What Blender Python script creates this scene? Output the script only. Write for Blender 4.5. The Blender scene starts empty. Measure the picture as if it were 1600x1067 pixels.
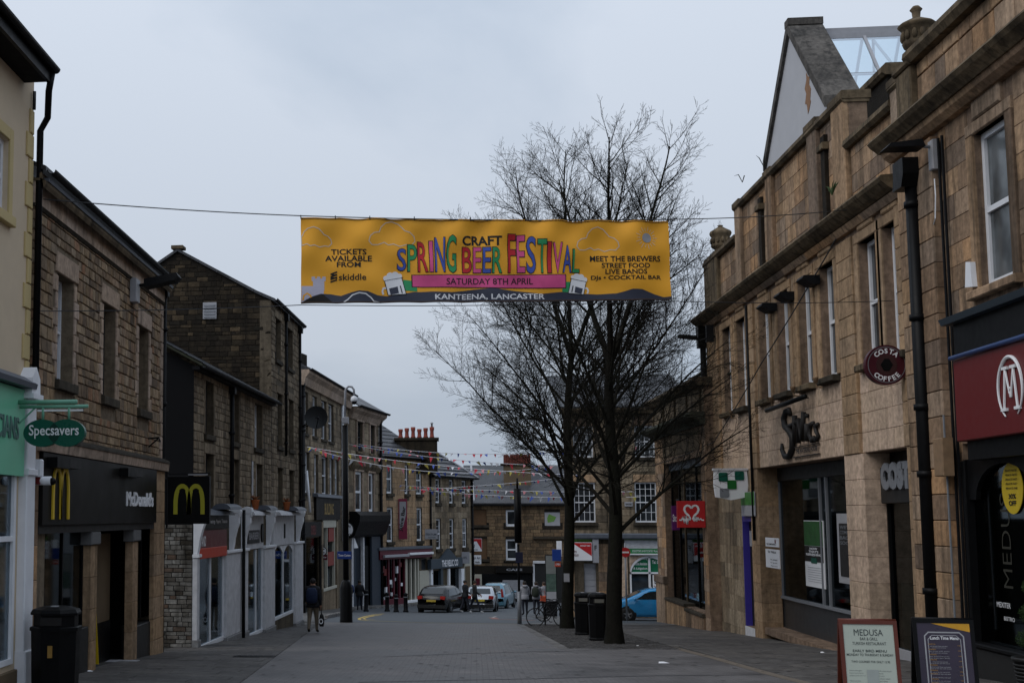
import bpy, bmesh, math, random
from mathutils import Vector, Matrix, noise as mnoise
S = bpy.context.scene
C = S.collection
# ------------------------------------------------------------------ camera, sky, sun, exposure
CAM_PITCH = math.atan(.1)
CAM_YAW = math.atan(230/(2000*math.cos(CAM_PITCH)+20))
cam_d = bpy.data.cameras.new('camera'); cam = bpy.data.objects.new('camera', cam_d); C.objects.link(cam)
S.camera = cam
cam.rotation_euler = (math.pi/2+CAM_PITCH, 0, CAM_YAW)
cam_d.sensor_width = 36; cam_d.lens = 45; cam_d.shift_x = 350/1600; cam_d.shift_y = 71.5/1600
cam_d.clip_start = .1; cam_d.clip_end = 6000

SUN_EL, SUN_AZ = math.radians(46), math.radians(238)
W = bpy.data.worlds.new("World"); S.world = W; W.use_nodes = True
nt = W.node_tree; N = nt.nodes; L = nt.links
for n in list(N): N.remove(n)
out = N.new('ShaderNodeOutputWorld'); bg = N.new('ShaderNodeBackground'); L.new(bg.outputs[0], out.inputs[0])
bg.inputs[1].default_value = .1
sky = N.new('ShaderNodeTexSky'); sky.sky_type = 'NISHITA'; sky.sun_disc = False
sky.sun_elevation = SUN_EL; sky.sun_rotation = SUN_AZ; sky.dust_density = 3
tc = N.new('ShaderNodeTexCoord'); mp = N.new('ShaderNodeMapping'); mp.inputs['Scale'].default_value = (1.0, 1.0, 2.2)
mp.inputs['Rotation'].default_value = (0, .22, 0)
nz = N.new('ShaderNodeTexNoise'); nz.inputs['Scale'].default_value = 1.7; nz.inputs['Detail'].default_value = 7; nz.inputs['Roughness'].default_value = .5
nz.inputs['Distortion'].default_value = .35
L.new(tc.outputs['Generated'], mp.inputs[0]); L.new(mp.outputs[0], nz.inputs[0])
rp = N.new('ShaderNodeValToRGB'); L.new(nz.outputs[0], rp.inputs[0])
rp.color_ramp.elements[0].position = .40; rp.color_ramp.elements[0].color = (4.1/8, 4.98/8, 6.2/8, 1)
rp.color_ramp.elements[1].position = .59; rp.color_ramp.elements[1].color = (6.35/8, 7.0/8, 8.0/8, 1)
sc_ = N.new('ShaderNodeVectorMath'); sc_.operation = 'SCALE'; L.new(rp.outputs[0], sc_.inputs[0])
# overcast sky: darker near the horizon, brighter towards the zenith
sx = N.new('ShaderNodeSeparateXYZ'); L.new(tc.outputs['Generated'], sx.inputs[0])
mr = N.new('ShaderNodeMapRange'); L.new(sx.outputs['Z'], mr.inputs[0])
mr.inputs[1].default_value = 0; mr.inputs[2].default_value = 1; mr.inputs[3].default_value = 6.3; mr.inputs[4].default_value = 13.0
L.new(mr.outputs[0], sc_.inputs['Scale'])
mx = N.new('ShaderNodeMix'); mx.data_type = 'RGBA'; mx.inputs[0].default_value = .92
L.new(sky.outputs[0], mx.inputs[6]); L.new(sc_.outputs[0], mx.inputs[7]); L.new(mx.outputs[2], bg.inputs[0])
sun_d = bpy.data.lights.new('sun', 'SUN'); sun = bpy.data.objects.new('sun', sun_d); C.objects.link(sun)
sun_d.energy = 1.1; sun_d.angle = math.radians(40); sun_d.color = (1, .96, .9)
_sd = Vector((math.sin(SUN_AZ)*math.cos(SUN_EL), math.cos(SUN_AZ)*math.cos(SUN_EL), math.sin(SUN_EL)))
sun.rotation_euler = _sd.to_track_quat('Z', 'Y').to_euler()
S.view_settings.view_transform = 'Standard'; S.view_settings.look = 'None'
S.view_settings.exposure = 0; S.view_settings.gamma = 1; S.view_settings.use_curve_mapping = False
S.render.engine = 'CYCLES'
S.cycles.max_bounces = 6; S.cycles.transparent_max_bounces = 8

# ------------------------------------------------------------------ surveying helpers (a point of the place seen at a pixel of the photo)
F_, PX, PY = 2000., 450., 605.
def ray(px, py):
    x, y, z = px-PX, -(py-PY), -F_
    a = math.pi/2+CAM_PITCH; c, s = math.cos(a), math.sin(a); y, z = c*y-s*z, s*y+c*z
    c, s = math.cos(CAM_YAW), math.sin(CAM_YAW)
    return (c*x-s*y, s*x+c*y, z)
def atY(px, py, Y):
    d = ray(px, py); k = Y/d[1]; return Vector((d[0]*k, Y, d[2]*k))
def atX(px, py, X):
    d = ray(px, py); k = X/d[0]; return Vector((X, d[1]*k, d[2]*k))
G0, GS = -1.71, -.0497
def gz(Y): return G0+GS*max(min(Y, 112), -60)
def gnd(px, py):
    d = ray(px, py); k = G0/(d[2]-GS*d[1]); return Vector((d[0]*k, d[1]*k, d[2]*k))
R = random.Random(7)

class Fr:
    """a facade's own frame: x along it (to the right seen from the street), y into the building, z up"""
    def __init__(f, x, y, ang, z=None):
        f.x, f.y, f.a = x, y, ang; f.z = gz(y) if z is None else z
        f.c, f.s = math.cos(ang), math.sin(ang)
    def U(f, px, py, d=0.):
        r = ray(px, py)
        # local y of r*k - o : normal n = (-s, c)
        nx, ny = -f.s, f.c
        k = (d + nx*f.x + ny*f.y)/(nx*r[0]+ny*r[1])
        X, Y, Z = r[0]*k-f.x, r[1]*k-f.y, r[2]*k-f.z
        return (f.c*X+f.s*Y, Z)
    def s_(f, px, py=800, d=0.): return f.U(px, py, d)[0]
    def z_(f, px, py, d=0.): return f.U(px, py, d)[1]
    def world(f, s, y, z): return Vector((f.x+f.c*s-f.s*y, f.y+f.s*s+f.c*y, f.z+z))
    def g(f, s, y=0): return gz(f.world(s, y, 0).y)-f.z      # local height of the ground there

# ------------------------------------------------------------------ materials
def newmat(name):
    m = bpy.data.materials.new(name); m.use_nodes = True
    return m, m.node_tree.nodes, m.node_tree.links, m.node_tree.nodes['Principled BSDF']
def _pos(N, L):
    return N.new('ShaderNodeNewGeometry')
MATS = {}
def plain(name, col, rough=.6, metal=0., var=.18, bump=.0, scale=6., spec=.3, emit=None, coat=0.):
    if name in MATS: return MATS[name]
    m, N, L, p = newmat(name)
    g = _pos(N, L); nz = N.new('ShaderNodeTexNoise'); nz.inputs['Scale'].default_value = scale; nz.inputs['Detail'].default_value = 5
    L.new(g.outputs['Position'], nz.inputs['Vector'])
    mx = N.new('ShaderNodeMix'); mx.data_type = 'RGBA'; L.new(nz.outputs[0], mx.inputs[0])
    mx.inputs[6].default_value = (*[c*(1-var) for c in col], 1); mx.inputs[7].default_value = (*[min(1, c*(1+var)) for c in col], 1)
    L.new(mx.outputs[2], p.inputs['Base Color'])
    mr = N.new('ShaderNodeMapRange'); L.new(nz.outputs[0], mr.inputs[0]); mr.inputs[3].default_value = max(.03, rough-.12); mr.inputs[4].default_value = min(1, rough+.12)
    L.new(mr.outputs[0], p.inputs['Roughness'])
    p.inputs['Metallic'].default_value = metal; p.inputs['Specular IOR Level'].default_value = spec
    p.inputs['Coat Weight'].default_value = coat
    if bump:
        b = N.new('ShaderNodeBump'); b.inputs['Strength'].default_value = bump; b.inputs['Distance'].default_value = .01
        n2 = N.new('ShaderNodeTexNoise'); n2.inputs['Scale'].default_value = scale*6; n2.inputs['Detail'].default_value = 6
        L.new(g.outputs['Position'], n2.inputs['Vector']); L.new(n2.outputs[0], b.inputs['Height']); L.new(b.outputs[0], p.inputs['Normal'])
    if emit:
        p.inputs['Emission Color'].default_value = (*col, 1); p.inputs['Emission Strength'].default_value = emit
    MATS[name] = m; return m
def stone(name, cols, rough=.92, grime=.5, gcol=(.018, .015, .012), bump=.6, wet=False, streak=.0):
    """pieces of stone: each piece its own tone, mottled, weathered with soot in blotches and runs"""
    m, N, L, p = newmat(name)
    g = _pos(N, L); oi = N.new('ShaderNodeObjectInfo')
    ad = N.new('ShaderNodeMath'); ad.operation = 'ADD'; L.new(g.outputs['Random Per Island'], ad.inputs[0]); L.new(oi.outputs['Random'], ad.inputs[1])
    fr = N.new('ShaderNodeMath'); fr.operation = 'FRACT'; L.new(ad.outputs[0], fr.inputs[0])
    rp = N.new('ShaderNodeValToRGB'); rp.color_ramp.interpolation = 'LINEAR'
    el = rp.color_ramp.elements
    for i, c in enumerate(cols):
        pos = i/(len(cols)-1)
        e = el[i] if i < 2 else el.new(pos)
        e.position = pos; e.color = (*c, 1)
    for i, c in enumerate(cols): el[i].position = i/(len(cols)-1); el[i].color = (*c, 1)
    L.new(fr.outputs[0], rp.inputs[0])
    n1 = N.new('ShaderNodeTexNoise'); n1.inputs['Scale'].default_value = 7; n1.inputs['Detail'].default_value = 8; n1.inputs['Roughness'].default_value = .65
    L.new(g.outputs['Position'], n1.inputs['Vector'])
    r1 = N.new('ShaderNodeMapRange'); L.new(n1.outputs[0], r1.inputs[0]); r1.inputs[1].default_value = .3; r1.inputs[2].default_value = .7; r1.inputs[3].default_value = .62; r1.inputs[4].default_value = 1.3
    sc = N.new('ShaderNodeVectorMath'); sc.operation = 'SCALE'; L.new(rp.outputs[0], sc.inputs[0]); L.new(r1.outputs[0], sc.inputs['Scale'])
    # soot and damp, in large blotches with vertical runs
    mp = N.new('ShaderNodeMapping'); mp.inputs['Scale'].default_value = (1.3, 1.3, .35); L.new(g.outputs['Position'], mp.inputs[0])
    n2 = N.new('ShaderNodeTexNoise'); n2.inputs['Scale'].default_value = .9; n2.inputs['Detail'].default_value = 9; n2.inputs['Roughness'].default_value = .68
    L.new(mp.outputs[0], n2.inputs['Vector'])
    r2 = N.new('ShaderNodeMapRange'); L.new(n2.outputs[0], r2.inputs[0]); r2.inputs[1].default_value = .44; r2.inputs[2].default_value = .66; r2.inputs[4].default_value = grime
    mx = N.new('ShaderNodeMix'); mx.data_type = 'RGBA'; L.new(r2.outputs[0], mx.inputs[0]); L.new(sc.outputs[0], mx.inputs[6]); mx.inputs[7].default_value = (*gcol, 1)
    mp4 = N.new('ShaderNodeMapping'); mp4.inputs['Scale'].default_value = (3.2, 3.2, .22); L.new(g.outputs['Position'], mp4.inputs[0])
    n4 = N.new('ShaderNodeTexNoise'); n4.inputs['Scale'].default_value = 1.3; n4.inputs['Detail'].default_value = 6; n4.inputs['Roughness'].default_value = .6; L.new(mp4.outputs[0], n4.inputs['Vector'])
    r4 = N.new('ShaderNodeMapRange'); L.new(n4.outputs[0], r4.inputs[0]); r4.inputs[1].default_value = .5; r4.inputs[2].default_value = .68; r4.inputs[4].default_value = min(.75, grime*1.1)
    m4 = N.new('ShaderNodeMix'); m4.data_type = 'RGBA'; L.new(r4.outputs[0], m4.inputs[0]); L.new(mx.outputs[2], m4.inputs[6]); m4.inputs[7].default_value = (*gcol, 1)
    L.new(m4.outputs[2], p.inputs['Base Color'])
    p.inputs['Roughness'].default_value = rough; p.inputs['Specular IOR Level'].default_value = .12
    b = N.new('ShaderNodeBump'); b.inputs['Strength'].default_value = bump; b.inputs['Distance'].default_value = .012
    n3 = N.new('ShaderNodeTexNoise'); n3.inputs['Scale'].default_value = 22; n3.inputs['Detail'].default_value = 8
    L.new(g.outputs['Position'], n3.inputs['Vector']); L.new(n3.outputs[0], b.inputs['Height']); L.new(b.outputs[0], p.inputs['Normal'])
    MATS[name] = m; return m
def glass(name, tint=(.5, .55, .55), amt=.55):
    m, N, L, p = newmat(name); N.remove(p)
    o = N['Material Output']
    tr = N.new('ShaderNodeBsdfTransparent'); tr.inputs[0].default_value = (*tint, 1)
    gl = N.new('ShaderNodeBsdfGlossy'); gl.inputs['Roughness'].default_value = .03; gl.inputs[0].default_value = (.9, .95, 1, 1)
    fr = N.new('ShaderNodeFresnel'); fr.inputs[0].default_value = 1.5
    mr = N.new('ShaderNodeMapRange'); L.new(fr.outputs[0], mr.inputs[0]); mr.inputs[3].default_value = .02; mr.inputs[4].default_value = amt
    ms = N.new('ShaderNodeMixShader'); L.new(mr.outputs[0], ms.inputs[0]); L.new(tr.outputs[0], ms.inputs[1]); L.new(gl.outputs[0], ms.inputs[2])
    L.new(ms.outputs[0], o.inputs[0]); MATS[name] = m; return m
def panem(name, col=(.012, .014, .016), rough=.08):
    m, N, L, p = newmat(name)
    g = _pos(N, L); nz = N.new('ShaderNodeTexNoise'); nz.inputs['Scale'].default_value = 1.2; L.new(g.outputs['Position'], nz.inputs['Vector'])
    mr = N.new('ShaderNodeValToRGB'); mr.color_ramp.elements[0].position = .4; mr.color_ramp.elements[1].position = .59
    mr.color_ramp.elements[0].color = (*col, 1); mr.color_ramp.elements[1].color = (*[c*2.6+.004 for c in col], 1)
    L.new(nz.outputs[0], mr.inputs[0]); L.new(mr.outputs[0], p.inputs['Base Color'])
    b = N.new('ShaderNodeBump'); b.inputs['Strength'].default_value = .06; b.inputs['Distance'].default_value = .02
    L.new(nz.outputs[0], b.inputs['Height']); L.new(b.outputs[0], p.inputs['Normal'])
    p.inputs['Roughness'].default_value = rough; p.inputs['Specular IOR Level'].default_value = .5
    MATS[name] = m; return m
def tiles(name, c1, c2, mortar, scale, bw, bh, rough=.8, bump=.4, mort=.012, mottling=.35, rot=0., grime=.3, ms=.02):
    """laid paving or slates where single pieces are too small to build: colour and joints only"""
    m, N, L, p = newmat(name)
    g = _pos(N, L); mp = N.new('ShaderNodeMapping'); mp.inputs['Rotation'].default_value = (0, 0, rot); L.new(g.outputs['Position'], mp.inputs[0])
    bk = N.new('ShaderNodeTexBrick'); L.new(mp.outputs[0], bk.inputs['Vector'])
    bk.inputs['Scale'].default_value = scale; bk.inputs['Brick Width'].default_value = bw; bk.inputs['Row Height'].default_value = bh
    bk.inputs['Mortar Size'].default_value = mort; bk.inputs['Color1'].default_value = (*c1, 1); bk.inputs['Color2'].default_value = (*c2, 1); bk.inputs['Mortar'].default_value = (*mortar, 1)
    n1 = N.new('ShaderNodeTexNoise'); n1.inputs['Scale'].default_value = .55; n1.inputs['Detail'].default_value = 10; n1.inputs['Roughness'].default_value = .7; L.new(g.outputs['Position'], n1.inputs['Vector'])
    r1 = N.new('ShaderNodeMapRange'); L.new(n1.outputs[0], r1.inputs[0]); r1.inputs[1].default_value = .3; r1.inputs[2].default_value = .7; r1.inputs[3].default_value = 1-mottling; r1.inputs[4].default_value = 1+mottling
    sc = N.new('ShaderNodeVectorMath'); sc.operation = 'SCALE'; L.new(bk.outputs[0], sc.inputs[0]); L.new(r1.outputs[0], sc.inputs['Scale'])
    L.new(sc.outputs[0], p.inputs['Base Color'])
    r3 = N.new('ShaderNodeMapRange'); L.new(n1.outputs[0], r3.inputs[0]); r3.inputs[1].default_value = .35; r3.inputs[2].default_value = .65; r3.inputs[3].default_value = rough-.18; r3.inputs[4].default_value = min(1, rough+.1)
    L.new(r3.outputs[0], p.inputs['Roughness']); p.inputs['Specular IOR Level'].default_value = .35
    b = N.new('ShaderNodeBump'); b.inputs['Strength'].default_value = bump; b.inputs['Distance'].default_value = .008
    n3 = N.new('ShaderNodeTexNoise'); n3.inputs['Scale'].default_value = 40; n3.inputs['Detail'].default_value = 6; L.new(g.outputs['Position'], n3.inputs['Vector'])
    sb = N.new('ShaderNodeMath'); sb.operation = 'SUBTRACT'; L.new(n3.outputs[0], sb.inputs[0]); L.new(bk.outputs['Fac'], sb.inputs[1])
    L.new(sb.outputs[0], b.inputs['Height']); L.new(b.outputs[0], p.inputs['Normal'])
    MATS[name] = m; return m

M_rub = stone('rubble', [(0.240, 0.161, 0.092), (0.330, 0.233, 0.141), (0.180, 0.129, 0.087), (0.380, 0.279, 0.179), (0.280, 0.186, 0.114), (0.150, 0.108, 0.076), (0.340, 0.258, 0.179), (0.300, 0.161, 0.092)], grime=.38)
M_rubmort = stone('rubble_mortar', [(.17, .13, .09), (.19, .15, .105)], grime=.3)
M_dress = stone('dressed_stone', [(0.400, 0.305, 0.234), (0.450, 0.345, 0.275), (0.360, 0.271, 0.205), (0.420, 0.310, 0.228)], grime=.4)
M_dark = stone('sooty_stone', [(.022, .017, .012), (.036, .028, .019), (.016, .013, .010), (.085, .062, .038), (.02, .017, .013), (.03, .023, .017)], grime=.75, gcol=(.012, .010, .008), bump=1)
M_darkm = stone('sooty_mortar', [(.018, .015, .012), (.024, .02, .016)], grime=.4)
M_mid = stone('weathered_stone', [(0.210, 0.161, 0.109), (0.290, 0.228, 0.158), (0.160, 0.124, 0.087), (0.330, 0.264, 0.185), (0.240, 0.181, 0.120), (0.130, 0.104, 0.076)], grime=.55)
M_midm = stone('weathered_mortar', [(.11, .088, .06), (.13, .105, .075)], grime=.4)
M_ash = stone('sandstone_ashlar', [(0.360, 0.241, 0.145), (0.420, 0.287, 0.176), (0.310, 0.211, 0.131), (0.390, 0.256, 0.147), (0.340, 0.241, 0.159), (0.440, 0.287, 0.165)], grime=.45, gcol=(.07, .05, .033), bump=.4)
M_ashm = stone('sandstone_joint', [(0.220, 0.153, 0.105), (0.250, 0.172, 0.123)], grime=.5)
M_ashlo = stone('clean_sandstone', [(0.520, 0.384, 0.281), (0.560, 0.414, 0.310), (0.490, 0.364, 0.263), (0.540, 0.394, 0.281)], grime=.25, bump=.3)
M_ash3 = stone('orange_sandstone', [(0.360, 0.226, 0.125), (0.450, 0.301, 0.187), (0.260, 0.170, 0.108), (0.400, 0.287, 0.199), (0.170, 0.125, 0.096), (0.460, 0.271, 0.142), (0.330, 0.251, 0.187)], grime=.6, gcol=(.045, .034, .024), bump=.5)
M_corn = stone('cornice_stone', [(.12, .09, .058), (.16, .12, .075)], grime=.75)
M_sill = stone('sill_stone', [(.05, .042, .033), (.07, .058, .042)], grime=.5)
M_brick = stone('brown_brick', [(.15, .10, .06), (.20, .135, .08), (.11, .08, .052), (.24, .165, .095)], grime=.5)
M_peel = stone('peeling_white_brick', [(.17, .16, .145), (.24, .23, .21), (.06, .05, .04), (.2, .19, .17), (.15, .14, .125), (.10, .06, .04)], grime=.9, gcol=(.03, .026, .02), bump=1)
M_slate = tiles('slate', (.042, .044, .05), (.062, .062, .068), (.02, .02, .022), 1, .3, .22, rough=.55, mottling=.3)
M_moss = stone('mossy_slate', [(.05, .052, .04), (.07, .07, .055), (.04, .042, .036)], grime=.4, gcol=(.035, .04, .018))
M_lead = plain('lead', (.09, .10, .12), .5, var=.3)
M_cream = plain('cream_render', (.56, .45, .32), .85, var=.1, bump=.2, scale=3)
M_quoin = plain('yellow_quoin', (.50, .39, .19), .8, var=.1, bump=.2, scale=3)
M_black = plain('black_paint', (.0045, .0045, .005), .45, var=.3, spec=.12)
M_iron = plain('cast_iron', (.008, .008, .009), .55, var=.3, bump=.3, spec=.12)
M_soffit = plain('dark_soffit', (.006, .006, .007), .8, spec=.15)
M_white = plain('white_paint', (.74, .75, .78), .5, var=.12, bump=.1, scale=4)
M_grime = plain('grubby_white_paint', (.54, .54, .56), .6, var=.35, bump=.3, scale=5)
M_sash = plain('sash_white', (.68, .69, .72), .45, var=.08)
M_mint = plain('mint_fascia', (.17, .52, .33), .35, var=.05)
M_mint2 = plain('mint_metal', (.16, .38, .27), .45, var=.1)
M_char = plain('charcoal_board', (.010, .009, .008), .45, var=.15, scale=1.5, spec=.1)
M_charp = plain('charcoal_panel', (.016, .0155, .015), .55, var=.2)
M_yel = plain('golden_yellow', (.62, .42, .03), .5, var=.04)
M_yel2 = plain('dull_yellow', (.36, .34, .025), .6, var=.05)
M_wht = plain('white_print', (.75, .75, .77), .6, var=.03)
M_blk = plain('black_print', (.015, .013, .012), .6, var=.05)
M_dgrn = plain('bottle_green', (.006, .085, .055), .3, var=.05)
M_red = plain('signal_red', (.42, .018, .02), .45, var=.08)
M_mred = plain('shop_red', (.12, .008, .008), .4, var=.12)
M_ored = plain('orange_red', (.50, .05, .02), .5, var=.08)
M_purple = plain('purple', (.10, .012, .11), .5)
M_maroon = plain('maroon_paint', (.09, .008, .018), .4, var=.2)
M_navy = plain('navy_paint', (.025, .035, .05), .4, var=.2)
M_slateb = plain('slate_blue_paint', (.045, .06, .075), .5, var=.15)
M_creamp = plain('cream_paint', (.42, .40, .33), .55, var=.15)
M_blue = plain('sign_blue', (.012, .04, .20), .4)
M_grey = plain('grey_metal', (.22, .23, .25), .45, metal=.3, var=.15)
M_lgrey = plain('light_grey_box', (.32, .32, .34), .5, var=.15)
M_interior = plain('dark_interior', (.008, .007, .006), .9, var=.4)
M_tan = plain('tan_wall', (.12, .085, .05), .8, var=.3, scale=2)
M_bark = stone('bark', [(.010, .009, .007), (.015, .013, .010)], grime=.4, gcol=(.010, .012, .006), bump=1.5)
M_terra = plain('terracotta', (.20, .045, .03), .8, var=.35)
M_rust = plain('rusty_box', (.22, .14, .08), .7, var=.35, scale=8)
M_glass = glass('shop_glass', tint=(.6, .66, .68), amt=.75)
M_glass2 = glass('roof_glass', tint=(.72, .82, .86), amt=.5)
M_glassd = glass('dark_shop_glass', tint=(.30, .34, .34), amt=.4)
M_pane = panem('window_pane')
M_pane2 = panem('pale_window_pane', (.05, .056, .06), .15)
M_rubber = plain('rubber', (.015, .015, .015), .8)
M_cable = plain('cable', (.02, .02, .022), .6)

# ------------------------------------------------------------------ mesh builder
class MB:
    def __init__(b, xf=None): b.v = []; b.f = []; b.mi = []; b.sm = []; b.m = 0; b.xf = xf; b.smooth = False
    def add(b, vs, fs):
        o = len(b.v)
        if b.xf:
            X, Y, A = b.xf; c, s = math.cos(A), math.sin(A)
            vs = [(X+c*x-s*y, Y+s*x+c*y, z) for x, y, z in vs]
        b.v += [tuple(p) for p in vs]
        for f in fs: b.f.append(tuple(i+o for i in f)); b.mi.append(b.m); b.sm.append(b.smooth)
        return b
    def box(b, x0, x1, y0, y1, z0, z1):
        if x0 > x1: x0, x1 = x1, x0
        if y0 > y1: y0, y1 = y1, y0
        if z0 > z1: z0, z1 = z1, z0
        return b.add([(x0, y0, z0), (x1, y0, z0), (x1, y1, z0), (x0, y1, z0), (x0, y0, z1), (x1, y0, z1), (x1, y1, z1), (x0, y1, z1)],
                     [(0, 3, 2, 1), (4, 5, 6, 7), (0, 1, 5, 4), (1, 2, 6, 5), (2, 3, 7, 6), (3, 0, 4, 7)])
    def cbox(b, x0, x1, y0, y1, z0, z1, e=.01):
        """box with chamfered front (low y) face"""
        return b.add([(x0, y0+e, z0), (x1, y0+e, z0), (x1, y1, z0), (x0, y1, z0), (x0, y0+e, z1), (x1, y0+e, z1), (x1, y1, z1), (x0, y1, z1),
                      (x0+e, y0, z0+e), (x1-e, y0, z0+e), (x1-e, y0, z1-e), (x0+e, y0, z1-e)],
                     [(0, 3, 2, 1), (4, 5, 6, 7), (1, 2, 6, 5), (2, 3, 7, 6), (3, 0, 4, 7), (8, 9, 10, 11), (0, 1, 9, 8), (1, 5, 10, 9), (5, 4, 11, 10), (4, 0, 8, 11)])
    def prism(b, pts, a, c, ax='x'):
        """polygon extruded; ax x: pts are (y,z); ax y: pts are (x,z); ax z: pts are (x,y)"""
        n = len(pts)
        def P(p, t): return (t, p[0], p[1]) if ax == 'x' else ((p[0], t, p[1]) if ax == 'y' else (p[0], p[1], t))
        vs = [P(p, a) for p in pts]+[P(p, c) for p in pts]
        return b.add(vs, [tuple(range(n))[::-1], tuple(range(n, 2*n))]+[(i, (i+1) % n, n+(i+1) % n, n+i) for i in range(n)])
    def tube(b, pts, r, n=8, cap=True):
        """round bar along a list of points; r a number or one per point"""
        pts = [Vector(p) for p in pts]; k = len(pts)
        rs = r if isinstance(r, (list, tuple)) else [r]*k
        vs = []; up = None
        for i, p in enumerate(pts):
            d = (pts[min(i+1, k-1)]-pts[max(i-1, 0)])
            d = d.normalized() if d.length > 1e-9 else Vector((0, 0, 1))
            if up is None: up = Vector((0, 0, 1)) if abs(d.z) < .9 else Vector((1, 0, 0))
            u = d.cross(up).normalized(); w = u.cross(d).normalized(); up = w
            for j in range(n):
                t = 2*math.pi*j/n; vs.append(p+(u*math.cos(t)+w*math.sin(t))*rs[i])
        fs = [(i*n+j, i*n+(j+1) % n, (i+1)*n+(j+1) % n, (i+1)*n+j) for i in range(k-1) for j in range(n)]
        if cap: fs += [tuple(range(n))[::-1], tuple(range((k-1)*n, k*n))]
        s = b.smooth; b.smooth = n > 6; b.add(vs, fs); b.smooth = s; return b
    def lathe(b, prof, c=(0, 0, 0), n=20, sy=1.):
        vs = [(c[0]+r*math.cos(2*math.pi*j/n), c[1]+sy*r*math.sin(2*math.pi*j/n), c[2]+z) for r, z in prof for j in range(n)]
        k = len(prof)
        fs = [(i*n+j, i*n+(j+1) % n, (i+1)*n+(j+1) % n, (i+1)*n+j) for i in range(k-1) for j in range(n)]+[tuple(range(n))[::-1], tuple(range((k-1)*n, k*n))]
        s = b.smooth; b.smooth = True; b.add(vs, fs); b.smooth = s; return b
    def ball(b, c, rx, ry, rz, n=12, m=8):
        vs = []; fs = []
        for i in range(m+1):
            t = math.pi*i/m
            for j in range(n):
                a = 2*math.pi*j/n; vs.append((c[0]+rx*math.sin(t)*math.cos(a), c[1]+ry*math.sin(t)*math.sin(a), c[2]-rz*math.cos(t)))
        for i in range(m):
            for j in range(n): fs.append((i*n+j, i*n+(j+1) % n, (i+1)*n+(j+1) % n, (i+1)*n+j))
        s = b.smooth; b.smooth = True; b.add(vs, fs); b.smooth = s; return b
    def disc(b, c, r, y, n=32, rz=None, th=.02):
        rz = rz or r
        return b.prism([(c[0]+r*math.cos(2*math.pi*i/n), c[1]+rz*math.sin(2*math.pi*i/n)) for i in range(n)], y, y+th, 'y')
    def mesh(b, name, mats):
        me = bpy.data.meshes.new(name); me.from_pydata(b.v, [], b.f)
        for m in (mats if isinstance(mats, (list, tuple)) else [mats]): me.materials.append(m)
        if any(b.mi): me.polygons.foreach_set('material_index', b.mi)
        if any(b.sm): me.polygons.foreach_set('use_smooth', b.sm)
        me.update(); return me
def tag(o, label=None, cat=None, group=None, kind=None):
    if label: o['label'] = label
    if cat: o['category'] = cat
    if group: o['group'] = group
    if kind: o['kind'] = kind
    return o
def obj(name, b, mats, parent=None, label=None, kind=None, loc=None, rot=None):
    me = b.mesh(name, mats) if isinstance(b, MB) else b
    o = bpy.data.objects.new(name, me); C.objects.link(o)
    if parent: o.parent = parent
    if loc: o.location = loc
    if rot: o.rotation_euler = rot
    return tag(o, label, None, None, kind)
def thing(name, label, cat, loc=(0, 0, 0), rz=0, group=None):
    o = bpy.data.objects.new(name, None); C.objects.link(o); o.location = loc; o.rotation_euler = (0, 0, rz)
    o.empty_display_size = .2
    return tag(o, label, cat, group)
def froot(name, fr, label, cat, group=None, s=0, y=0, z=0):
    return thing(name, label, cat, fr.world(s, y, z), fr.a, group)
def copy_tree(o, parent=None):
    c = o.copy(); C.objects.link(c)
    if parent: c.parent = parent
    for ch in list(o.children): copy_tree(ch, c)
    return c

# ------------------------------------------------------------------ lettering, made while the scene is still small
_txt = {}
def letters(s, bold=0., align='CENTER', space=1.0, shear=0.):
    key = (s, bold, align, space, shear)
    if key in _txt: return _txt[key]
    cu = bpy.data.curves.new('lettering', 'FONT'); cu.body = s; cu.offset = bold; cu.align_x = align; cu.align_y = 'BOTTOM_BASELINE' if False else 'BOTTOM'
    cu.space_character = space; cu.shear = shear; cu.resolution_u = 3; cu.fill_mode = 'FRONT'
    o = bpy.data.objects.new('lettering', cu); C.objects.link(o)
    dg = bpy.context.evaluated_depsgraph_get(); me = bpy.data.meshes.new_from_object(o.evaluated_get(dg))
    V = [tuple(v.co) for v in me.vertices]; Fc = [tuple(p.vertices) for p in me.polygons]
    bpy.data.objects.remove(o); bpy.data.curves.remove(cu); bpy.data.meshes.remove(me)
    if not V: V = [(0, 0, 0)]
    x0 = min(v[0] for v in V); x1 = max(v[0] for v in V); y0 = min(v[1] for v in V); y1 = max(v[1] for v in V)
    _txt[key] = (V, Fc, x0, x1, y0, y1); return _txt[key]
def put_text(b, s, cx, z0, w, h, y, bold=.01, space=1., shear=0., th=0., warp=None):
    """lettering in the x-z plane at depth y (towards low y), fitted into width w (None: natural) and height h, standing on z0"""
    V, Fc, x0, x1, y0, y1 = letters(s, bold, 'CENTER', space, shear)
    kz = h/(y1-y0); kx = kz if w is None else w/(x1-x0); xm = (x0+x1)/2
    vs = [(cx+(v[0]-xm)*kx, y, z0+(v[1]-y0)*kz) for v in V]
    if warp: vs = [warp(*v) for v in vs]
    b.add(vs, Fc)
    if th:
        n = len(vs); ed = {}
        for f in Fc:
            for i in range(len(f)):
                e = (f[i], f[(i+1) % len(f)]); ed[e] = 1
        side = [(e[0], e[1], e[1]+n, e[0]+n) for e in ed if (e[1], e[0]) not in ed]
        b.add(vs+[(v[0], v[1]+th, v[2]) for v in vs], side)
    return b

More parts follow.
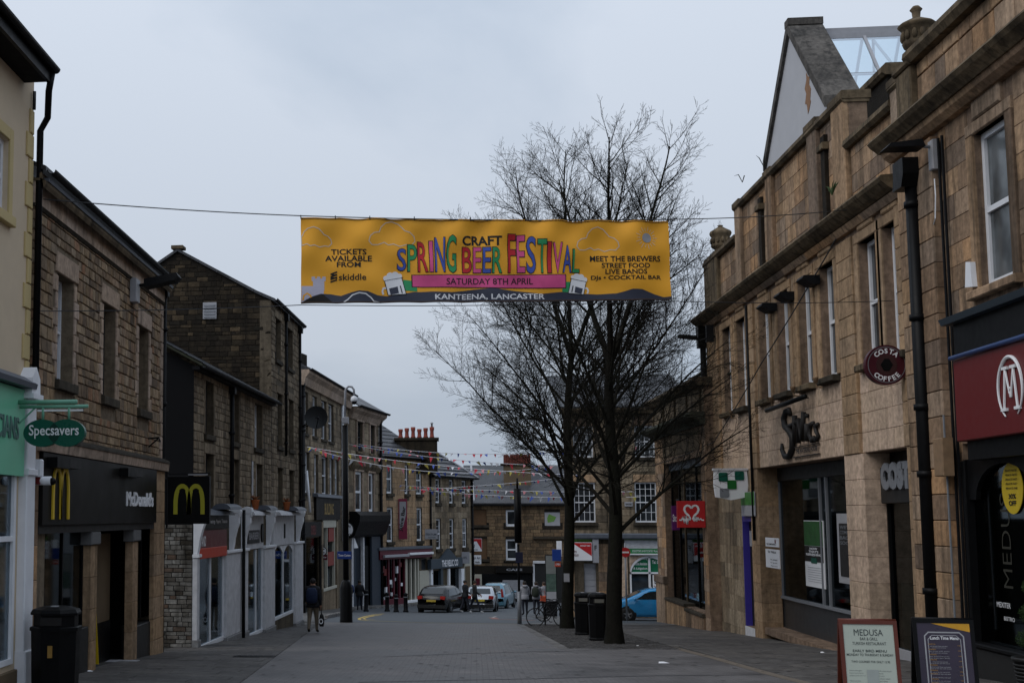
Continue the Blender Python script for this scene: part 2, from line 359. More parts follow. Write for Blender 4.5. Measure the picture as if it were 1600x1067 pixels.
# ------------------------------------------------------------------ masonry
def _unit(k, e=.035):
    r = random.Random(k); b = MB()
    j = lambda a: a*(1+r.uniform(-.5, .9))
    x0, x1, z0, z1 = -.5, .5, -.5, .5
    vs = [(x0, .5, z0), (x1, .5, z0), (x1, .5, z1), (x0, .5, z1), (x0+j(e)*.3, -.28, z0+j(e)*.5), (x1-j(e)*.3, -.28, z0+j(e)*.5), (x1-j(e)*.3, -.28, z1-j(e)*.5), (x0+j(e)*.3, -.28, z1-j(e)*.5),
          (x0+j(e), -.5+r.uniform(0, .15), z0+j(e)*1.8), (x1-j(e), -.5+r.uniform(0, .15), z0+j(e)*1.8), (x1-j(e), -.5+r.uniform(0, .15), z1-j(e)*1.8), (x0+j(e), -.5+r.uniform(0, .15), z1-j(e)*1.8)]
    b.add(vs, [(0, 1, 5, 4), (1, 2, 6, 5), (2, 3, 7, 6), (3, 0, 4, 7), (4, 5, 9, 8), (5, 6, 10, 9), (6, 7, 11, 10), (7, 4, 8, 11), (8, 9, 10), (8, 10, 11)])
    return b
_U = {}
def unit_mesh(mat, k, e):
    key = (mat.name, k, e)
    if key not in _U: _U[key] = _unit(k, e).mesh('stone', mat)
    return _U[key]
def overlaps(a, hs):
    for h in hs:
        if a[0] < h[1]-.004 and a[1] > h[0]+.004 and a[2] < h[3]-.004 and a[3] > h[2]+.004: return True
    return False
def stones(root, s0, s1, z0, z1, holes, mat, ch=(.16, .26), cw=(.22, .5), gap=.009, nobj=300, proud=.02, e=.035, xf=None, top=None, bottom=None, seed=1, name='stone', near=None, regular=False):
    """courses of separate stones; the nearest nobj are objects of their own, the rest one joined part"""
    r = random.Random(seed); rects = []
    z = z0; row = 0
    while z < z1-.03:
        h = r.uniform(*ch)
        if z+h > z1-.06: h = z1-z
        # free intervals of this course
        blk = sorted([(max(s0, a), min(s1, b)) for a, b, c, d in holes if c < z+h-.01 and d > z+.01 and b > s0 and a < s1])
        iv = []; cur = s0
        for a, b in blk:
            if a > cur+.03: iv.append((cur, a))
            cur = max(cur, b)
        if cur < s1-.03: iv.append((cur, s1))
        for a, b in iv:
            s = a; first = True
            while s < b-.01:
                w = r.uniform(*cw)
                if regular and first and row % 2: w *= .5
                first = False
                if b-(s+w) < cw[0]*.6: w = b-s
                za, zb = z, z+h
                if top:
                    tz = min(top(s), top(s+w))
                    zb = min(zb, tz)
                if bottom: za = max(za, bottom(s+w/2))
                if zb-za > .05: rects.append((s+gap/2, s+w-gap/2, za+gap/2, zb-gap/2))
                s += w
        z += h; row += 1
    if near is not None: rects.sort(key=near)
    else:
        mw = root.matrix_world if False else None
        rz = root.rotation_euler[2]; loc = root.location; c, s_ = math.cos(rz), math.sin(rz)
        def dist(q):
            x, y = (q[0]+q[1])/2, 0.
            if xf: cc, ss = math.cos(xf[2]), math.sin(xf[2]); x, y = xf[0]+cc*x-ss*y, xf[1]+ss*x+cc*y
            return math.hypot(loc.x+c*x-s_*y, loc.y+s_*x+c*y)/math.sqrt((q[1]-q[0])*(q[3]-q[2])+.02)
        rects.sort(key=dist)
    th = proud+.06
    for q in rects[:nobj]:
        me = unit_mesh(mat, r.randrange(6), e)
        o = bpy.data.objects.new(name, me); C.objects.link(o); o.parent = root
        x, y = (q[0]+q[1])/2, .06-th/2-r.uniform(-.2, .45)*proud*.6
        if xf: cc, ss = math.cos(xf[2]), math.sin(xf[2]); x, y = xf[0]+cc*x-ss*y, xf[1]+ss*x+cc*y; o.rotation_euler = (0, 0, xf[2])
        o.location = (x, y, (q[2]+q[3])/2); o.scale = (q[1]-q[0], th, q[3]-q[2])
    rest = rects[nobj:]
    if rest:
        b = MB(xf)
        us = [_unit(k, e) for k in range(6)]
        for q in rest:
            u = us[r.randrange(6)]; y = .06-th/2-r.uniform(-.2, .45)*proud*.6
            b.add([((q[0]+q[1])/2+v[0]*(q[1]-q[0]), y+v[1]*th, (q[2]+q[3])/2+v[2]*(q[3]-q[2])) for v in u.v], u.f)
        obj('stonework', b, mat, root, kind='stuff')
def wall(root, s0, s1, z0, z1, holes, mat, th=.4, xf=None, name='wall', zf=None):
    """solid wall with real openings, built as blocks butted end to end"""
    b = MB(xf)
    zs = sorted({z0, z1, *[min(max(v, z0), z1) for h in holes for v in h[2:]]})
    for za, zb in zip(zs, zs[1:]):
        if zb-za < 1e-4: continue
        zm = (za+zb)/2; blk = sorted([(a, c) for a, c, d, e in holes if d < zm < e]); cur = s0
        for a, c in blk:
            if a > cur: b.box(cur, min(a, s1), 0, th, za, zb)
            cur = max(cur, c)
        if cur < s1: b.box(cur, s1, 0, th, za, zb)
    return obj(name, b, mat, root)
def window(root, s0, s1, z0, z1, d=.16, nx=1, ny=(0, 0), fr=.055, mat=None, pane=None, sill=None, sillh=.14, sillo=.08, split=True, lintel=None, label=None, silld=None, xf=None):
    mat = mat or M_sash; pane = pane or M_pane
    b = MB(xf); f = fr
    b.box(s0, s0+f, d-.04, d+.03, z0, z1); b.box(s1-f, s1, d-.04, d+.03, z0, z1)
    b.box(s0+f, s1-f, d-.04, d+.03, z0, z0+f*1.3); b.box(s0+f, s1-f, d-.04, d+.03, z1-f, z1)
    zm = z0+(z1-z0)*.5
    if split: b.box(s0+f, s1-f, d-.05, d+.025, zm-f*.45, zm+f*.45)
    t = .022
    for i in range(1, nx):
        x = s0+(s1-s0)*i/nx
        if split:
            b.box(x-t/2, x+t/2, d-.025, d+.02, z0+f*1.3, zm-f*.45); b.box(x-t/2, x+t/2, d-.025, d+.02, zm+f*.45, z1-f)
        else: b.box(x-t/2, x+t/2, d-.025, d+.02, z0+f*1.3, z1-f)
    for lo, hi, n in (((z0, zm, ny[0]), (zm, z1, ny[1])) if split else ((z0, z1, ny[0]),)):
        for i in range(1, n):
            z = lo+(hi-lo)*i/n; b.box(s0+f, s1-f, d-.022, d+.018, z-t/2, z+t/2)
    w = obj('window', b, mat, root, label)
    ps = [(z0+f, zm), (zm, z1-f*.5)] if split else [(z0+f, z1-f*.5)]
    for i, (a, c) in enumerate(ps):
        p = MB(xf); y = d+.006+i*.012 if split else d+.01
        p.box(s0+f*.5, s1-f*.5, y, y+.006, a, c); obj('pane', p, pane, w)
    if sill is not None:
        q = MB(xf); q.cbox(s0-.09, s1+.09, -(silld or sillo), d-.05, z0-sillh, z0-.002, .012); obj('sill', q, sill, root)
    if lintel is not None:
        q = MB(xf); q.cbox(s0-.16, s1+.16, -.028, .05, z1+.003, z1+lintel[1], .01); obj('lintel', q, lintel[0], root)
    return w
def profile(root, s0, s1, pts, mat, name, ax_y0=0., blocks=None, xf=None, gap=.008):
    """moulding: outline (y,z) run along the facade, in one length or in separate blocks"""
    if blocks:
        n = max(1, round((s1-s0)/blocks)); w = (s1-s0)/n
        me = None
        for i in range(n):
            b = MB(xf)
            dy = R.uniform(-.004, .004)
            b.prism([(p[0]+dy, p[1]) for p in pts], s0+i*w+gap/2, s0+(i+1)*w-gap/2, 'x'); obj(name, b, mat, root)
    else:
        b = MB(xf); b.prism(pts, s0, s1, 'x'); obj(name, b, mat, root)
def pipe(root, s, z0, z1, y=-.07, r=.05, mat=None, name='downpipe', head=True, brackets=1.8, xf=None):
    b = MB(xf); b.tube([(s, y, z0), (s, y, z1)], r, 10)
    z = z0+.4
    while z < z1-.2:
        b.tube([(s, y, z), (s, y, z+.09)], r*1.35, 10); b.box(s-r*1.9, s+r*1.9, y+r*.6, y+r*1.5, z+.02, z+.07); z += brackets
    if head: b.prism([(s-.1, z1-.25), (s+.1, z1-.25), (s+.17, z1), (s-.17, z1)], y-.1, y+.07, 'y')
    return obj(name, b, mat or M_iron, root)
def gutter(root, s0, s1, y, z, r=.07, mat=None, xf=None):
    b = MB(xf); n = 7
    pts = [(y-r*math.cos(math.pi*i/n), z-r*math.sin(math.pi*i/n)) for i in range(n+1)]
    pts += [(y+r*.8*math.cos(math.pi*i/n), z-r*.8*math.sin(math.pi*i/n)+.002) for i in range(n+1)]
    b.prism(pts, s0, s1, 'x'); return obj('gutter', b, mat or M_iron, root)
def pilaster(root, s0, s1, z0, z1, mat, d=-.06, blockh=.42, y1=.0):
    z = z0; n = max(1, round((z1-z0)/blockh)); h = (z1-z0)/n
    for i in range(n):
        b = MB(); b.cbox(s0, s1, d, y1, z+.004, z+h-.004, .008); obj('pilaster_block', b, mat, root); z += h
def roofslab(root, s0, s1, y0, z0, y1, z1, mat=None, th=.08, name='roof', xf=None, over=0):
    b = MB(xf); b.prism([(y0, z0), (y1, z1), (y1, z1+th), (y0, z0+th)], s0, s1, 'x'); return obj(name, b, mat or M_slate, root)
def avg(l): l = list(l); return sum(l)/len(l)

# ------------------------------------------------------------------ figures
def figure(name, label, px, py, h=1.74, face=0., group=None, jacket=None, trousers=None, shoes=None, hair=(.02, .015, .01), stride=0., arms=(0., 0.), hood=False, pack=None, bag=None, bulk=1., lean=0., Y=None, pos=None, build=True, armbend=(.15, .15), hoodcol=None, skirt=None):
    """standing or walking person; built in a frame looking along +y, then turned"""
    p = pos or (gnd(px, py) if Y is None else Vector((atY(px, py, Y).x, Y, gz(Y))))
    k = h/1.75
    J = {}
    def a(n, x, y, z, r): J[n] = (x*k, (y+lean*max(0, z-.9))*k, z*k, r*k)
    B = bulk
    a('pel', 0, 0, .95, .15*B); a('wa', 0, .01, 1.08, .135*B); a('ch', 0, .0, 1.28, .165*B); a('sh', 0, -.005, 1.42, .12*B); a('nk', 0, .0, 1.50, .06); a('hd', 0, .02, 1.60, .09); a('top', 0, .015, 1.69, .075)
    for sgn, sd in ((-1, 'l'), (1, 'r')):
        st = stride*sgn; aw = arms[0 if sgn < 0 else 1]; ab = armbend[0 if sgn < 0 else 1]
        a('hp'+sd, .09*sgn, 0, .90, .10*B); a('kn'+sd, .10*sgn, .02+st*.5, .50+abs(st)*.03, .066*B); a('an'+sd, .10*sgn, -.02+st*1.0-(.0 if st >= 0 else .04), .10+(.05 if st < 0 else 0), .045); a('to'+sd, .12*sgn, .15+st*1.0, .04+(.0 if st >= 0 else .02), .042)
        a('s'+sd, .17*sgn, 0, 1.40, .085*B); a('el'+sd, (.235+aw*.1)*sgn, -.01+ab*.3, 1.12+aw*.06, .058*B); a('wr'+sd, (.24+aw*.05)*sgn, .05+ab*1.3, .88+ab*.8, .036); a('ha'+sd, (.24+aw*.03)*sgn, .07+ab*1.5, .80+ab*.95, .038)
    names = list(J); idx = {n: i for i, n in enumerate(names)}
    E = [('pel', 'wa'), ('wa', 'ch'), ('ch', 'sh'), ('sh', 'nk'), ('nk', 'hd'), ('hd', 'top')]
    for sd in 'lr': E += [('pel', 'hp'+sd), ('hp'+sd, 'kn'+sd), ('kn'+sd, 'an'+sd), ('an'+sd, 'to'+sd), ('sh', 's'+sd), ('s'+sd, 'el'+sd), ('el'+sd, 'wr'+sd), ('wr'+sd, 'ha'+sd)]
    me = bpy.data.meshes.new('body'); me.from_pydata([J[n][:3] for n in names], [(idx[x], idx[y]) for x, y in E], [])
    o = bpy.data.objects.new('body', me); C.objects.link(o)
    sk = o.modifiers.new('skin', 'SKIN')
    lay = me.skin_vertices[0] if me.skin_vertices else me.attributes
    for i, n in enumerate(names):
        r = J[n][3]; w = 1.25 if n in ('ch', 'wa', 'pel', 'sh') else 1.
        me.skin_vertices[0].data[i].radius = (r*w, r*.82) if n in ('ch', 'wa', 'pel', 'sh') else (r, r)
        me.skin_vertices[0].data[i].use_root = (n == 'pel')
    sk.use_smooth_shade = True
    ss = o.modifiers.new('sub', 'SUBSURF'); ss.levels = 1; ss.render_levels = 1
    dg = bpy.context.evaluated_depsgraph_get(); m2 = bpy.data.meshes.new_from_object(o.evaluated_get(dg)); m2.name = 'body'
    bpy.data.objects.remove(o)
    for m in (jacket, trousers, plain('skin', (.32, .17, .11), .6), shoes or M_black): m2.materials.append(m)
    kind = {}
    for x, y in E:
        if y in ('hd', 'top') or x == 'hd': kd = 2
        elif y.startswith('ha'): kd = 2
        elif y.startswith('to'): kd = 3
        elif x.startswith('hp') or x.startswith('kn') or y.startswith('hp'): kd = 1
        else: kd = 0
        kind[(x, y)] = kd
    segs = [(Vector(J[x][:3]), Vector(J[y][:3]), kd) for (x, y), kd in kind.items()]
    for pl in m2.polygons:
        c = pl.center; best = 9
        for A, D, kd in segs:
            t = max(0, min(1, (c-A).dot(D-A)/max((D-A).length_squared, 1e-9))); d = (c-(A+(D-A)*t)).length
            if d < best: best = d; pl.material_index = kd
        if pl.material_index == 1 and c.z > .86*k: pl.material_index = 0
        pl.use_smooth = True
    # fingers, rooted in each palm and slightly curled
    bm = bmesh.new(); bm.from_mesh(m2)
    fb = MB()
    for sd, sgn in (('l', -1), ('r', 1)):
        hx, hy, hz, _ = J['ha'+sd]
        for i, ln in enumerate((.062, .072, .068, .052)):
            y0 = hy+(.027-.018*i)*k
            fb.tube([(hx, y0, hz-.005), (hx-.004*sgn, y0, hz-(.02+ln*.5)*k), (hx-.022*sgn*k, y0, hz-(.02+ln)*k)], [.009*k, .008*k, .006*k], 5)
        fb.tube([(hx, hy+.03*k, hz+.03*k), (hx-.012*sgn, hy+.055*k, hz-.0*k), (hx-.016*sgn, hy+.06*k, hz-.03*k)], [.011*k, .010*k, .007*k], 5)
    # nose and ears
    hx, hy, hz, _ = J['hd']
    fb.ball((hx, hy+.095*k, hz+.0*k), .014*k, .02*k, .022*k, 6, 4)
    for sg in (-1, 1): fb.ball((hx+.088*k*sg, hy, hz), .012*k, .022*k, .032*k, 6, 4)
    base = [bm.verts.new(v) for v in fb.v]
    for f in fb.f:
        try: ff = bm.faces.new([base[i] for i in f]); ff.material_index = 2; ff.smooth = True
        except ValueError: pass
    bm.to_mesh(m2); bm.free()
    root = thing(name, label, 'person', p, face, group)
    obj('body', m2, None, root)
    hb = MB(); hc = plain('hair_%d' % int(hair[0]*1000), hair, .7)
    hb.ball((hx, hy-.012*k, hz+.038*k), .098*k, .108*k, .098*k, 14, 9)
    obj('hair', hb, hc, root)
    eb = MB()
    for sg in (-1, 1): eb.ball((hx+.034*k*sg, hy+.085*k, hz+.012*k), .012*k, .008*k, .008*k, 6, 4)
    eb.box(hx-.024*k, hx+.024*k, hy+.086*k, hy+.091*k, hz-.052*k, hz-.045*k)
    obj('face', eb, M_blk, root)
    if hood or hoodcol:
        q = MB(); q.tube([(-.13*k, -.05*k, 1.49*k), (-.07*k, -.125*k, 1.50*k), (0, -.145*k, 1.49*k), (.07*k, -.125*k, 1.50*k), (.13*k, -.05*k, 1.49*k), (.09*k, .05*k, 1.46*k)], [.035*k, .055*k, .065*k, .055*k, .035*k, .02*k], 8)
        obj('hood', q, hoodcol or jacket, root)
    q = MB(); q.lathe([(.19*k*B, .82*k), (.195*k*B, .90*k), (.175*k*B, .99*k), (.17*k*B, 1.05*k)], (0, 0, 0), 16, .78); obj('jacket_hem', q, jacket, root)
    if pack is not None:
        q = MB(); q.smooth = True
        prof = [(-.15, 1.0), (-.165, 1.15), (-.15, 1.35), (-.09, 1.44), (.09, 1.44), (.15, 1.35), (.165, 1.15), (.15, 1.0), (.08, .95), (-.08, .95)]
        n = len(prof); lv = [(-.11, .92), (-.16, 1.), (-.24, 1.), (-.30, .84)]
        vs = [(x*sc_*k*B, y*k, (1.19+(z-1.19)*sc_)*k) for y, sc_ in lv for x, z in prof]
        q.add(vs, [(i*n+j, (i+1)*n+j, (i+1)*n+(j+1) % n, i*n+(j+1) % n) for i in range(3) for j in range(n)]+[tuple(range(n)), tuple(range(3*n, 4*n))[::-1]])
        pk = obj('backpack', q, pack, root)
        q = MB()
        for sg in (-1, 1): q.tube([(.1*sg*k, -.12*k, 1.38*k), (.11*sg*k, -.02*k, 1.5*k), (.12*sg*k, .13*k, 1.35*k), (.13*sg*k, .1*k, 1.1*k), (.13*sg*k, -.1*k, 1.02*k)], .018*k, 6)
        obj('strap', q, M_blk, pk)
    if bag is not None:
        col, sg = bag; hx, hy, hz, _ = J['har' if sg > 0 else 'hal']
        br = thing('carrier_bag', 'black tote bag with a white ring print carried by the man with the rucksack', 'bag', p)
        br.rotation_euler = (0, 0, face)
        q = MB(); x = hx; n = 12
        lv = [(.30, .035, .03), (.26, .11, .07), (.16, .16, .09), (.05, .155, .085), (.0, .12, .06)]
        zb = hz-.58*k
        vs = [(x+w*math.cos(2*math.pi*j/n)*.55+.03, hy+w*math.sin(2*math.pi*j/n)*.9, zb+z*1.35) for z, w, d in lv for j in range(n)]
        q.smooth = True
        q.add(vs, [(i*n+j, (i+1)*n+j, (i+1)*n+(j+1) % n, i*n+(j+1) % n) for i in range(len(lv)-1) for j in range(n)]+[tuple(range((len(lv)-1)*n, len(lv)*n))])
        obj('bag_body', q, col, br)
        q = MB()
        q.tube([(x+.03, hy-.05, zb+.38), (x+.01, hy-.02, hz-.04), (x+.01, hy+.02, hz-.04), (x+.03, hy+.05, zb+.38)], .009, 6); obj('handle', q, col, br)
        q = MB(); y = hy-.145*.9
        q.add([(x+.03+.07*math.cos(t*math.pi/10)*r_, y-.015+.02*abs(math.cos(t*math.pi/10)), zb+.17+.085*math.sin(t*math.pi/10)*r_) for r_ in (1, .62) for t in range(20)], [(i, (i+1) % 20, 20+(i+1) % 20, 20+i) for i in range(20)])
        obj('ring_print', q, M_wht, br)
    return root

# ------------------------------------------------------------------ cars
def car(name, label, loc, rz, paint, L_=4.1, W_=1.74, H_=1.46, style='hatch', plate=(.6, .45, .05), group=None, rims=None):
    """car pointing along +x of its own frame; body lofted from its side outline"""
    root = thing(name, label, 'car', loc, rz, group)
    h = L_/2; hw = W_/2
    if style == 'hatch':
        T = [(-h, .78), (-h+.04, .98), (-h+.18, 1.06), (-h+.55, H_-.10), (-h+.9, H_-.03), (-.2, H_), (.25, H_-.03), (.55, H_-.13), (1.25, .98), (1.45, .93), (h-.15, .78), (h-.03, .66), (h, .55)]
        rearw = (-h+.2, -h+.52); wind = (.6, 1.2); side = (-h+.62, .98)
    else:
        T = [(-h, .72), (-h+.03, 1.0), (-h+.09, 1.08), (-h+.30, H_-.10), (-h+.5, H_-.02), (-.3, H_), (.3, H_-.03), (.65, H_-.16), (1.35, 1.06), (1.55, .99), (h-.15, .82), (h-.03, .68), (h, .55)]
        rearw = (-h+.11, -h+.28); wind = (.7, 1.3); side = (-h+.45, 1.1)
    def zt(x):
        for (a, c), (d, e) in zip(T, T[1:]):
            if a <= x <= d: return c+(e-c)*(x-a)/(d-a)
        return T[0][1] if x < T[0][0] else T[-1][1]
    belt = .93
    def wd(x, z):
        u = min(1, (abs(x)/h)); w = hw*(1-.10*u**5-.06*u**2)
        if z > belt: w -= (z-belt)*.36
        if z < .4: w -= (.4-z)*.25
        return w
    xs = sorted({-h, -h+.03, -h+.1, -h+.2, -h+.4, -h+.62, -h+.9, -1.0, -.5, 0, .3, .55, .8, 1.05, 1.25, 1.45, 1.7, h-.2, h-.08, h-.02, h})
    fr = [0, .12, .35, .6, .8, .95, 1.]
    b = MB(); b.smooth = True; ring = 2*len(fr)+1
    vs = []
    for x in xs:
        top = zt(x); zb = .22 if abs(x) < h-.1 else .3
        pts = []
        for q in fr:
            z = zb+(top-zb)*q; w = wd(x, z)
            if q == 1.: w -= .10; 
            if q == .95: w -= .02
            pts.append((x, w, z+(.0 if q < 1 else .012)))
        full = [(x, 0, zb)]+pts+[(x, -p[1], p[2]) for p in pts[::-1]]
        vs += full
    n = len(full)
    fs = [(i*n+j, i*n+(j+1) % n, (i+1)*n+(j+1) % n, (i+1)*n+j) for i in range(len(xs)-1) for j in range(n)]+[tuple(range(n)), tuple(range((len(xs)-1)*n, len(xs)*n))[::-1]]
    b.add(vs, fs); obj('body', b, paint, root)
    G = plain('car_glass', (.012, .016, .018), .08, var=.1, spec=.7)
    def sidewin(x0, x1, sg, x0b=None, x1b=None):
        q = MB(); q.smooth = True; nn = 6; v = []
        for i in range(nn+1):
            for j in range(4):
                t = j/3
                xa = x0+(x0b-x0)*t; xb = x1+(x1b-x1)*t
                x = xa+(xb-xa)*i/nn; z = belt+.05+(min(zt(x), H_)-.10-belt-.05)*t
                v.append((x, sg*(wd(x, z)+.008), z))
        q.add(v, [(i*4+j, (i+1)*4+j, (i+1)*4+j+1, i*4+j+1) for i in range(nn) for j in range(3)]); obj('side_window', q, G, root)
    for sg in (-1, 1):
        sidewin(side[0]-.1, -.12, sg, side[0]+.22, -.12); sidewin(-.04, side[1], sg, -.04, side[1]-.48)
    for (x0, x1), nm in ((rearw, 'rear_window'), (wind, 'windscreen')):
        q = MB(); q.smooth = True; v = []; nn = 4; mm = 6
        for i in range(nn+1):
            x = x0+(x1-x0)*i/nn
            for j in range(mm+1):
                yy = (wd(x, zt(x))-.14)*(2*j/mm-1); dx = -.012 if nm == 'rear_window' else .012
                v.append((x+dx, yy, zt(x)+.022-.0*abs(yy)))
        q.add(v, [(i*(mm+1)+j, (i+1)*(mm+1)+j, (i+1)*(mm+1)+j+1, i*(mm+1)+j+1) for i in range(nn) for j in range(mm)]); obj(nm, q, G, root)
    wr = .31
    for x in (-h+.78, h-.80):
        for sg in (-1, 1):
            q = MB(); n = 20; yy = sg*(wd(x, .6)+.004)
            q.prism([(x+(wr+.07)*math.cos(math.pi*2*i/n), wr+(wr+.07)*math.sin(math.pi*2*i/n)) for i in range(n)], yy-.05*sg, yy, 'y'); obj('wheel_arch', q, M_rubber, root)
            q = MB(); q.xf = None
            prof = [(wr*.6, -.1), (wr*.95, -.1), (wr, -.07), (wr, .07), (wr*.95, .1), (wr*.6, .1)]
            v = [(x+r*math.cos(2*math.pi*j/24), sg*(wd(x, .4)-.075)+t, wr+r*math.sin(2*math.pi*j/24)) for r, t in prof for j in range(24)]
            q.smooth = True; q.add(v, [(i*24+j, (i+1)*24+j, (i+1)*24+(j+1) % 24, i*24+(j+1) % 24) for i in range(5) for j in range(24)])
            w = obj('wheel', q, M_rubber, root)
            q = MB(); yo = sg*(wd(x, .4)+.005)
            q.disc((x, wr), wr*.22, yo-.02, 12, th=.03)
            for kk in range(5):
                t = 2*math.pi*kk/5+.3; q.prism([(x+.03*math.sin(t), wr-.03*math.cos(t)), (x+wr*.62*math.cos(t)+.02*math.sin(t), wr+wr*.62*math.sin(t)-.02*math.cos(t)), (x+wr*.62*math.cos(t)-.02*math.sin(t), wr+wr*.62*math.sin(t)+.02*math.cos(t)), (x-.03*math.sin(t), wr+.03*math.cos(t))], yo-.015, yo+.002, 'y')
            v = [(x+r*math.cos(2*math.pi*j/24), yo-.01*sg*kq, wr+r*math.sin(2*math.pi*j/24)) for kq, r in ((0, wr*.66), (0, wr*.58), (3, wr*.55)) for j in range(24)]
            q.add(v, [(i*24+j, (i+1)*24+j, (i+1)*24+(j+1) % 24, i*24+(j+1) % 24) for i in range(2) for j in range(24)])
            obj('rim', q, rims or M_grey, w)
    tl = plain('tail_lamp', (.35, .02, .015), .2, var=.1)
    for sg in (-1, 1):
        q = MB(); y = wd(-h+.06, .9)
        if style == 'hatch': q.prism([(sg*(y-.02), .80), (sg*(y+.012), .98), (sg*(y-.26), 1.0), (sg*(y-.28), .84)], -h-.012, -h+.12, 'x')
        else: q.prism([(sg*(y-.01), .82), (sg*(y-.10), 1.32), (sg*(y-.19), 1.32), (sg*(y-.17), .82)], -h-.012, -h+.14, 'x')
        obj('tail_light', q, tl, root)
        q = MB(); q.prism([(sg*(.5), .62), (sg*.78, .66), (sg*.76, .8), (sg*.52, .74)], h-.14, h+.004, 'x'); obj('headlight', q, M_grey, root)
        q = MB(); q.ball((.92, sg*(hw+.08), 1.0), .07, .10, .07, 10, 6); obj('mirror', q, paint, root)
    q = MB(); q.box(-h-.014, -h+.01, -.26, .26, .68, .79); obj('number_plate', q, plain('plate_%d' % int(plate[0]*100), plate, .5), root)
    q = MB(); q.box(-h-.02, -h+.1, -hw*.86, hw*.86, .34, .52); obj('bumper', q, M_rubber if style == 'hatch' else paint, root)
    return root

# ================================================================== THE SETTING: ground, street, road
SL = math.atan(GS)
def gsheet(name, pts, dz, mat, label=None, kind='structure'):
    """flat sheet lying on the sloping street; pts are world (x, y)"""
    c = math.cos(SL)
    me = bpy.data.meshes.new(name); me.from_pydata([(x, y/c, dz) for x, y in pts], [], [tuple(range(len(pts)))]); me.materials.append(mat)
    o = bpy.data.objects.new(name, me); C.objects.link(o); o.location = (0, 0, G0); o.rotation_euler = (SL, 0, 0)
    return tag(o, label, None, None, kind)
def gp(px, py): v = gnd(px, py); return (v.x, v.y)
M_ground = plain('dark_asphalt', (.045, .047, .052), .75, var=.3, bump=.5, scale=2)
M_road = plain('road_asphalt', (.062, .07, .078), .7, var=.3, bump=.4, scale=3)
M_setts = tiles('street_setts', (.105, .097, .095), (.132, .123, .12), (.06, .055, .053), 1, .22, .11, rough=.66, mottling=.55, mort=.008, rot=.03)
M_flag = stone('flagstone', [(.092, .085, .082), (.115, .107, .10), (.075, .07, .067), (.128, .117, .107)], rough=.6, grime=.5, gcol=(.035, .033, .031), bump=.35)
M_flagt = tiles('far_flagstones', (.08, .078, .077), (.10, .097, .092), (.03, .029, .028), 1, .9, .6, rough=.62, mottling=.35, mort=.012)
M_bed = stone('tree_bed_setts', [(.075, .072, .072), (.10, .095, .092), (.06, .058, .058)], rough=.8, grime=.5, bump=.8)
M_kerb = stone('kerb_stone', [(.15, .145, .14), (.18, .172, .165), (.13, .125, .12)], rough=.8, grime=.4)
M_yline = plain('yellow_line', (.42, .30, .08), .8, var=.3, scale=20)
M_wline = plain('worn_white_line', (.34, .33, .32), .8, var=.4, scale=20)

g = MB(); ys = [-80, 112, 3000]
g.add([(sx_*1500, y, (G0+GS*y if y <= 112 else gz(112))-.012) for y in ys for sx_ in (-1, 1)], [(0, 1, 3, 2), (2, 3, 5, 4)])
tag(obj('ground', g, M_ground), kind='structure')

XL0, XL1 = -3.3, -4.2      # left edge of the setts near and far
A_ = gp(375, 1067); B_ = gp(465, 1000); K1 = gp(880, 1012); K2 = gp(1045, 1010); K3 = gp(1200, 1055); K0 = gp(812, 975)
lx = lambda y: A_[0]+(B_[0]-A_[0])*(y-A_[1])/(B_[1]-A_[1])
YR = K0[1]                 # where the paving meets the road
gsheet('street', [(lx(-20), -20), (K3[0]+.35, -20), (K3[0]+.1, K3[1]), (K2[0], K2[1]), (K1[0], K1[1]), K0, (lx(YR)*1.0, YR+.3), (lx(36), 36)], .004, M_setts)
# road beyond the kerb: it curves away on the left and runs off behind the cars
rd = [(lx(YR)*1.0, YR+.3), K0, (4.6, YR+2.5), (4.6, YR+12), (7.2, YR+12), (7.2, YR+2), (40, YR+2), (40, YR+9.5), (9.4, YR+9.5), (8.2, 112), (2.0, 112), (-1.2, 88), (-4.2, 77.5), (-4.6, 74), (-4.4, 66), (lx(YR)-.2, 58)]
gsheet('road', rd, .004, M_road)
gsheet('far_pavement', [(-30, YR+.5), (lx(YR)-.2, YR+.5), (lx(YR)-.2, 58), (-4.4, 66), (-4.6, 74), (-4.2, 77.5), (-1.2, 88), (2.0, 112), (-30, 112)], .02, M_flagt)
gsheet('right_pavement', [(K0[0], YR+.05), (30, YR+.05), (30, YR+2), (7.2, YR+2), (7.2, YR+12), (4.6, YR+12), (4.6, YR+2.5)], .02, M_flagt)
# kerb stones along the far side of the road
kr = thing('kerb', 'line of grey kerb stones curving along the far side of the road', 'kerb', (-4.4, 66, gz(66)))
kp = [(lx(YR)-.2, 58), (-4.4, 66), (-4.6, 74), (-4.2, 77.5), (-1.2, 88), (2.0, 108)]
for (x0, y0), (x1, y1) in zip(kp, kp[1:]):
    n = max(1, int(math.hypot(x1-x0, y1-y0)/1.0))
    for i in range(n):
        a, c = (x0+(x1-x0)*i/n, y0+(y1-y0)*i/n), (x0+(x1-x0)*(i+.97)/n, y0+(y1-y0)*(i+.97)/n)
        an = math.atan2(c[1]-a[1], c[0]-a[0]); ln = math.hypot(c[0]-a[0], c[1]-a[1])
        b = MB(); b.box(0, ln, 0, .15, -.02, .13); o = obj('kerb_stone', b, M_kerb, kr)
        o.location = (a[0]+4.4, a[1]-66, gz(a[1])-gz(66)); o.rotation_euler = (0, 0, an)
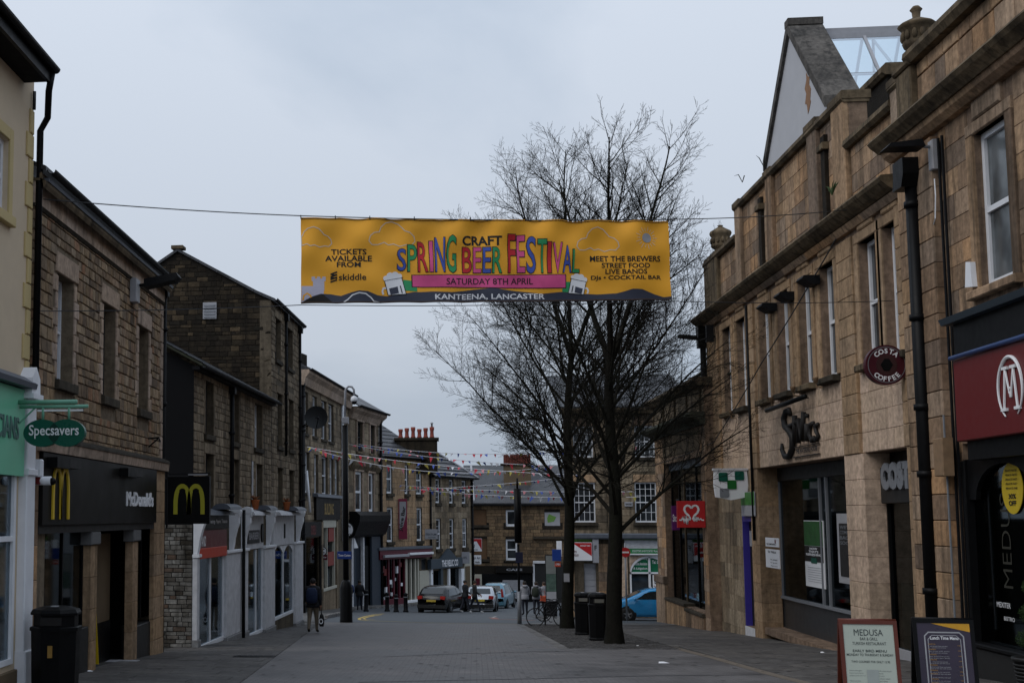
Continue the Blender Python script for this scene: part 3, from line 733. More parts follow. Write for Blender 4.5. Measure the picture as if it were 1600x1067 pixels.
def line(name, label, pts, w, mat, closed=False):
    c = math.cos(SL); vs = []; fs = []
    P = [Vector((x, y)) for x, y in pts]
    for i, p in enumerate(P):
        d = (P[min(i+1, len(P)-1)]-P[max(i-1, 0)]).normalized(); n = Vector((-d.y, d.x))*w/2
        vs += [((p+n).x, (p+n).y/c, .009), ((p-n).x, (p-n).y/c, .009)]
    fs = [(2*i, 2*i+1, 2*i+3, 2*i+2) for i in range(len(P)-1)]
    me = bpy.data.meshes.new(name); me.from_pydata(vs, [], fs); me.materials.append(mat)
    o = bpy.data.objects.new(name, me); C.objects.link(o); o.location = (0, 0, G0); o.rotation_euler = (SL, 0, 0)
    return tag(o, label, None, None, 'structure')
line('yellow_line', None, [gp(*p) for p in [(600, 958.6), (585, 960), (570, 963), (561, 966), (562, 968), (575, 969.3), (600, 970.3), (640, 971.8), (700, 973.4), (760, 974), (808, 974.6)]], .13, M_yline)
line('yellow_line', None, [gp(*p) for p in [(596, 960.2), (585, 961.5), (574, 964), (568, 966), (571, 967.3), (585, 968.2)]], .11, M_yline)
line('worn_red_marking', None, [gp(*p) for p in [(769, 964.5), (775, 967), (800, 967.6), (835, 969)]], .35, plain('worn_red_line', (.22, .10, .08), .8, var=.3, scale=9))
line('worn_white_marking', None, [gp(*p) for p in [(768, 965), (775, 962.8), (800, 963.5), (835, 965.5)]], .12, M_wline)
line('drainage_channel', None, [gp(600, 1026), gp(720, 1021), gp(880, 1017), gp(1000, 1013)], .06, M_ground)
line('drainage_channel', None, [gp(560, 1066), gp(800, 1061), gp(1000, 1056), gp(1190, 1054)], .06, M_ground)
line('paving_edge', None, [gp(812, 975.5), gp(845, 993), gp(882, 1013.5)], .28, M_kerb)
line('paving_edge', None, [gp(882, 1013.5), gp(960, 1013), gp(1050, 1011.5)], .22, M_kerb)
line('paving_edge', None, [gp(1050, 1011), gp(1120, 1029), gp(1200, 1052), gp(1290, 1075), gp(1500, 1140)], .24, plain('buff_edging', (.14, .115, .09), .8, var=.3, bump=.3))

# flagstones, each one a piece: left and right pavements
def flags(name, x_of, y0, y1, side, wmat, n=300, big=.95, row=.62, seed=3):
    c = math.cos(SL)
    pts = side
    base = gsheet(name, pts, .004, plain('flag_joint', (.035, .033, .03), .9)); r = random.Random(seed)
    rects = []; y = y0; k = 0
    while y < y1:
        xa, xb = x_of(y+row/2); x = xa-(k % 2)*r.uniform(.2, .5); k += 1
        while x < xb:
            w = r.uniform(big*.6, big*1.2); a, bq = max(x, xa), min(x+w, xb)
            if bq-a > .08: rects.append((a, bq, y, y+row))
            x += w
        y += row
    rects.sort(key=lambda q: math.hypot(q[0], q[2]) if q[2] > 17 else 99)
    def slab(b, q):
        e = .006; t = r.uniform(.010, .016); tl = r.uniform(-.002, .002)
        b.add([(q[0]+e, (q[2]+e)/c, .004), (q[1]-e, (q[2]+e)/c, .004), (q[1]-e, (q[3]-e)/c, .004), (q[0]+e, (q[3]-e)/c, .004),
               (q[0]+e*2, (q[2]+e*2)/c, t+tl), (q[1]-e*2, (q[2]+e*2)/c, t), (q[1]-e*2, (q[3]-e*2)/c, t-tl), (q[0]+e*2, (q[3]-e*2)/c, t)],
              [(4, 5, 6, 7), (0, 1, 5, 4), (1, 2, 6, 5), (2, 3, 7, 6), (3, 0, 4, 7)])
    for q in rects[:n]:
        b = MB(); slab(b, q); obj('flagstone', b, wmat, base)
    if rects[n:]:
        b = MB()
        for q in rects[n:]: slab(b, q)
        obj('flagstones', b, wmat, base, kind='stuff')
    return base
XB, XLf = -6.45, 11.0
flags('left_pavement', lambda y: (-6.6 if y < 33 else -6.6+(y-33)*.08, lx(y)), 14, YR, [(-7.2, -20), (lx(-20), -20), (lx(YR), YR+.3), (lx(YR)-.0, YR+.5), (-9, YR+.5)], M_flag, seed=3)
rx = lambda y: K3[0]+.3+(K2[0]-K3[0])*max(0, min(1, (y-K3[1])/(K2[1]-K3[1]))) if y < K2[1] else 6.25
flags('right_flags', lambda y: (rx(y), 13.4), 14, YR, [(K3[0]+.35, -20), (16, -20), (16, YR), (6.25, YR), (6.25, K2[1]), (K2[0], K2[1]), (K3[0]+.1, K3[1])], M_flag, seed=5, big=.9)
# small setts of the tree bed: too many to pick apart
tb = gsheet('tree_bed', [K1, K2, (6.25, K2[1]), (6.25, YR), K0], .004, plain('bed_joint', (.02, .018, .016), .95)); b = MB(); r = random.Random(8); y = K1[1]-.2
cs = math.cos(SL)
while y < YR-.1:
    t = (y-K1[1])/(YR-K1[1]); xa = K1[0]+(K0[0]-K1[0])*max(0, t)+.1; x = xa+r.uniform(0, .1)
    while x < 6.1:
        w = r.uniform(.09, .16); h = r.uniform(.016, .03)
        b.add([(x, y/cs, 0), (x+w-.015, y/cs, 0), (x+w-.015, (y+.1)/cs, 0), (x, (y+.1)/cs, 0), (x+.012, (y+.012)/cs, h), (x+w-.027, (y+.012)/cs, h), (x+w-.027, (y+.088)/cs, h), (x+.012, (y+.088)/cs, h)],
              [(4, 5, 6, 7), (0, 1, 5, 4), (1, 2, 6, 5), (2, 3, 7, 6), (3, 0, 4, 7)])
        x += w
    y += .115
obj('setts', b, M_bed, tb, kind='stuff')

# ================================================================== LEFT ROW
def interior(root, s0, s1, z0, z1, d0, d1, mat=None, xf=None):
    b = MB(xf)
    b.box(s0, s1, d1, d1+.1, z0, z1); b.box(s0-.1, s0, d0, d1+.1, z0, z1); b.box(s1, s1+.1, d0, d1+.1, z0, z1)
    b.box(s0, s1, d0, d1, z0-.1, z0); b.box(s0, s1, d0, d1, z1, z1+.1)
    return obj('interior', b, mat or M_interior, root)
def pane(root, s0, s1, z0, z1, d, mat=None, xf=None, th=.01):
    b = MB(xf); b.box(s0, s1, d, d+th, z0, z1); return obj('pane', b, mat or M_glass, root)

# ---- A: cream rendered opticians at the left edge
yA1 = atX(44.5, 600, XB).y
fA = Fr(XB, 8., math.pi/2, gz(18)); sA1 = yA1-8-.02
rA = froot('opticians_building', fA, 'cream rendered building with yellow quoins and a mint green shopfront at the left edge', 'building')
zeA = fA.z_(40, 134, -.0)
holesA = [(fA.s_(-60, 300), fA.s_(11.5, 300), fA.z_(8, 335), fA.z_(8, 215)), (sA1-7, sA1-.55, fA.g(sA1)+.45, fA.z_(20, 745)+.05)]
zf0, zf1 = fA.z_(38, 745), fA.z_(38, 612)
wall(rA, 0, sA1, fA.g(sA1)-.3, zeA+.3, holesA, M_cream, zf=0)
h = holesA[0]; window(rA, *h, d=.12, fr=.09, pane=M_pane2)
b = MB(); b.cbox(h[0]-.1, h[1]+.16, -.10, .05, h[2]-.16, h[2]-.002); obj('sill', b, M_quoin, rA)
b = MB(); b.cbox(h[1]+.004, h[1]+.16, -.035, .05, h[2]+.003, h[3]+.2, .01); b.cbox(h[0], h[1], -.035, .05, h[3]+.003, h[3]+.2, .01); obj('window_surround', b, M_quoin, rA)
# quoins, long and short
z = fA.z_(30, 600); i = 0
while z < zeA-.3:
    b = MB(); w = .30 if i % 2 else .16
    b.cbox(sA1-w-.06, sA1-.04, -.035, .03, z+.01, z+.4, .012); obj('quoin', b, M_quoin, rA); z += .41; i += 1
b = MB()
b.prism([(-.40, zeA+.02), (.3, zeA+.02), (.3, zeA+.10), (-.40, zeA+.10)], 0, sA1-.5, 'x'); obj('soffit', b, M_soffit, rA)
b = MB(); b.prism([(-.44, zeA-.0), (-.38, zeA-.0), (-.38, zeA+.24), (-.44, zeA+.24)], 0, sA1-.48, 'x'); obj('fascia_board', b, M_black, rA)
roofslab(rA, 0, sA1-.46, -.46, zeA+.22, 4, zeA+2.6)
gutter(rA, 0, sA1-.44, -.50, zeA+.24, .075, M_black)
b = MB(); b.tube([(sA1-.5, -.46, zeA+.2), (sA1-.48, -.40, zeA-.12), (sA1+.06, -.22, zeA-.38), (sA1+.06, -.10, zeA-.6), (sA1+.06, -.10, zf1-.1)], .055, 10); obj('downpipe', b, M_black, rA)
b = MB(); b.tube([(sA1-.13, -.05, zeA-.3), (sA1-.13, -.05, zeA+.0)], .03, 8); obj('cable_conduit', b, M_cable, rA)
# mint fascia and shop window
b = MB(); b.box(sA1-7, sA1-.42, -.10, -.002, zf0, zf1); obj('fascia', b, M_mint, rA)
b = MB(); b.prism([(-.24, zf1+.02), (.0, zf1+.02), (.0, zf1+.24), (-.10, zf1+.2), (-.26, zf1+.1)], 0, sA1-.3, 'x'); obj('fascia_cornice', b, M_lead, rA)
b = MB(); b.cbox(sA1-.38, sA1+.04, -.14, -.002, fA.g(sA1)+.62, zf1-.05, .015); b.cbox(sA1-.40, sA1+.06, -.18, -.002, zf0+.02, zf0+.12, .01)
b.cbox(sA1-.40, sA1+.06, -.18, -.002, fA.g(sA1), fA.g(sA1)+.62, .02); obj('pilaster', b, M_white, rA)
b = MB(); b.prism([(sA1-.46, zf1-.05), (sA1-.04, zf1-.05), (sA1-.06, zf1+.2), (sA1-.25, zf1+.38), (sA1-.44, zf1+.2)], -.22, -.002, 'y'); b.box(sA1-.5, sA1-.0, -.26, -.002, zf1-.13, zf1-.05); obj('console', b, M_white, rA)
h = holesA[1]
for q in ((h[1]-.10, h[1], h[2], h[3]), (h[0], h[1]-.1, h[2]+1.85, h[2]+1.93), (h[0], h[1]-.1, h[2], h[2]+.08)):
    b = MB(); b.box(q[0], q[1], -.03, .05, q[2], q[3]); obj('window_frame', b, M_white, rA)
b = MB(); b.cbox(h[0], sA1-.42, -.06, .0, fA.g(sA1)-.2, h[2]-.1, .01); obj('stall_riser', b, M_tan, rA)
pane(rA, h[0], h[1]-.1, h[2]+.08, h[3], .02); interior(rA, h[0], h[1], h[2], h[3], .45, 3)
b = MB(); b.box(h[0], h[1]-.25, .35, .37, h[2]+.1, h[2]+1.8); obj('display_panel', b, plain('green_display', (.02, .20, .09), .5, var=.25, scale=1.5), rA)
t = froot('fascia_lettering', fA, 'grey raised letters at the end of the mint green fascia', 'lettering', s=sA1-1.2, y=-.12, z=zf0+.55)
b = MB(); put_text(b, 'OPTICIANS', -.42, 0, 1.75, .34, 0, .012, th=.02); obj('letters', b, plain('letter_grey', (.09, .17, .15), .5), t)

# ---- projecting opticians sign
Ys = fA.world(sA1-.75, 0, 0).y
p0, p1 = atY(38, 677, Ys), atY(134, 677, Ys)
t = thing('hanging_sign', 'dark green double oval opticians sign hanging from a mint bracket', 'sign', (p0.x, Ys, p0.z))
wd_ = p1.x-p0.x; rr = wd_*.30
b = MB(); b.disc((rr, 0), rr, -.05, 40, rr*.72, th=.1); b.disc((wd_-rr, 0), rr, -.051, 40, rr*.72, th=.102); obj('panel', b, M_dgrn, t)
b = MB(); n_ = 16
ov = [(wd_/2, .165)]+[(rr+rr*.99*math.cos(a), rr*.71*math.sin(a)) for a in [math.radians(v) for v in (44, 30, 15, 0, -15, -30, -44)]]+[(wd_/2, -.165)]+[(wd_-rr-rr*.99*math.cos(a), rr*.71*math.sin(a)) for a in [math.radians(v) for v in (-44, -30, -15, 0, 15, 30, 44)]]
b.prism(ov, -.056, -.053, 'y'); obj('overlap', b, plain('overlap_green', (.003, .03, .022), .3), t)
b = MB(); put_text(b, 'Specsavers', wd_/2, -.085, wd_*.81, .21, -.062, .012); obj('lettering', b, M_wht, t)
b = MB()
for x in (rr, wd_-rr*.92): b.tube([(x, 0, rr*.70), (x, 0, rr*.70+.22)], .022, 8)
obj('hanger', b, M_mint2, t)
b = MB(); zt_ = rr*.72+.2
b.tube([(-.12, 0, zt_+.07), (wd_*.85, 0, zt_+.07)], .035, 8); b.tube([(-.08, 0, zt_), (wd_+.03, 0, zt_)], .028, 8); b.tube([(-.09, 0, zt_-.26), (.16, 0, zt_-.02)], .014, 6)
b.box(-.14, -.11, -.04, .04, zt_-.38, zt_+.14); obj('bracket', b, M_mint2, t)
b = MB(); b.box(rr*.7, wd_-.05, -.015, .015, zt_-.075, zt_-.045); obj('light_strip', b, M_wht, t)

# ---- B: rubble stone building with the burger restaurant
fB = Fr(XB, yA1, math.pi/2, gz(yA1+4)); sB1 = fB.s_(253, 600)
rB = froot('restaurant_building', fB, 'brown rubble stone building with three tall windows above the dark burger restaurant fascia', 'building')
zS = avg([fB.z_(100, 595), fB.z_(169, 622), fB.z_(223, 643)]); zH = avg([fB.z_(100, 432), fB.z_(169, 476), fB.z_(223, 512)])
wB = [(fB.s_(88.4, 520), fB.s_(113.5, 520)), (fB.s_(159, 550), fB.s_(180, 550)), (fB.s_(215, 580), fB.s_(231.5, 580))]
ww = avg(c-a for a, c in wB); wB = [((a+c)/2-ww/2, (a+c)/2+ww/2) for a, c in wB]
zb0 = avg([fB.z_(104, 360), fB.z_(251, 471)])     # bottom of the frieze band
zg = avg([fB.z_(54, 243, -.22), fB.z_(258, 434, -.22)])       # gutter
zfb = fB.z_(67, 708, -.16)+.08; zft = zfb+.14           # shop cornice
zsb = avg([fB.z_(67, 817, -.16), fB.z_(244, 819, -.16)])      # bottom of the sign board
ztr = avg([fB.z_(67, 829, -.1), fB.z_(244, 826, -.1)])
doorB = (fB.s_(147, 950), fB.s_(203, 950)); win1 = (fB.s_(69, 900), fB.s_(137, 900)); win2 = (fB.s_(212, 900), fB.s_(238, 900))
gB = lambda s: fB.g(s)
hB = [(a, c, zS, zH) for a, c in wB]
gh = [(win1[0], win1[1], gB(win1[1])+.62, ztr), (doorB[0], doorB[1], gB(sB1)-.6, ztr), (win2[0], win2[1]+.15, gB(win2[0])+.75, ztr)]
wall(rB, 0, sB1, gB(sB1)-.4, zg-.1, hB+[(win1[0], win2[1]+.15, gB(sB1)-.6, ztr)], M_rubmort, th=.45)
ho = []
for a, c, d, e in hB:
    ho.append((a-.16, c+.16, d-.16, e+.36))
blkh = []
for i, (a, c, d, e) in enumerate(hB):
    window(rB, a, c, d, e, d=.26, sill=M_sill, sillh=.17, sillo=.10, nx=1, fr=.06, mat=plain('dark_sash', (.03, .03, .03), .5) if i else M_sash, pane=M_pane)
    b = MB(); b.cbox(a-.14, c+.22, -.035, .05, e+.004, e+.36, .012); obj('lintel', b, M_dress, rB)
    z = d+.01; k = 0
    while z < e-.05:
        hh = min(.30, e-z)
        for sg, w0 in ((-1, .30 if k % 2 else .13), (1, .13 if k % 2 else .28)):
            b = MB()
            if sg < 0: b.cbox(a-w0, a-.003, -.03, .05, z+.005, z+hh-.005, .012); blkh.append((a-w0, a, z, z+hh))
            else: b.cbox(c+.003, c+w0, -.03, .05, z+.005, z+hh-.005, .012); blkh.append((c, c+w0, z, z+hh))
            obj('jamb_stone', b, M_dress, rB)
        z += hh; k += 1
    blkh += [(a-.14, c+.22, e, e+.37), (a-.1, c+.1, d-.2, d)]
z = zft; k = 0
while z < zb0-.05:
    hh = min(.32, zb0-z); w0 = .34 if k % 2 else .2
    b = MB(); b.cbox(sB1-w0, sB1-.002, -.03, .05, z+.005, z+hh-.005, .012); obj('quoin', b, M_dress, rB); blkh.append((sB1-w0, sB1, z, z+hh))
    z += hh; k += 1
stones(rB, 0.02, sB1, zft, zb0, hB+blkh, M_rub, ch=(.12, .26), cw=(.14, .36), nobj=300, seed=11, proud=.035)
profile(rB, 0, sB1, [(-.05, zb0+.004), (.05, zb0+.004), (.05, zb0+.40), (-.05, zb0+.40)], M_dress, 'frieze_block', blocks=.85)
profile(rB, 0, sB1, [(-.05, zb0-.05), (.05, zb0-.05), (.05, zb0+.0), (-.09, zb0-.0)], M_sill, 'band')
profile(rB, -.02, sB1+.05, [(-.12, zb0+.404), (.05, zb0+.404), (.05, zg-.18), (-.22, zg-.18), (-.22, zg-.24), (-.19, zg-.30), (-.15, zb0+.5), (-.12, zb0+.48)], M_corn, 'cornice', blocks=1.5)
profile(rB, .1, sB1+.06, [(-.24, zg-.176), (.3, zg-.176), (.3, zg-.10), (-.25, zg-.12)], M_lead, 'lead_flashing')
gutter(rB, .05, sB1+.08, -.30, zg, .075, M_black)
roofslab(rB, 0, sB1+.05, -.22, zg-.02, 4.5, zg+2.0)
profile(rB, .2, sB1+.02, [(-.22, zft), (.0, zft), (.0, zft+.05), (-.06, zft+.12), (-.2, zft+.05)], M_sill, 'shop_cornice')
profile(rB, .2, sB1+.02, [(-.18, zfb-.04), (.0, zfb-.04), (.0, zft-.004), (-.2, zft-.004)], M_dress, 'shop_moulding')
# the board, trim, pilasters, plinths
sb0, sb1 = fB.s_(67, 760, -.16), fB.s_(245, 760, -.16)
b = MB(); b.cbox(sb0, sb1, -.16, -.002, zsb, zfb-.05, .01); obj('fascia', b, M_char, rB)
b = MB(); b.box(sb0, sb1, -.10, -.002, ztr-.02, zsb-.003); obj('fascia_trim', b, M_charp, rB)
for s_ in (fB.s_(77, 712, -.2), fB.s_(190, 735, -.2)):
    b = MB(); b.box(s_, s_+.75, -.34, -.164, zfb-.30, zfb-.13); obj('sign_light', b, M_black, rB)
    b = MB(); b.box(s_+.75, s_+1.45, -.33, -.166, zfb-.28, zfb-.14); obj('sign_light_cover', b, M_charp, rB)
pilaster(rB, .03, sb0-.03, gB(0), zfb+.1, M_ash3, -.10, .55)
pilaster(rB, sb1+.05, sB1-.03, gB(sB1)-.1, zfb-.05, M_ash, -.10, .5)
for a, c in ((win1[1]+.02, doorB[0]-.01), (doorB[1]+.01, win2[0]-.02)):
    pilaster(rB, a, c, gB(a)-.05, ztr-.28, M_ash, -.05, .6, y1=.12)
    b = MB(); b.cbox(a-.10, c+.08, -.10, .14, ztr-.27, ztr-.025, .02); obj('capital', b, plain('capital_grey', (.13, .13, .13), .7), rB)
for a, c in ((win1[0]-.02, win1[1]), (win2[0], win2[1]+.18)):
    b = MB(); b.cbox(a, c, -.03, .3, gB(c)-.3, gB(a)+.70, .012); obj('stall_riser', b, M_charp, rB)
for a, c, d, e in (gh[0], gh[2]):
    pane(rB, a, c, d+.05, e, .12, M_glassd)
    for q in (a, (a+c)/2, c-.04): b = MB(); b.box(q, q+.04, .09, .16, d+.05, e); obj('mullion', b, M_black, rB)
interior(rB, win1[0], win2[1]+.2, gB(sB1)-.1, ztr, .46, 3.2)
b = MB(); b.box(doorB[0]+.9, doorB[1]+.0, .44, .50, gB(sB1)+1., ztr-.1); obj('door_panel', b, M_tan, rB)
b = MB(); b.box(doorB[0]+.9, doorB[1], .42, .5, gB(sB1)-.2, gB(sB1)+.99); obj('door_kickboard', b, M_black, rB)
b = MB(); b.box(doorB[0]+.05, doorB[1]-.1, -.25, .4, gB(doorB[1])-.06, gB(doorB[1])+.03); obj('doorstep', b, M_lgrey, rB)
for q in ((win1[0]+.5, .8, 1.6, (.16, .03, .02)), (win1[0]+1.3, .7, 1.2, (.30, .24, .12)), (win1[0]+.2, 1.0, 1.9, (.03, .05, .18))):
    b = MB(); b.box(q[0], q[0]+.5, .9, .93, gB(2)+q[2], gB(2)+q[2]+.5); obj('menu_poster', b, plain('poster_%d' % int(q[0]*100), q[3], .6, var=.5, scale=5), rB)
# logo: tall double arch on the board
def arches(b, cx, z0, w, h, y, th, t=.13, pw=2.3):
    def leg(x0, x1, flip, zb):
        n = 22; o = []; inn = []
        for i in range(n+1):
            a = math.pi*i/n; ca, sa = math.cos(a), math.sin(a)
            px_ = (abs(ca)**(1.0))*(-1 if ca > 0 else 1)
            o.append(((x0+x1)/2+px_*(x1-x0)/2, z0+h*(sa**(1/pw) if sa > 1e-6 else 0)))
            inn.append(((x0+x1)/2+px_*((x1-x0)/2-t*w*(.62 if abs(ca) < .6 else 1)), z0+(h-t*w*1.05)*(sa**(1/pw) if sa > 1e-6 else 0)))
        if zb:
            m = (x1 if zb > 0 else x0)
        b_ = []
        for i in range(n):
            q = [o[i], o[i+1], inn[i+1], inn[i]]; b.prism(q, y, y+th, 'y')
    leg(cx-w/2, cx+t*w/2, False, 1); leg(cx-t*w/2, cx+w/2, True, -1)
a0, a1 = fB.s_(83.5, 770, -.19), fB.s_(109.5, 770, -.19); zz0, zz1 = fB.z_(96, 811, -.19), fB.z_(96, 728, -.19)
t = froot('arch_logo', fB, 'tall thin yellow double arch logo on the charcoal fascia board', 'logo', s=(a0+a1)/2, y=-.19, z=zz0)
b = MB(); arches(b, 0, 0, a1-a0, zz1-zz0, 0, .03, t=.085, pw=2.6); obj('arches', b, M_yel, t)
a0, a1 = fB.s_(199, 778, -.19), fB.s_(240.5, 778, -.19); zz0, zz1 = fB.z_(220, 791, -.19), fB.z_(205, 767, -.19)
t = froot('restaurant_name', fB, 'white raised restaurant name lettering at the right end of the charcoal board', 'lettering', s=(a0+a1)/2, y=-.185, z=zz0)
b = MB(); put_text(b, "McDonald's", 0, 0, a1-a0, (zz1-zz0), 0, .03, th=.025); obj('letters', b, M_wht, t)
# projecting square arch sign
Yp = fB.world(sB1+.35, 0, 0).y; p0, p1, p2 = atY(262, 818, Yp), atY(328, 818, Yp), atY(262, 744, Yp)
t = thing('projecting_sign', 'black square projecting sign with a yellow double arch', 'sign', (p0.x, Yp, p0.z)); wq, hq = p1.x-p0.x, p2.z-p0.z
b = MB(); b.cbox(0, wq, -.09, .09, 0, hq, .01); obj('panel', b, M_black, t)
b = MB(); arches(b, wq*.52, hq*.2, wq*.74, hq*.64, -.098, .005, t=.135, pw=2.); obj('arches', b, M_yel2, t)
b = MB(); b.tube([(-.1, 0, hq+.07), (wq, 0, hq+.07)], .018, 6); b.box(-.04, .0, -.03, .03, -.1, hq+.12); obj('bracket', b, M_iron, t)
b = MB(); b.box(wq*.5, wq*.95, -.13, -.07, hq+.02, hq+.05); obj('light_strip', b, M_lgrey, t)
# floodlight high on the wall, alarm box, camera, lamps and cables
s0, z0 = fB.U(203, 473); z1_ = fB.z_(203, 436)
t = froot('floodlight', fB, 'grey floodlight control box with dark lamp head high on the rubble stone wall', 'floodlight', s=s0, y=-.1, z=z0)
b = MB(); b.cbox(-.17, .17, -.08, .06, 0, z1_-z0, .015); obj('control_box', b, M_lgrey, t)
b = MB(); b.tube([(.1, -.08, z1_-z0-.12), (.1, -.3, z1_-z0-.08)], .03, 8); obj('arm', b, M_iron, t)
b = MB(); b.prism([(-.30, -.14), (-.30, .04), (-1.0, .16), (-1.05, .08), (-.96, .0)], -.2, .2, 'x'); o = obj('lamp_head', b, M_iron, t, loc=(.1, .08, z1_-z0-.05))
s0, z0 = fB.U(64, 738, -.1)
t = froot('alarm_box', fB, 'small white and red alarm box at the left end of the restaurant fascia', 'alarm box', s=.12, y=-.14, z=z0)
b = MB(); b.cbox(-.06, .08, -.08, .04, -.08, .2, .02); obj('housing', b, M_white, t)
b = MB(); b.cbox(-.05, .07, -.07, .03, -.2, -.085, .02); obj('strobe', b, M_mred, t)
t = froot('dome_camera', fB, 'white dome camera on a short arm below the alarm box', 'camera', s=.14, y=-.14, z=fB.z_(68, 752, -.1))
b = MB(); b.tube([(0, .04, 0), (0, -.22, 0)], .07, 12); obj('housing', b, M_white, t)
b = MB(); b.ball((0, -.24, -.01), .062, .062, .062, 12, 8); obj('lens', b, M_black, t)
s0, z0 = fB.U(230, 692)
t = froot('wall_bracket', fB, 'small black hanging basket bracket low on the rubble wall', 'bracket', s=s0, y=-.05, z=z0)
b = MB(); b.tube([(0, .05, .1), (0, -.22, .12), (0, -.25, .02)], .022, 6); b.tube([(0, .05, -.12), (0, -.2, .1)], .018, 6); obj('arm', b, M_iron, t)
pipe(rB, sB1+.12, gB(sB1), zg-.1, -.02, .06)

# ---- C: low two storey house with white shopfronts, D: tall gabled house
tC = (786-680)/2023.
Pc = atX(262, 700, -6.30)
aC = math.atan2(1, tC)
c0 = gnd(300, 1011.5); c0.y -= .0
fC = Fr(c0.x, c0.y, aC, gz(c0.y+6))
sC1 = fC.s_(423.5, 600); sD1 = fC.s_(470, 640)
rC = froot('low_shop_house', fC, 'low two storey stone house with mossy slate roof above the white shopfronts', 'building')
zEc = avg([fC.z_(300, 560, -.3), fC.z_(423, 621, -.3)]); gC = lambda s: fC.g(s)
zshop = avg([fC.z_(345, 797), fC.z_(420, 800)])
def WN(f, x0, x1, yt, yb): 
    ym = (yt+yb)/2; xm = (x0+x1)/2
    return [f.s_(x0, ym), f.s_(x1, ym), f.z_(xm, yb), f.z_(xm, yt)]
# windows upper: zoom readings
cW = [WN(fC, 320, 333, 600, 683), WN(fC, 397, 409, 628, 698)]
cW2 = [WN(fC, 320, 333.5, 711, 785), WN(fC, 399.5, 409.5, 724, 792)]
cX = [WN(fC, 362, 372.5, 615, 690), WN(fC, 362.5, 372.5, 717, 785)]
zt1 = avg(w[3] for w in cW); zs1 = avg(w[2] for w in cW); zt2 = avg(w[3] for w in cW2); 
hC = [(w[0], w[1], zs1, zt1) for w in cW+[cX[0]]]+[(w[0], w[1], zshop-.05, zt2) for w in cW2+[cX[1]]]
g0, g1 = gC(sC1)-.3, gC(0)
ug = [(fC.s_(312, 900), fC.s_(350, 900)), (fC.s_(386, 900), fC.s_(410, 900))]
hCg = [(a, c, gC(c)+.12, fC.z_(345, 855)) for a, c in ug]
wall(rC, 0, sC1, g0, zEc-.02, hC+hCg, M_midm, th=.4)
jam = []
for i, (a, c, d, e) in enumerate(hC):
    if i in (2, 5): # blocked windows
        b = MB(); b.box(a, c, .10, .3, d, e); obj('blocking', b, M_mid, rC)
        b = MB(); b.cbox(a-.08, c+.08, -.07, .1, d-.14, d-.002); obj('sill', b, M_sill, rC)
    else: window(rC, a, c, d, e, d=.22, sill=M_sill if i < 3 else None, pane=M_pane, mat=plain('dark_sash', (.03, .03, .03), .5) if i % 3 == 0 else M_sash)
    b = MB(); b.cbox(a-.16, c+.16, -.03, .05, e+.004, e+.28, .01); obj('lintel', b, M_mid, rC); jam.append((a-.16, c+.16, e, e+.285))
    for q0, q1 in ((a-.15, a-.003), (c+.003, c+.15)):
        b = MB(); b.cbox(q0, q1, -.025, .05, d+.003, e-.003, .01); obj('jamb', b, M_mid, rC); jam.append((q0, q1, d, e))
    jam.append((a-.1, c+.1, d-.16, d))
stones(rC, 0, sC1, zshop, zEc-.1, hC+jam, M_mid, ch=(.15, .25), cw=(.2, .5), nobj=260, seed=21)
# near gable end of C, facing up the street: dark, white peeling brick below
XC = (0, 0, math.pi/2)    # in the house's frame the end wall runs back into the block; handled with its own frame
def endxf(f, s, ang=None):
    # wall plane perpendicular to the facade at s, seen from lower s: local x runs to the right = towards the street (-y)
    return (s, 0, math.pi/2)
# local frame for the end wall: x' = from back to street. xf maps (x', y', z): rotated by -90 -> x'->-y?? use rotation +90 about s with mirrored run
def endwall(root, s, depth, z0, z1f, mat, smat, seed, z1=None, ch=(.12, .22), cw=(.18, .5), nobj=200, holes=(), name='end_wall', near=True):
    """end wall at local x = s, face looking towards lower x; profile top z1f(t), t = distance behind the street face"""
    # xf with angle -90deg: x' axis -> (0,-1): towards the street;  y' axis -> (1,0): into the block. origin at back corner (s, depth)
    xf = (s, depth, -math.pi/2)
    b = MB(xf); n = 24
    pts = [(0, z0)]+[(depth*i/n, z1f(depth-depth*i/n)) for i in range(n+1)]+[(depth, z0)]
    b.prism(pts[::-1], .0, .35, 'y'); obj(name, b, mat, root)
    stones(root, 0, depth, z0, max(p[1] for p in pts), list(holes), smat, ch=ch, cw=cw, nobj=nobj, xf=xf, top=lambda x: z1f(depth-x)-.02, seed=seed)
    return xf
zp = fC.z_(300, 818)
xfC = (0, 3., -math.pi/2)
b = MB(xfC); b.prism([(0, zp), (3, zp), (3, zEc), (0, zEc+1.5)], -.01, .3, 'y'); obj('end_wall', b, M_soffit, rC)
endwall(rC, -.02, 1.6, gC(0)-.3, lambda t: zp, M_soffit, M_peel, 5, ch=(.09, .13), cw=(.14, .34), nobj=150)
# roof with eaves and gutter
rs = .55
roofslab(rC, -.25, sC1+.0, -.28, zEc-.06, 4.2, zEc-.06+4.48*rs, M_moss, th=.07)
b = MB()
for i in range(11):      # slate courses, overlapping
    y = -.30+i*.4; z = zEc+.012+i*.4*rs
    k = 0; x = -.27
    while x < sC1-.02:
        w = R.uniform(.26, .40); b.add([(x, y, z+.02), (min(x+w-.008, sC1), y, z+.02), (min(x+w-.008, sC1), y+.44, z+.44*rs+.004), (x, y+.44, z+.44*rs+.004), (x, y, z), (min(x+w-.008, sC1), y, z)], [(0, 1, 2, 3), (4, 5, 1, 0)]); x += w
obj('roof_slates', b, M_slate, rC, kind='stuff')
gutter(rC, -.25, sC1+.05, -.33, zEc-.04, .075, M_iron)
b = MB(); b.box(-.2, sC1, -.2, .0, zEc-.14, zEc-.05); obj('eaves_board', b, M_iron, rC)
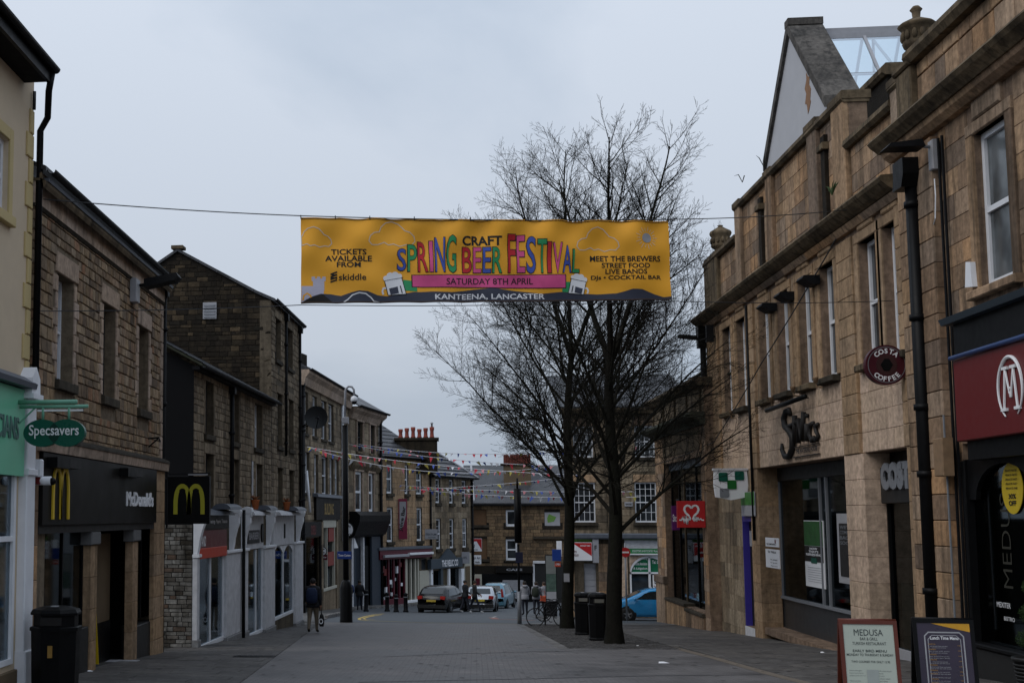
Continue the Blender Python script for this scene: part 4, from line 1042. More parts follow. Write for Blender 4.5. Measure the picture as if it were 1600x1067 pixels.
pipe(rC, fC.s_(358, 700), zshop, zEc-.1, -.09, .06)
b = MB(); b.tube([(fC.s_(392, 720), -.05, zshop+.1), (fC.s_(392, 720), -.05, zt2+.05)], .03, 6); obj('overflow_pipe', b, M_grime, rC)

fD = fC
rD = froot('tall_gabled_house', fD, 'tall dark stone house with a sooty gable end rising above the low roof', 'building', s=sC1)
oD = sC1
def dz_s(px, py): s, z = fD.U(px, py); return s-oD, z
wD = sD1-sC1; zED = avg([fD.z_(421, 470), fD.z_(470, 507)])
dW = []
for px0, px1, pt, pb in ((430, 438.5, 500, 563), (448.5, 457, 514, 576), (433, 441, 616, 697), (451, 458.5, 625, 703), (434, 441.5, 731, 792), (452, 459, 735, 795)):
    w = WN(fD, px0, px1, pt, pb); dW.append((w[0]-oD, w[1]-oD, w[2], w[3]))
dW = [(q[0], q[1], (dW[i//2*2][2]+dW[i//2*2+1][2])/2, (dW[i//2*2][3]+dW[i//2*2+1][3])/2) for i, q in enumerate(dW)]
dDg = (fD.s_(430, 900)-oD+.25, wD-.6, gC(sD1)+.5, fC.z_(440, 850))
b = wall(rD, 0, wD, gC(sD1)-.3, zED-.02, dW+[dDg], M_midm, th=.4)
jam = []
for i, (a, c, d, e) in enumerate(dW):
    window(rD, a, c, d, e, d=.2, sill=M_sill if i < 4 else None, pane=M_pane, mat=plain('dark_sash', (.03, .03, .03), .5))
    b = MB(); b.cbox(a-.14, c+.14, -.03, .05, e+.004, e+.26, .01); obj('lintel', b, M_mid, rD); jam.append((a-.14, c+.14, e, e+.265))
    jam.append((a-.1, c+.1, d-.16, d))
stones(rD, 0, wD, zshop, zED-.05, dW+jam, M_mid, ch=(.17, .27), cw=(.22, .55), nobj=240, seed=31)
# gable end: find ridge in the plane of the end wall
pe = fD.world(oD, 0, 0); Rr = atY(278, 392, pe.y+.4)
nx_, ny_ = math.cos(aC), math.sin(aC)
# intersect ray with plane local x = oD : depth behind street
def end_t(px, py, s):
    r_ = ray(px, py); k = (s+nx_*fD.x+ny_*fD.y)/(nx_*r_[0]+ny_*r_[1]); X, Y, Z = r_[0]*k-fD.x, r_[1]*k-fD.y, r_[2]*k-fD.z
    return (-fD.s*X+fD.c*Y, Z)
tr_, zr_ = end_t(278, 393, oD); tm_, zm_ = end_t(402, 459, oD); tl_, zl_ = end_t(240, 419, oD); te_, ze_ = end_t(421, 469, oD)
sl_l = (zr_-zl_)/(tl_-tr_)
def topD(t):
    if t < te_: return ze_
    if t < tm_: return ze_+(zm_-ze_)*(t-te_)/(tm_-te_)
    if t < tr_: return zm_+(zr_-zm_)*(t-tm_)/(tr_-tm_)
    return zr_-(t-tr_)*sl_l
dD = tr_*2
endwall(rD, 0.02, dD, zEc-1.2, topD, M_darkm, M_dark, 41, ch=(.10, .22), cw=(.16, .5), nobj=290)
b = MB(); b.prism([(te_-.2, ze_-.06), (tm_, zm_+.0), (tr_, zr_), (tr_, zr_+.1), (tm_, zm_+.1), (te_-.2, ze_+.05)], -.08, wD+.02, 'x'); obj('roof', b, M_slate, rD)
b = MB(); b.prism([(tr_, zr_), (dD, topD(dD)), (dD, topD(dD)+.1), (tr_, zr_+.1)], -.08, wD+.02, 'x'); obj('roof', b, M_slate, rD)
b = MB(); b.cbox(-.12, .3, tr_-.22, tr_+.22, zr_+.08, zr_+.2, .02); obj('ridge_stone', b, M_corn, rD)
gutter(rD, -.05, wD+.05, -.16, zED+.03, .08, M_iron)
b = MB(); b.cbox(.2, .28, 0, 0, 0, 0)
s_, z_ = end_t(328, 486, oD)
xfD = (.02, dD, -math.pi/2)
b = MB(xfD); b.box(dD-s_-.24, dD-s_+.24, -.07, .05, z_-.28, z_+.30); obj('vent_frame', b, M_lgrey, rD)
b = MB(xfD)
for i in range(5): b.box(dD-s_-.2, dD-s_+.2, -.09, -.072, z_-.24+i*.1, z_-.19+i*.1)
obj('vent_louvres', b, M_grey, rD)
for px_ in (444, 466): pipe(rD, fD.s_(px_, 640)-oD, zshop if px_ == 466 else zs1, zED-.1, -.08, .05)
s_, z_ = fD.U(452, 780)
# chimney of D at the back right
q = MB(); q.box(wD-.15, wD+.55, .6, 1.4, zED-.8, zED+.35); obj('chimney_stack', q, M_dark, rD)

# shopfronts: three white units, projecting a little
def console(root, s0, s1, zt, zb, mat, y=-.02):
    h = zt-zb; m = zb+h*.45
    b = MB(); b.prism([(y, zb), (y-.10, zb), (y-.13, zb+h*.12), (y-.15, zb+h*.28), (y-.22, zb+h*.52), (y-.28, zb+h*.66), (y-.28, zt-.1), (y, zt-.1)], s0, s1, 'x'); obj('console', b, mat, root)
    b = MB(); b.prism([(y-.30, zt-.2), (y-.34, zt-.05), (y-.32, zt+.06), (y-.16, zt+.1), (y, zt+.04), (y, zt-.097), (y-.28, zt-.097)], s0-.02, s1+.02, 'x'); obj('console_cap', b, mat, root)
zc_t = fC.z_(375, 796, -.3); zc_b = fC.z_(372, 862, -.12); zgl_t = zc_b-.02
units = [((291, 312), (350, 378), 'red'), ((378, 387), (413, 428), 'black'), ((428, 433), (466, 475), 'pale')]
# pilaster spans along fC (s at face y=-.02)
def sp(px): return fC.s_(px, 900, -.12)
P = [(-.02, sp(311)), (sp(352), sp(364)), (sp(366), sp(372)), (sp(378), sp(386)), (sp(412), sp(419)), (sp(421), sp(431)), (sp(466), sp(474))]
P = [(-.02, sp(311)), (sp(353), sp(375)), (sp(378), sp(387)), (sp(413), sp(429)), (sp(461), sp(473))]
names = []
shops = []
for i, (a, c) in enumerate(((0, 1), (2, 3), (3, 4))):
    labs = ['white painted shopfront with a red and black fascia next to the burger sign', 'narrow white shopfront with a black lettered fascia in the middle of the white row', 'white shopfront with a small dark oval panel, farthest of the white row']
    s0_ = P[a][0]; t = froot('shopfront', fC, labs[i], 'shopfront', s=s0_, group='white shopfronts under the stone houses'); shops.append((t, s0_))
    pl = [P[a], P[c]] if i != 2 else [P[c]]
    if i == 1: pl = [P[a], P[c]]
    for a0, a1 in pl:
        zg_ = gC(a1)-.08
        b = MB(); b.cbox(a0-s0_, a1-s0_, -.14, -.003, zg_+.28, zc_b-.003, .015); obj('pilaster', b, M_grime, t)
        b = MB(); b.cbox(a0-s0_-.03, a1-s0_+.03, -.18, -.003, zg_-.1, zg_+.277, .015); obj('plinth', b, plain('dirty_plinth', (.2, .2, .2), .8, var=.7, scale=7), t)
        b = MB(); b.cbox(a0-s0_-.03, a1-s0_+.03, -.19, -.003, zc_b, zc_b+.08, .01); obj('capital', b, M_white, t)
        mid = (a0+a1)/2-s0_; hw_ = min(.12, (a1-a0)/2)
        console(t, mid-hw_, mid+hw_, zc_t, zc_b+.085, M_white)
    f0, f1 = P[a][1]-s0_+.0, P[c][0]-s0_
    zfd = zc_b+.35 if i else zc_b+.12
    b = MB(); b.cbox(f0, f1, -.09, -.003, zc_b+.02, zc_t-.12, .01); obj('fascia', b, M_grime, t)
    b = MB(); b.prism([(-.36, zc_t-.16), (-.003, zc_t-.16), (-.003, zc_t+.02), (-.32, zc_t-.06)], f0-.05, f1+.05, 'x'); obj('fascia_cornice', b, M_grime if i else M_lead, t)
    b = MB(); n = 7; b.prism([(-.30+.26*math.cos(math.pi*k/n), zc_t+.0+.16*math.sin(math.pi*k/n)) for k in range(n+1)], f0+(f1-f0)*.55, f1+.1, 'x'); obj('awning_hood', b, M_lead, t)
    # glazing
    gz_ = gC(P[c][0])
    zb_ = gz_+.15 if i < 2 else gz_+.62
    b = MB(); b.box(f0, f1, -.07, .02, zb_-.10, zb_); obj('window_sill', b, M_white, t)
    if i == 2: b = MB(); b.cbox(f0, f1, -.05, .02, gz_-.2, zb_-.103); obj('stall_riser', b, M_midm, t)
    else: b = MB(); b.cbox(f0, f1, -.05, .02, gz_-.2, zb_-.103); obj('stall_riser', b, M_grime, t)
    nm = 2 if i != 1 else 3
    for k in range(nm+1):
        x = f0+(f1-f0-.05)*(k/nm if i != 1 else (0, .12, .62, 1)[k]); b = MB(); b.box(x, x+.05, -.06, .01, zb_, zc_b); obj('mullion', b, M_white, t)
    if i == 2:
        for k in range(2):
            xa, xb = f0+(f1-f0)*k/2+.05, f0+(f1-f0)*(k+1)/2; b = MB(); m = 10
            arc = [(xa+(xb-xa)*j/m, zc_b-.28+.27*math.sin(math.pi*j/m)) for j in range(m+1)]
            b.prism([(xb, zc_b), (xa, zc_b)]+arc, -.05, .0, 'y'); obj('arched_head', b, M_white, t)
    pane(t, f0+.02, f1-.02, zb_, zc_b, -.02, M_glass)
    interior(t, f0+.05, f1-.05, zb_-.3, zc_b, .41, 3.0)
    if i == 0:
        b = MB(); b.cbox(f0+.02, f1-.02, -.15, -.092, zc_b-.05, zc_b+.22, .01); obj('sign_lower_band', b, M_ored, t)
        b = MB(); b.box(f0+.02, f1-.02, -.14, -.092, zc_b+.222, zc_t-.55); obj('sign_board', b, M_mred, t)
        b = MB(); put_text(b, 'AND', f0+.35, zc_b+.27, .5, .26, -.155, .02); obj('lettering', b, M_wht, t)
        b = MB(); b.cbox(f0+.02, f1+.1, -.18, -.092, zc_t-.52, zc_t-.14, .01); obj('black_board', b, M_char, t)
        b = MB(); put_text(b, 'News  Greetings  Papers  Tobacco', (f0+f1)/2, zc_t-.40, (f1-f0)*.9, .13, -.185, .01); obj('lettering', b, M_wht, t)
    if i == 1:
        b = MB(); b.cbox(f0+.05, f1*.78, -.12, -.092, zc_b+.2, zc_t-.62, .01); obj('sign_board', b, M_char, t)
        b = MB(); put_text(b, 'BARBER', (f0+.05+f1*.78)/2, zc_b+.32, (f1*.78-f0)*.8, .22, -.125, .02); obj('lettering', b, M_lgrey, t)
        b = MB(); b.disc((f1*.9, zc_b+.5), .2, -.14, 20, .3, th=.04); obj('oval_plate', b, M_char, t)
    if i == 2:
        b = MB(); b.cbox((f0+f1)/2-.14, (f0+f1)/2+.1, -.12, -.092, zc_b+.25, zc_t-.45, .03); obj('dark_panel', b, M_char, t)
b = MB(); b.tube([(sp(376.6), -.2, gC(sp(376))-.1), (sp(376.6), -.2, zc_t)], .05, 8); obj('downpipe', b, M_black, rC)  # added black tube standing in for the dark gap between two shopfronts
r = random.Random(5)
rackc = [(.05, .12, .42), (.5, .1, .06), (.5, .42, .15), (.08, .30, .27), (.5, .5, .52), (.12, .12, .14)]
for i, (t, s0_) in enumerate(shops):
    rk = froot('clothes_rail', fC, ['rail of coloured clothes behind the glass of the red shop', 'dark chair and mirror rack behind the middle shop glass', 'rail of teal and red goods behind the farthest white shop glass'][i], 'clothes rail', s=s0_+.75 if i < 2 else s0_+1.0, y=.42, z=gC(s0_+1.))
    b = MB(); b.tube([(-.4, 0, 0), (-.4, 0, 1.5), (.6, 0, 1.5), (.6, 0, 0)], .015, 6); obj('rail', b, M_grey, rk)
    for k in range(9):
        x = -.36+k*.11; cc = rackc[r.randrange(6)]
        b = MB(); b.cbox(x, x+.07, -.2, .15, .75+r.uniform(0, .3), 1.46, .02); obj('garment', b, plain('garment_%d' % rackc.index(cc), cc, .9, var=.3), rk)
# pigeon-orange plant pots above the shops
for px_, py_, lab in ((399, 787, 'orange chimney pot planter above the middle white shop'), (448, 778, 'orange pot on the ledge above the farthest white shop')):
    s_, z_ = fC.U(px_, py_, -.15)
    t = froot('orange_pot', fC, lab, 'pot', s=s_, y=-.15, z=zc_t+.02)
    b = MB(); b.lathe([(.09, 0), (.13, .26), (.15, .3), (.12, .3), (.10, .1)], (0, 0, 0), 12); obj('pot', b, plain('orange_pot', (.35, .10, .03), .7, var=.3), t)
    b = MB()
    for k in range(26): a_, l_ = r.uniform(0, 6.3), r.uniform(.08, .2); b.tube([(0, 0, .26), (l_*.5*math.cos(a_), l_*.5*math.sin(a_), .38), (l_*math.cos(a_), l_*math.sin(a_), .36+r.uniform(-.05, .1))], [.012, .012, .003], 4)
    obj('leaves', b, plain('rust_leaves', (.22, .08, .03), .8, var=.4), t)

# ================================================================== far end of the left row
def panel_strip(root, name, f, px0, px1, py, mat): pass
# ---- E: stone building with cornice, satellite dish
tE = .093; aE = math.atan2(1, tE)
e0 = Vector((-6.35-.093*6.5, 66.5, 0)); 
fE = Fr(e0.x, e0.y, aE, gz(70)); sE0 = fE.s_(469, 700); sE1 = fE.s_(545, 700)
fE = Fr(*fE.world(sE0, 0, 0).xy, aE, gz(70)); sE1 -= sE0
rE = froot('corniced_house', fE, 'narrow stone house with deep cornice beside the tall gabled house, black shop below', 'building')
zcE = avg([fE.z_(484, 594), fE.z_(536.6, 623)])
eW = [WN(fE, 473.5, 481, 615, 685), WN(fE, 488, 495, 618, 683), WN(fE, 502, 510, 629, 682), WN(fE, 513, 521, 628, 686)]
zt_, zb_ = avg(w[3] for w in eW), avg(w[2] for w in eW)
eW = [(w[0], w[1], zb_, zt_) for w in eW]
eL = [WN(fE, x0, x1, 715, 770) for x0, x1 in ((474, 483), (491, 497), (503, 512), (515, 521), (523, 529))]
zt2, zb2 = fE.z_(505, 713), fE.z_(505, 772); eL = [(w[0], w[1], zb2, zt2) for w in eL]
eg = [(fE.s_(476, 900), fE.s_(499, 900), fE.g(2), fE.z_(487, 840)), (fE.s_(503, 900), fE.s_(523, 900), fE.z_(512, 917), fE.z_(512, 824))]
wall(rE, 0, sE1, fE.g(sE1)-.3, zcE, eW+eL+eg, M_midm, th=.4)
jam = []
for i, (a, c, d, e) in enumerate(eW+eL):
    window(rE, a, c, d, e, d=.18, sill=M_sill if i < 5 else None, pane=M_pane, nx=1, fr=.07)
    b = MB(); b.cbox(a-.16, c+.16, -.03, .05, e+.004, e+.3, .01); obj('lintel', b, M_mid, rE); jam += [(a-.16, c+.16, e, e+.3), (a-.1, c+.1, d-.2, d)]
zfE = fE.z_(512, 775); zfE1 = fE.z_(512, 812)
b = MB(); b.cbox(fE.s_(490, 790), fE.s_(528, 790), -.16, -.003, zfE1, zfE, .02); obj('fascia', b, M_char, rE)
b = MB(); b.prism([(-.35, zfE-.1), (-.003, zfE-.1), (-.003, zfE+.12), (-.3, zfE+.05)], fE.s_(488, 780), fE.s_(530, 780), 'x'); obj('fascia_cornice', b, M_lead, rE)
b = MB(); put_text(b, 'BUILDING', (fE.s_(490, 790)+fE.s_(528, 790))/2, zfE1+.3, 3.0, .65, -.17, .02); obj('gilt_lettering', b, plain('gilt', (.30, .20, .06), .5), rE)
stones(rE, 0, sE1, zfE1, zcE, eW+eL+jam, M_mid, ch=(.28, .4), cw=(.4, .9), nobj=220, seed=51)
profile(rE, 0, sE1, [(-.2, zcE-.5), (.05, zcE-.5), (.05, zcE+.3), (-.5, zcE+.3), (-.5, zcE+.12), (-.3, zcE-.1)], M_dress, 'cornice', blocks=2.)
roofslab(rE, 0, sE1, -.5, zcE+.32, 4.5, zcE+2.6)
gutter(rE, 0, sE1, -.55, zcE+.36, .1)
b = MB(); b.box(.1, fE.s_(502, 900), -.10, .0, fE.z_(487, 838), fE.z_(487, 815)); obj('black_fascia', b, M_black, rE)
b = MB(); put_text(b, 'DELI', fE.s_(487, 830), fE.z_(487, 835), 1.4, .5, -.11, .03); obj('red_lettering', b, M_mred, rE)
a, c, d, e = eg[0]; pane(rE, a, c, d, e, .1, M_glassd)
for q0, q1 in ((a-.2, a), (c, c+.25)): b = MB(); b.box(q0, q1, -.08, .1, d-.2, e+.3); obj('black_post', b, M_black, rE)
a, c, d, e = eg[1]; pane(rE, a, c, d, e, .1, M_glassd)
for q in (0, .33, .92):
    b = MB(); b.box(a+(c-a)*q, a+(c-a)*q+.16, -.05, .12, d, e); obj('cream_mullion', b, M_creamp, rE)
b = MB(); b.cbox(a-.1, c+.1, -.12, .1, d-.16, d-.0, .01); obj('sill', b, M_creamp, rE)
b = MB(); b.cbox(a-.1, c+.1, -.09, .1, e, zfE1-.003, .01); obj('cream_head', b, M_creamp, rE)
b = MB(); b.box(a+(c-a)*.45, c-.2, -.02, .02, d+1.2, d+2.0); b.box(a+(c-a)*.5, c-.3, -.02, .02, d+2.6, d+3.4); obj('window_poster', b, plain('faded_red', (.22, .04, .03), .7, var=.4), rE)
for q0, q1 in ((c+.15, c+.6), (fE.s_(500, 900), a-.1)): pilaster(rE, q0, q1, fE.g(sE1)-.2, zfE1-.1, M_mid, -.12, .6)
b = MB(); b.cbox(a-.1, c+.1, -.06, .0, fE.g(sE1)-.2, d-.165, .01); obj('stall_riser', b, M_mid, rE)
interior(rE, .2, sE1-.3, fE.g(sE1)-.2, zfE1, .42, 3)
pipe(rE, fE.s_(470.5, 700), fE.g(0), zcE-.3, -.12, .09); 
b = MB(); b.tube([(fE.s_(532.5, 700), -.12, fE.z_(533, 845)), (fE.s_(532.5, 700), -.12, zcE-.5)], .085, 8); obj('white_downpipe', b, M_white, rE)
b = MB(); b.tube([(fE.s_(475.5, 700), -.3, fE.z_(475, 800)), (fE.s_(475.5, 700), -.12, fE.z_(475, 735))], .07, 8); obj('white_waste_pipe', b, M_white, rE)
# satellite dish on D/E corner
Yd = fC.world(sD1, 0, 0).y-.4
c_ = atY(494, 652, Yd); wv = fC.world(sD1-.1, -.05, 0)
t = thing('satellite_dish', 'large dark satellite dish on an arm between the tall house and the corniced house', 'satellite dish', c_)
b = MB(); rr_ = atY(512, 652, Yd).x-c_.x
prof = [(rr_*u, -.18*u*u*0+.16*(1-u*u)) for u in (0.001, .3, .6, .85, 1.)]
v = [(x*math.cos(2*math.pi*j/28), y, x*math.sin(2*math.pi*j/28)) for x, y in prof for j in range(28)]
b.smooth = True
b.add(v, [(i*28+j, (i+1)*28+j, (i+1)*28+(j+1) % 28, i*28+(j+1) % 28) for i in range(4) for j in range(28)]); v2 = [(p[0], p[1]+.015, p[2]) for p in v]
b.add(v2, [(i*28+j, i*28+(j+1) % 28, (i+1)*28+(j+1) % 28, (i+1)*28+j) for i in range(4) for j in range(28)]); obj('reflector', b, plain('dish_grey', (.03, .032, .034), .6, var=.2), t)
b = MB(); b.tube([(0, .17, 0), (wv.x-c_.x, .3, -.35)], .03, 6); b.tube([(0, .17, -.2), (wv.x-c_.x, .3, -.38)], .025, 6); obj('mast_arm', b, M_iron, t)
b = MB(); b.tube([(0, 0, -rr_*.9), (.12, -.42, -.1)], .015, 6); b.ball((.12, -.42, -.06), .05, .09, .05, 8, 6); obj('feed_arm', b, M_iron, t)
# round black and white shop sign on a bracket (left) and maroon plate
Yq = fE.world(fE.s_(503, 860), 0, 0).y-.2
pA, pB, pC = atY(496.5, 874.5, Yq), atY(511.5, 874.5, Yq), atY(496.5, 852, Yq)
t = thing('round_shop_sign', 'small black round shop sign with white ring above a maroon plate', 'sign', (pA.x, Yq, pA.z)); w_, h_ = pB.x-pA.x, pC.z-pA.z
b = MB(); b.box(0, w_, -.04, .04, 0, h_*.38); obj('plate', b, M_maroon, t)
b = MB(); b.disc((w_/2, h_*.62), w_*.47, -.06, 28, th=.12); obj('disc', b, M_black, t)
b = MB()
n = 28; cxx, czz = w_/2, h_*.62
vs = [(cxx+r_*math.cos(2*math.pi*i/n), -.066, czz+r_*math.sin(2*math.pi*i/n)) for r_ in (w_*.40, w_*.31) for i in range(n)]
b.add(vs, [(i, (i+1) % n, n+(i+1) % n, n+i) for i in range(n)]); b.disc((cxx, czz), w_*.3, -.068, 24, th=.004); obj('white_face', b, M_wht, t)
b = MB(); put_text(b, 'OC', cxx, czz-.12, w_*.44, .26, -.074, .04); b.v = b.v; obj('lettering', b, M_blk, t)
b = MB(); put_text(b, 'anytime', w_/2, h_*.1, w_*.8, h_*.16, -.045, .01); obj('plate_lettering', b, M_wht, t)
b = MB(); b.tube([(-.35, 0, h_*.9), (w_*.5, 0, h_*.9)], .02, 6); obj('bracket', b, M_iron, t)
# round white sign near the lamp column, and blue direction plate
Yq = fE.world(sE1, 0, 0).y-2
pA, pB = atY(529, 827, Yq), atY(553, 827, Yq)
t = thing('round_white_sign', 'round white hanging sign with dark lettering half hidden by the black lamp column', 'sign', (pA.x, Yq, pA.z)); rr_ = (pB.x-pA.x)/2
b = MB(); b.disc((rr_, 0), rr_, -.05, 32, th=.1); obj('rim', b, M_black, t)
b = MB(); b.disc((rr_, 0), rr_*.88, -.056, 32, th=.112); obj('face', b, M_wht, t)
b = MB(); put_text(b, 'BREW', rr_, .08, rr_*1.3, rr_*.42, -.06, .02); put_text(b, '1780', rr_, -.42, rr_*1.2, rr_*.38, -.06, .02); obj('lettering', b, M_blk, t)
b = MB(); b.tube([(-.5, 0, rr_+.12), (rr_*1.2, 0, rr_+.12)], .03, 6); b.tube([(rr_, 0, rr_*.9), (rr_, 0, rr_+.12)], .03, 6); obj('bracket', b, M_iron, t)

# ---- F: bank like building with moulded windows and black shopfront
tF = .20; aF = math.atan2(1, tF); pE = fE.world(sE1, 0, 0)
fF = Fr(pE.x, pE.y, aF, gz(86)); sF1 = fF.s_(592, 700)
rF = froot('bank_building', fF, 'pale corniced stone building with moulded windows above a black shopfront with a curved end', 'building')
zeF = avg([fF.z_(542, 634), fF.z_(592, 649)])
f1 = [WN(fF, 557, 566, 660, 707), WN(fF, 577.5, 585, 664, 708)]
zt_, zb_ = avg(w[3] for w in f1), avg(w[2] for w in f1); f1 = [(w[0], w[1], zb_, zt_) for w in f1]
f2 = [WN(fF, 553.5, 565, 737, 800), WN(fF, 574.5, 583, 739, 800)]
zt_, zb_ = avg(w[3] for w in f2), avg(w[2] for w in f2); f2 = [(w[0], w[1], zb_, zt_) for w in f2]
zsF = fF.z_(575, 807); gF = fF.g(sF1); hsF = (fF.s_(549, 900), sF1-.9, gF-.2, fF.z_(575, 838))
wall(rF, 0, sF1, gF-.4, zeF, f1+f2+[hsF], M_midm, th=.4); jam = []
for i, (a, c, d, e) in enumerate(f1+f2):
    if i < 2: window(rF, a, c, d, e, d=.18, sill=M_mid, sillo=.14, pane=M_pane, mat=plain('dark_sash', (.03, .03, .03), .5))
    else: window(rF, a, c, d, e, d=.1, fr=.16, pane=M_pane)
    for q in ((a-.2, a-.003, d, e), (c+.003, c+.2, d, e)):
        b = MB(); b.cbox(q[0], q[1], -.09, .05, q[2], q[3], .02); obj('architrave', b, M_dress, rF)
    b = MB(); b.cbox(a-.26, c+.26, -.14, .05, e+.003, e+.22, .02); obj('lintel', b, M_dress, rF); jam += [(a-.26, c+.26, d-.2, e+.22)]
stones(rF, 0, sF1, zsF+.2, zeF-.5, f1+f2+jam, M_mid, ch=(.42, .5), cw=(.9, 1.5), nobj=150, seed=61, regular=True, gap=.007, e=.014, proud=.012)
profile(rF, 0, sF1, [(-.12, f1[0][2]-1.25), (.02, f1[0][2]-1.25), (.02, f1[0][2]-.75), (-.3, f1[0][2]-.75), (-.28, f1[0][2]-.95)], M_corn, 'string_course', blocks=2.)
profile(rF, 0, sF1+.15, [(-.12, zeF-.75), (.02, zeF-.75), (.02, zeF), (-.6, zeF), (-.55, zeF-.2), (-.3, zeF-.4)], M_dress, 'cornice', blocks=2.2)
roofslab(rF, -.1, sF1+.2, -.65, zeF+.02, 5, zeF+3.3); gutter(rF, 0, sF1+.2, -.72, zeF+.08, .12)
b = MB(); b.box(0.2, 1.3, 3.2, 4.1, zeF+1.5, zeF+3.6); obj('chimney_stack', b, M_dark, rF)
pipe(rF, sF1-.25, gF, zeF-.2, -.2, .11)
b = MB(); b.prism([(-.2, hsF[3]), (-.003, hsF[3]), (-.003, zsF+.35), (-.5, zsF+.35), (-.75, zsF+.1), (-.72, zsF-.3), (-.4, hsF[3]+.15)], fF.s_(545, 830), sF1+.3, 'x'); obj('fascia', b, M_black, rF)
b = MB(); b.box(fF.s_(549, 900), sF1-.9, .3, .4, gF-.3, hsF[3]); obj('navy_panel', b, M_navy, rF)
b = MB(); b.cbox(fF.s_(578, 900), sF1-.2, -.16, -.003, gF-.3, hsF[3]-.003, .03); obj('side_panel', b, M_navy, rF)
for px_ in (548.5, 566): b = MB(); b.cbox(fF.s_(px_, 900), fF.s_(px_, 900)+.26, -.10, .1, gF-.3, hsF[3]-.003, .02); obj('white_post', b, M_grime, rF)
b = MB(); b.cbox(fF.s_(568, 900)+.3, fF.s_(578, 900)-.1, .05, .29, gF+.1, hsF[3]-.6, .03); obj('door', b, M_black, rF)
b = MB(); b.prism([(fF.s_(549, 890)+.3, gF+4.1), (fF.s_(556, 890)+.2, gF+4.1), (fF.s_(549, 890)+.3, gF+4.8)], -.12, -.08, 'y'); obj('white_pennant', b, M_wht, rF)

# ---- G: ashlar house with six pots, maroon and cream shopfront
tG = .53; aG = math.atan2(1, tG); pF = fF.world(sF1, 0, 0)
fG = Fr(pF.x+.05, pF.y+.05, aG, gz(93)); sG1 = fG.s_(672, 760)
rG = froot('ashlar_house', fG, 'golden ashlar house with a stack of six red chimney pots, maroon and cream shopfronts below', 'building')
zeG = avg([fG.z_(592, 713), fG.z_(672, 719)])
g1 = [WN(fG, 604, 613, 724, 769), WN(fG, 632.5, 638, 728, 772), WN(fG, 650, 659, 729, 773)]
zt_, zb_ = avg(w[3] for w in g1), avg(w[2] for w in g1); g1 = [(w[0], w[1], zb_, zt_) for w in g1]
g2 = [WN(fG, 604.5, 614, 793, 846), WN(fG, 651, 659.5, 794, 845)]
zt_, zb_ = avg(w[3] for w in g2), avg(w[2] for w in g2); g2 = [(w[0], w[1], zb_, zt_) for w in g2]
gG = fG.g(sG1); zsG = fG.z_(632, 862); hsG = [(fG.s_(597, 900), fG.s_(634, 900), gG+.2, fG.z_(615, 873)), (fG.s_(638, 900), fG.s_(655, 900), fG.z_(646, 937), fG.z_(646, 873)), (fG.s_(658.5, 900), fG.s_(667, 900), fG.z_(662, 890), fG.z_(662, 873))]
wall(rG, 0, sG1, gG-.4, zeG, g1+g2+hsG, M_midm, th=.4); jam = []
for i, (a, c, d, e) in enumerate(g1+g2):
    window(rG, a, c, d, e, d=.14, sill=M_sill, sillh=.22, sillo=.16, nx=1, fr=.10, pane=M_pane, mat=M_sash); jam += [(a-.1, c+.1, d-.24, d)]
stones(rG, 0, sG1, zsG, zeG-.12, g1+g2+jam, M_ash, ch=(.36, .46), cw=(.7, 1.3), nobj=260, seed=71, regular=True, gap=.007, e=.014, proud=.012)
b = MB(); b.cbox(0, sG1, -.12, .05, zeG-.12, zeG, .02); obj('eaves_course', b, M_corn, rG)
rsG = .62
roofslab(rG, -.1, sG1+.1, -.25, zeG, 5.2, zeG+5.45*rsG, M_slate); gutter(rG, 0, sG1, -.32, zeG+.04, .1)
for k in range(9):
    b = MB(); y = -.1+k*.55; b.box(0, sG1, y, y+.03, zeG+(y+.25)*rsG+.09, zeG+(y+.25)*rsG+.13); obj('roof_batten_line', b, M_iron, rG)
# chimney stack
Yc = fG.world(sG1*.6, 3.8, 0).y
p0, p1, p2 = atY(619, 712, Yc), atY(683.5, 712, Yc), atY(650, 684, Yc)
t = thing('chimney_stack', 'wide sooty chimney stack with six red clay pots in a row', 'chimney', (p0.x, Yc, zeG+fG.z)); w_ = p1.x-p0.x; zt = p2.z-zeG-fG.z
b = MB(); b.box(0, w_, -.4, .4, -1., zt-.25); obj('stack', b, M_dark, t)
b = MB(); b.cbox(-.12, w_+.12, -.5, .5, zt-.247, zt, .05); obj('stack_cap', b, M_dark, t)
for i in range(6):
    b = MB(); x = w_*(.08+i*.152); q = .9+.12*((i*7) % 3)
    b.lathe([(.17, 0), (.19, .06), (.15, .12), (.13, .42*q), (.17, .46*q+.1), (.17, .62*q+.1), (.13, .62*q+.1), (.12, .4)], (x+.1, 0, zt), 14); obj('chimney_pot', b, M_terra, t)
b = MB(); b.lathe([(.07, 0), (.07, .3), (.14, .32), (.02, .42)], (w_*(.08+5*.152)+.1, 0, zt+.75), 10); obj('cowl', b, M_lgrey, t)
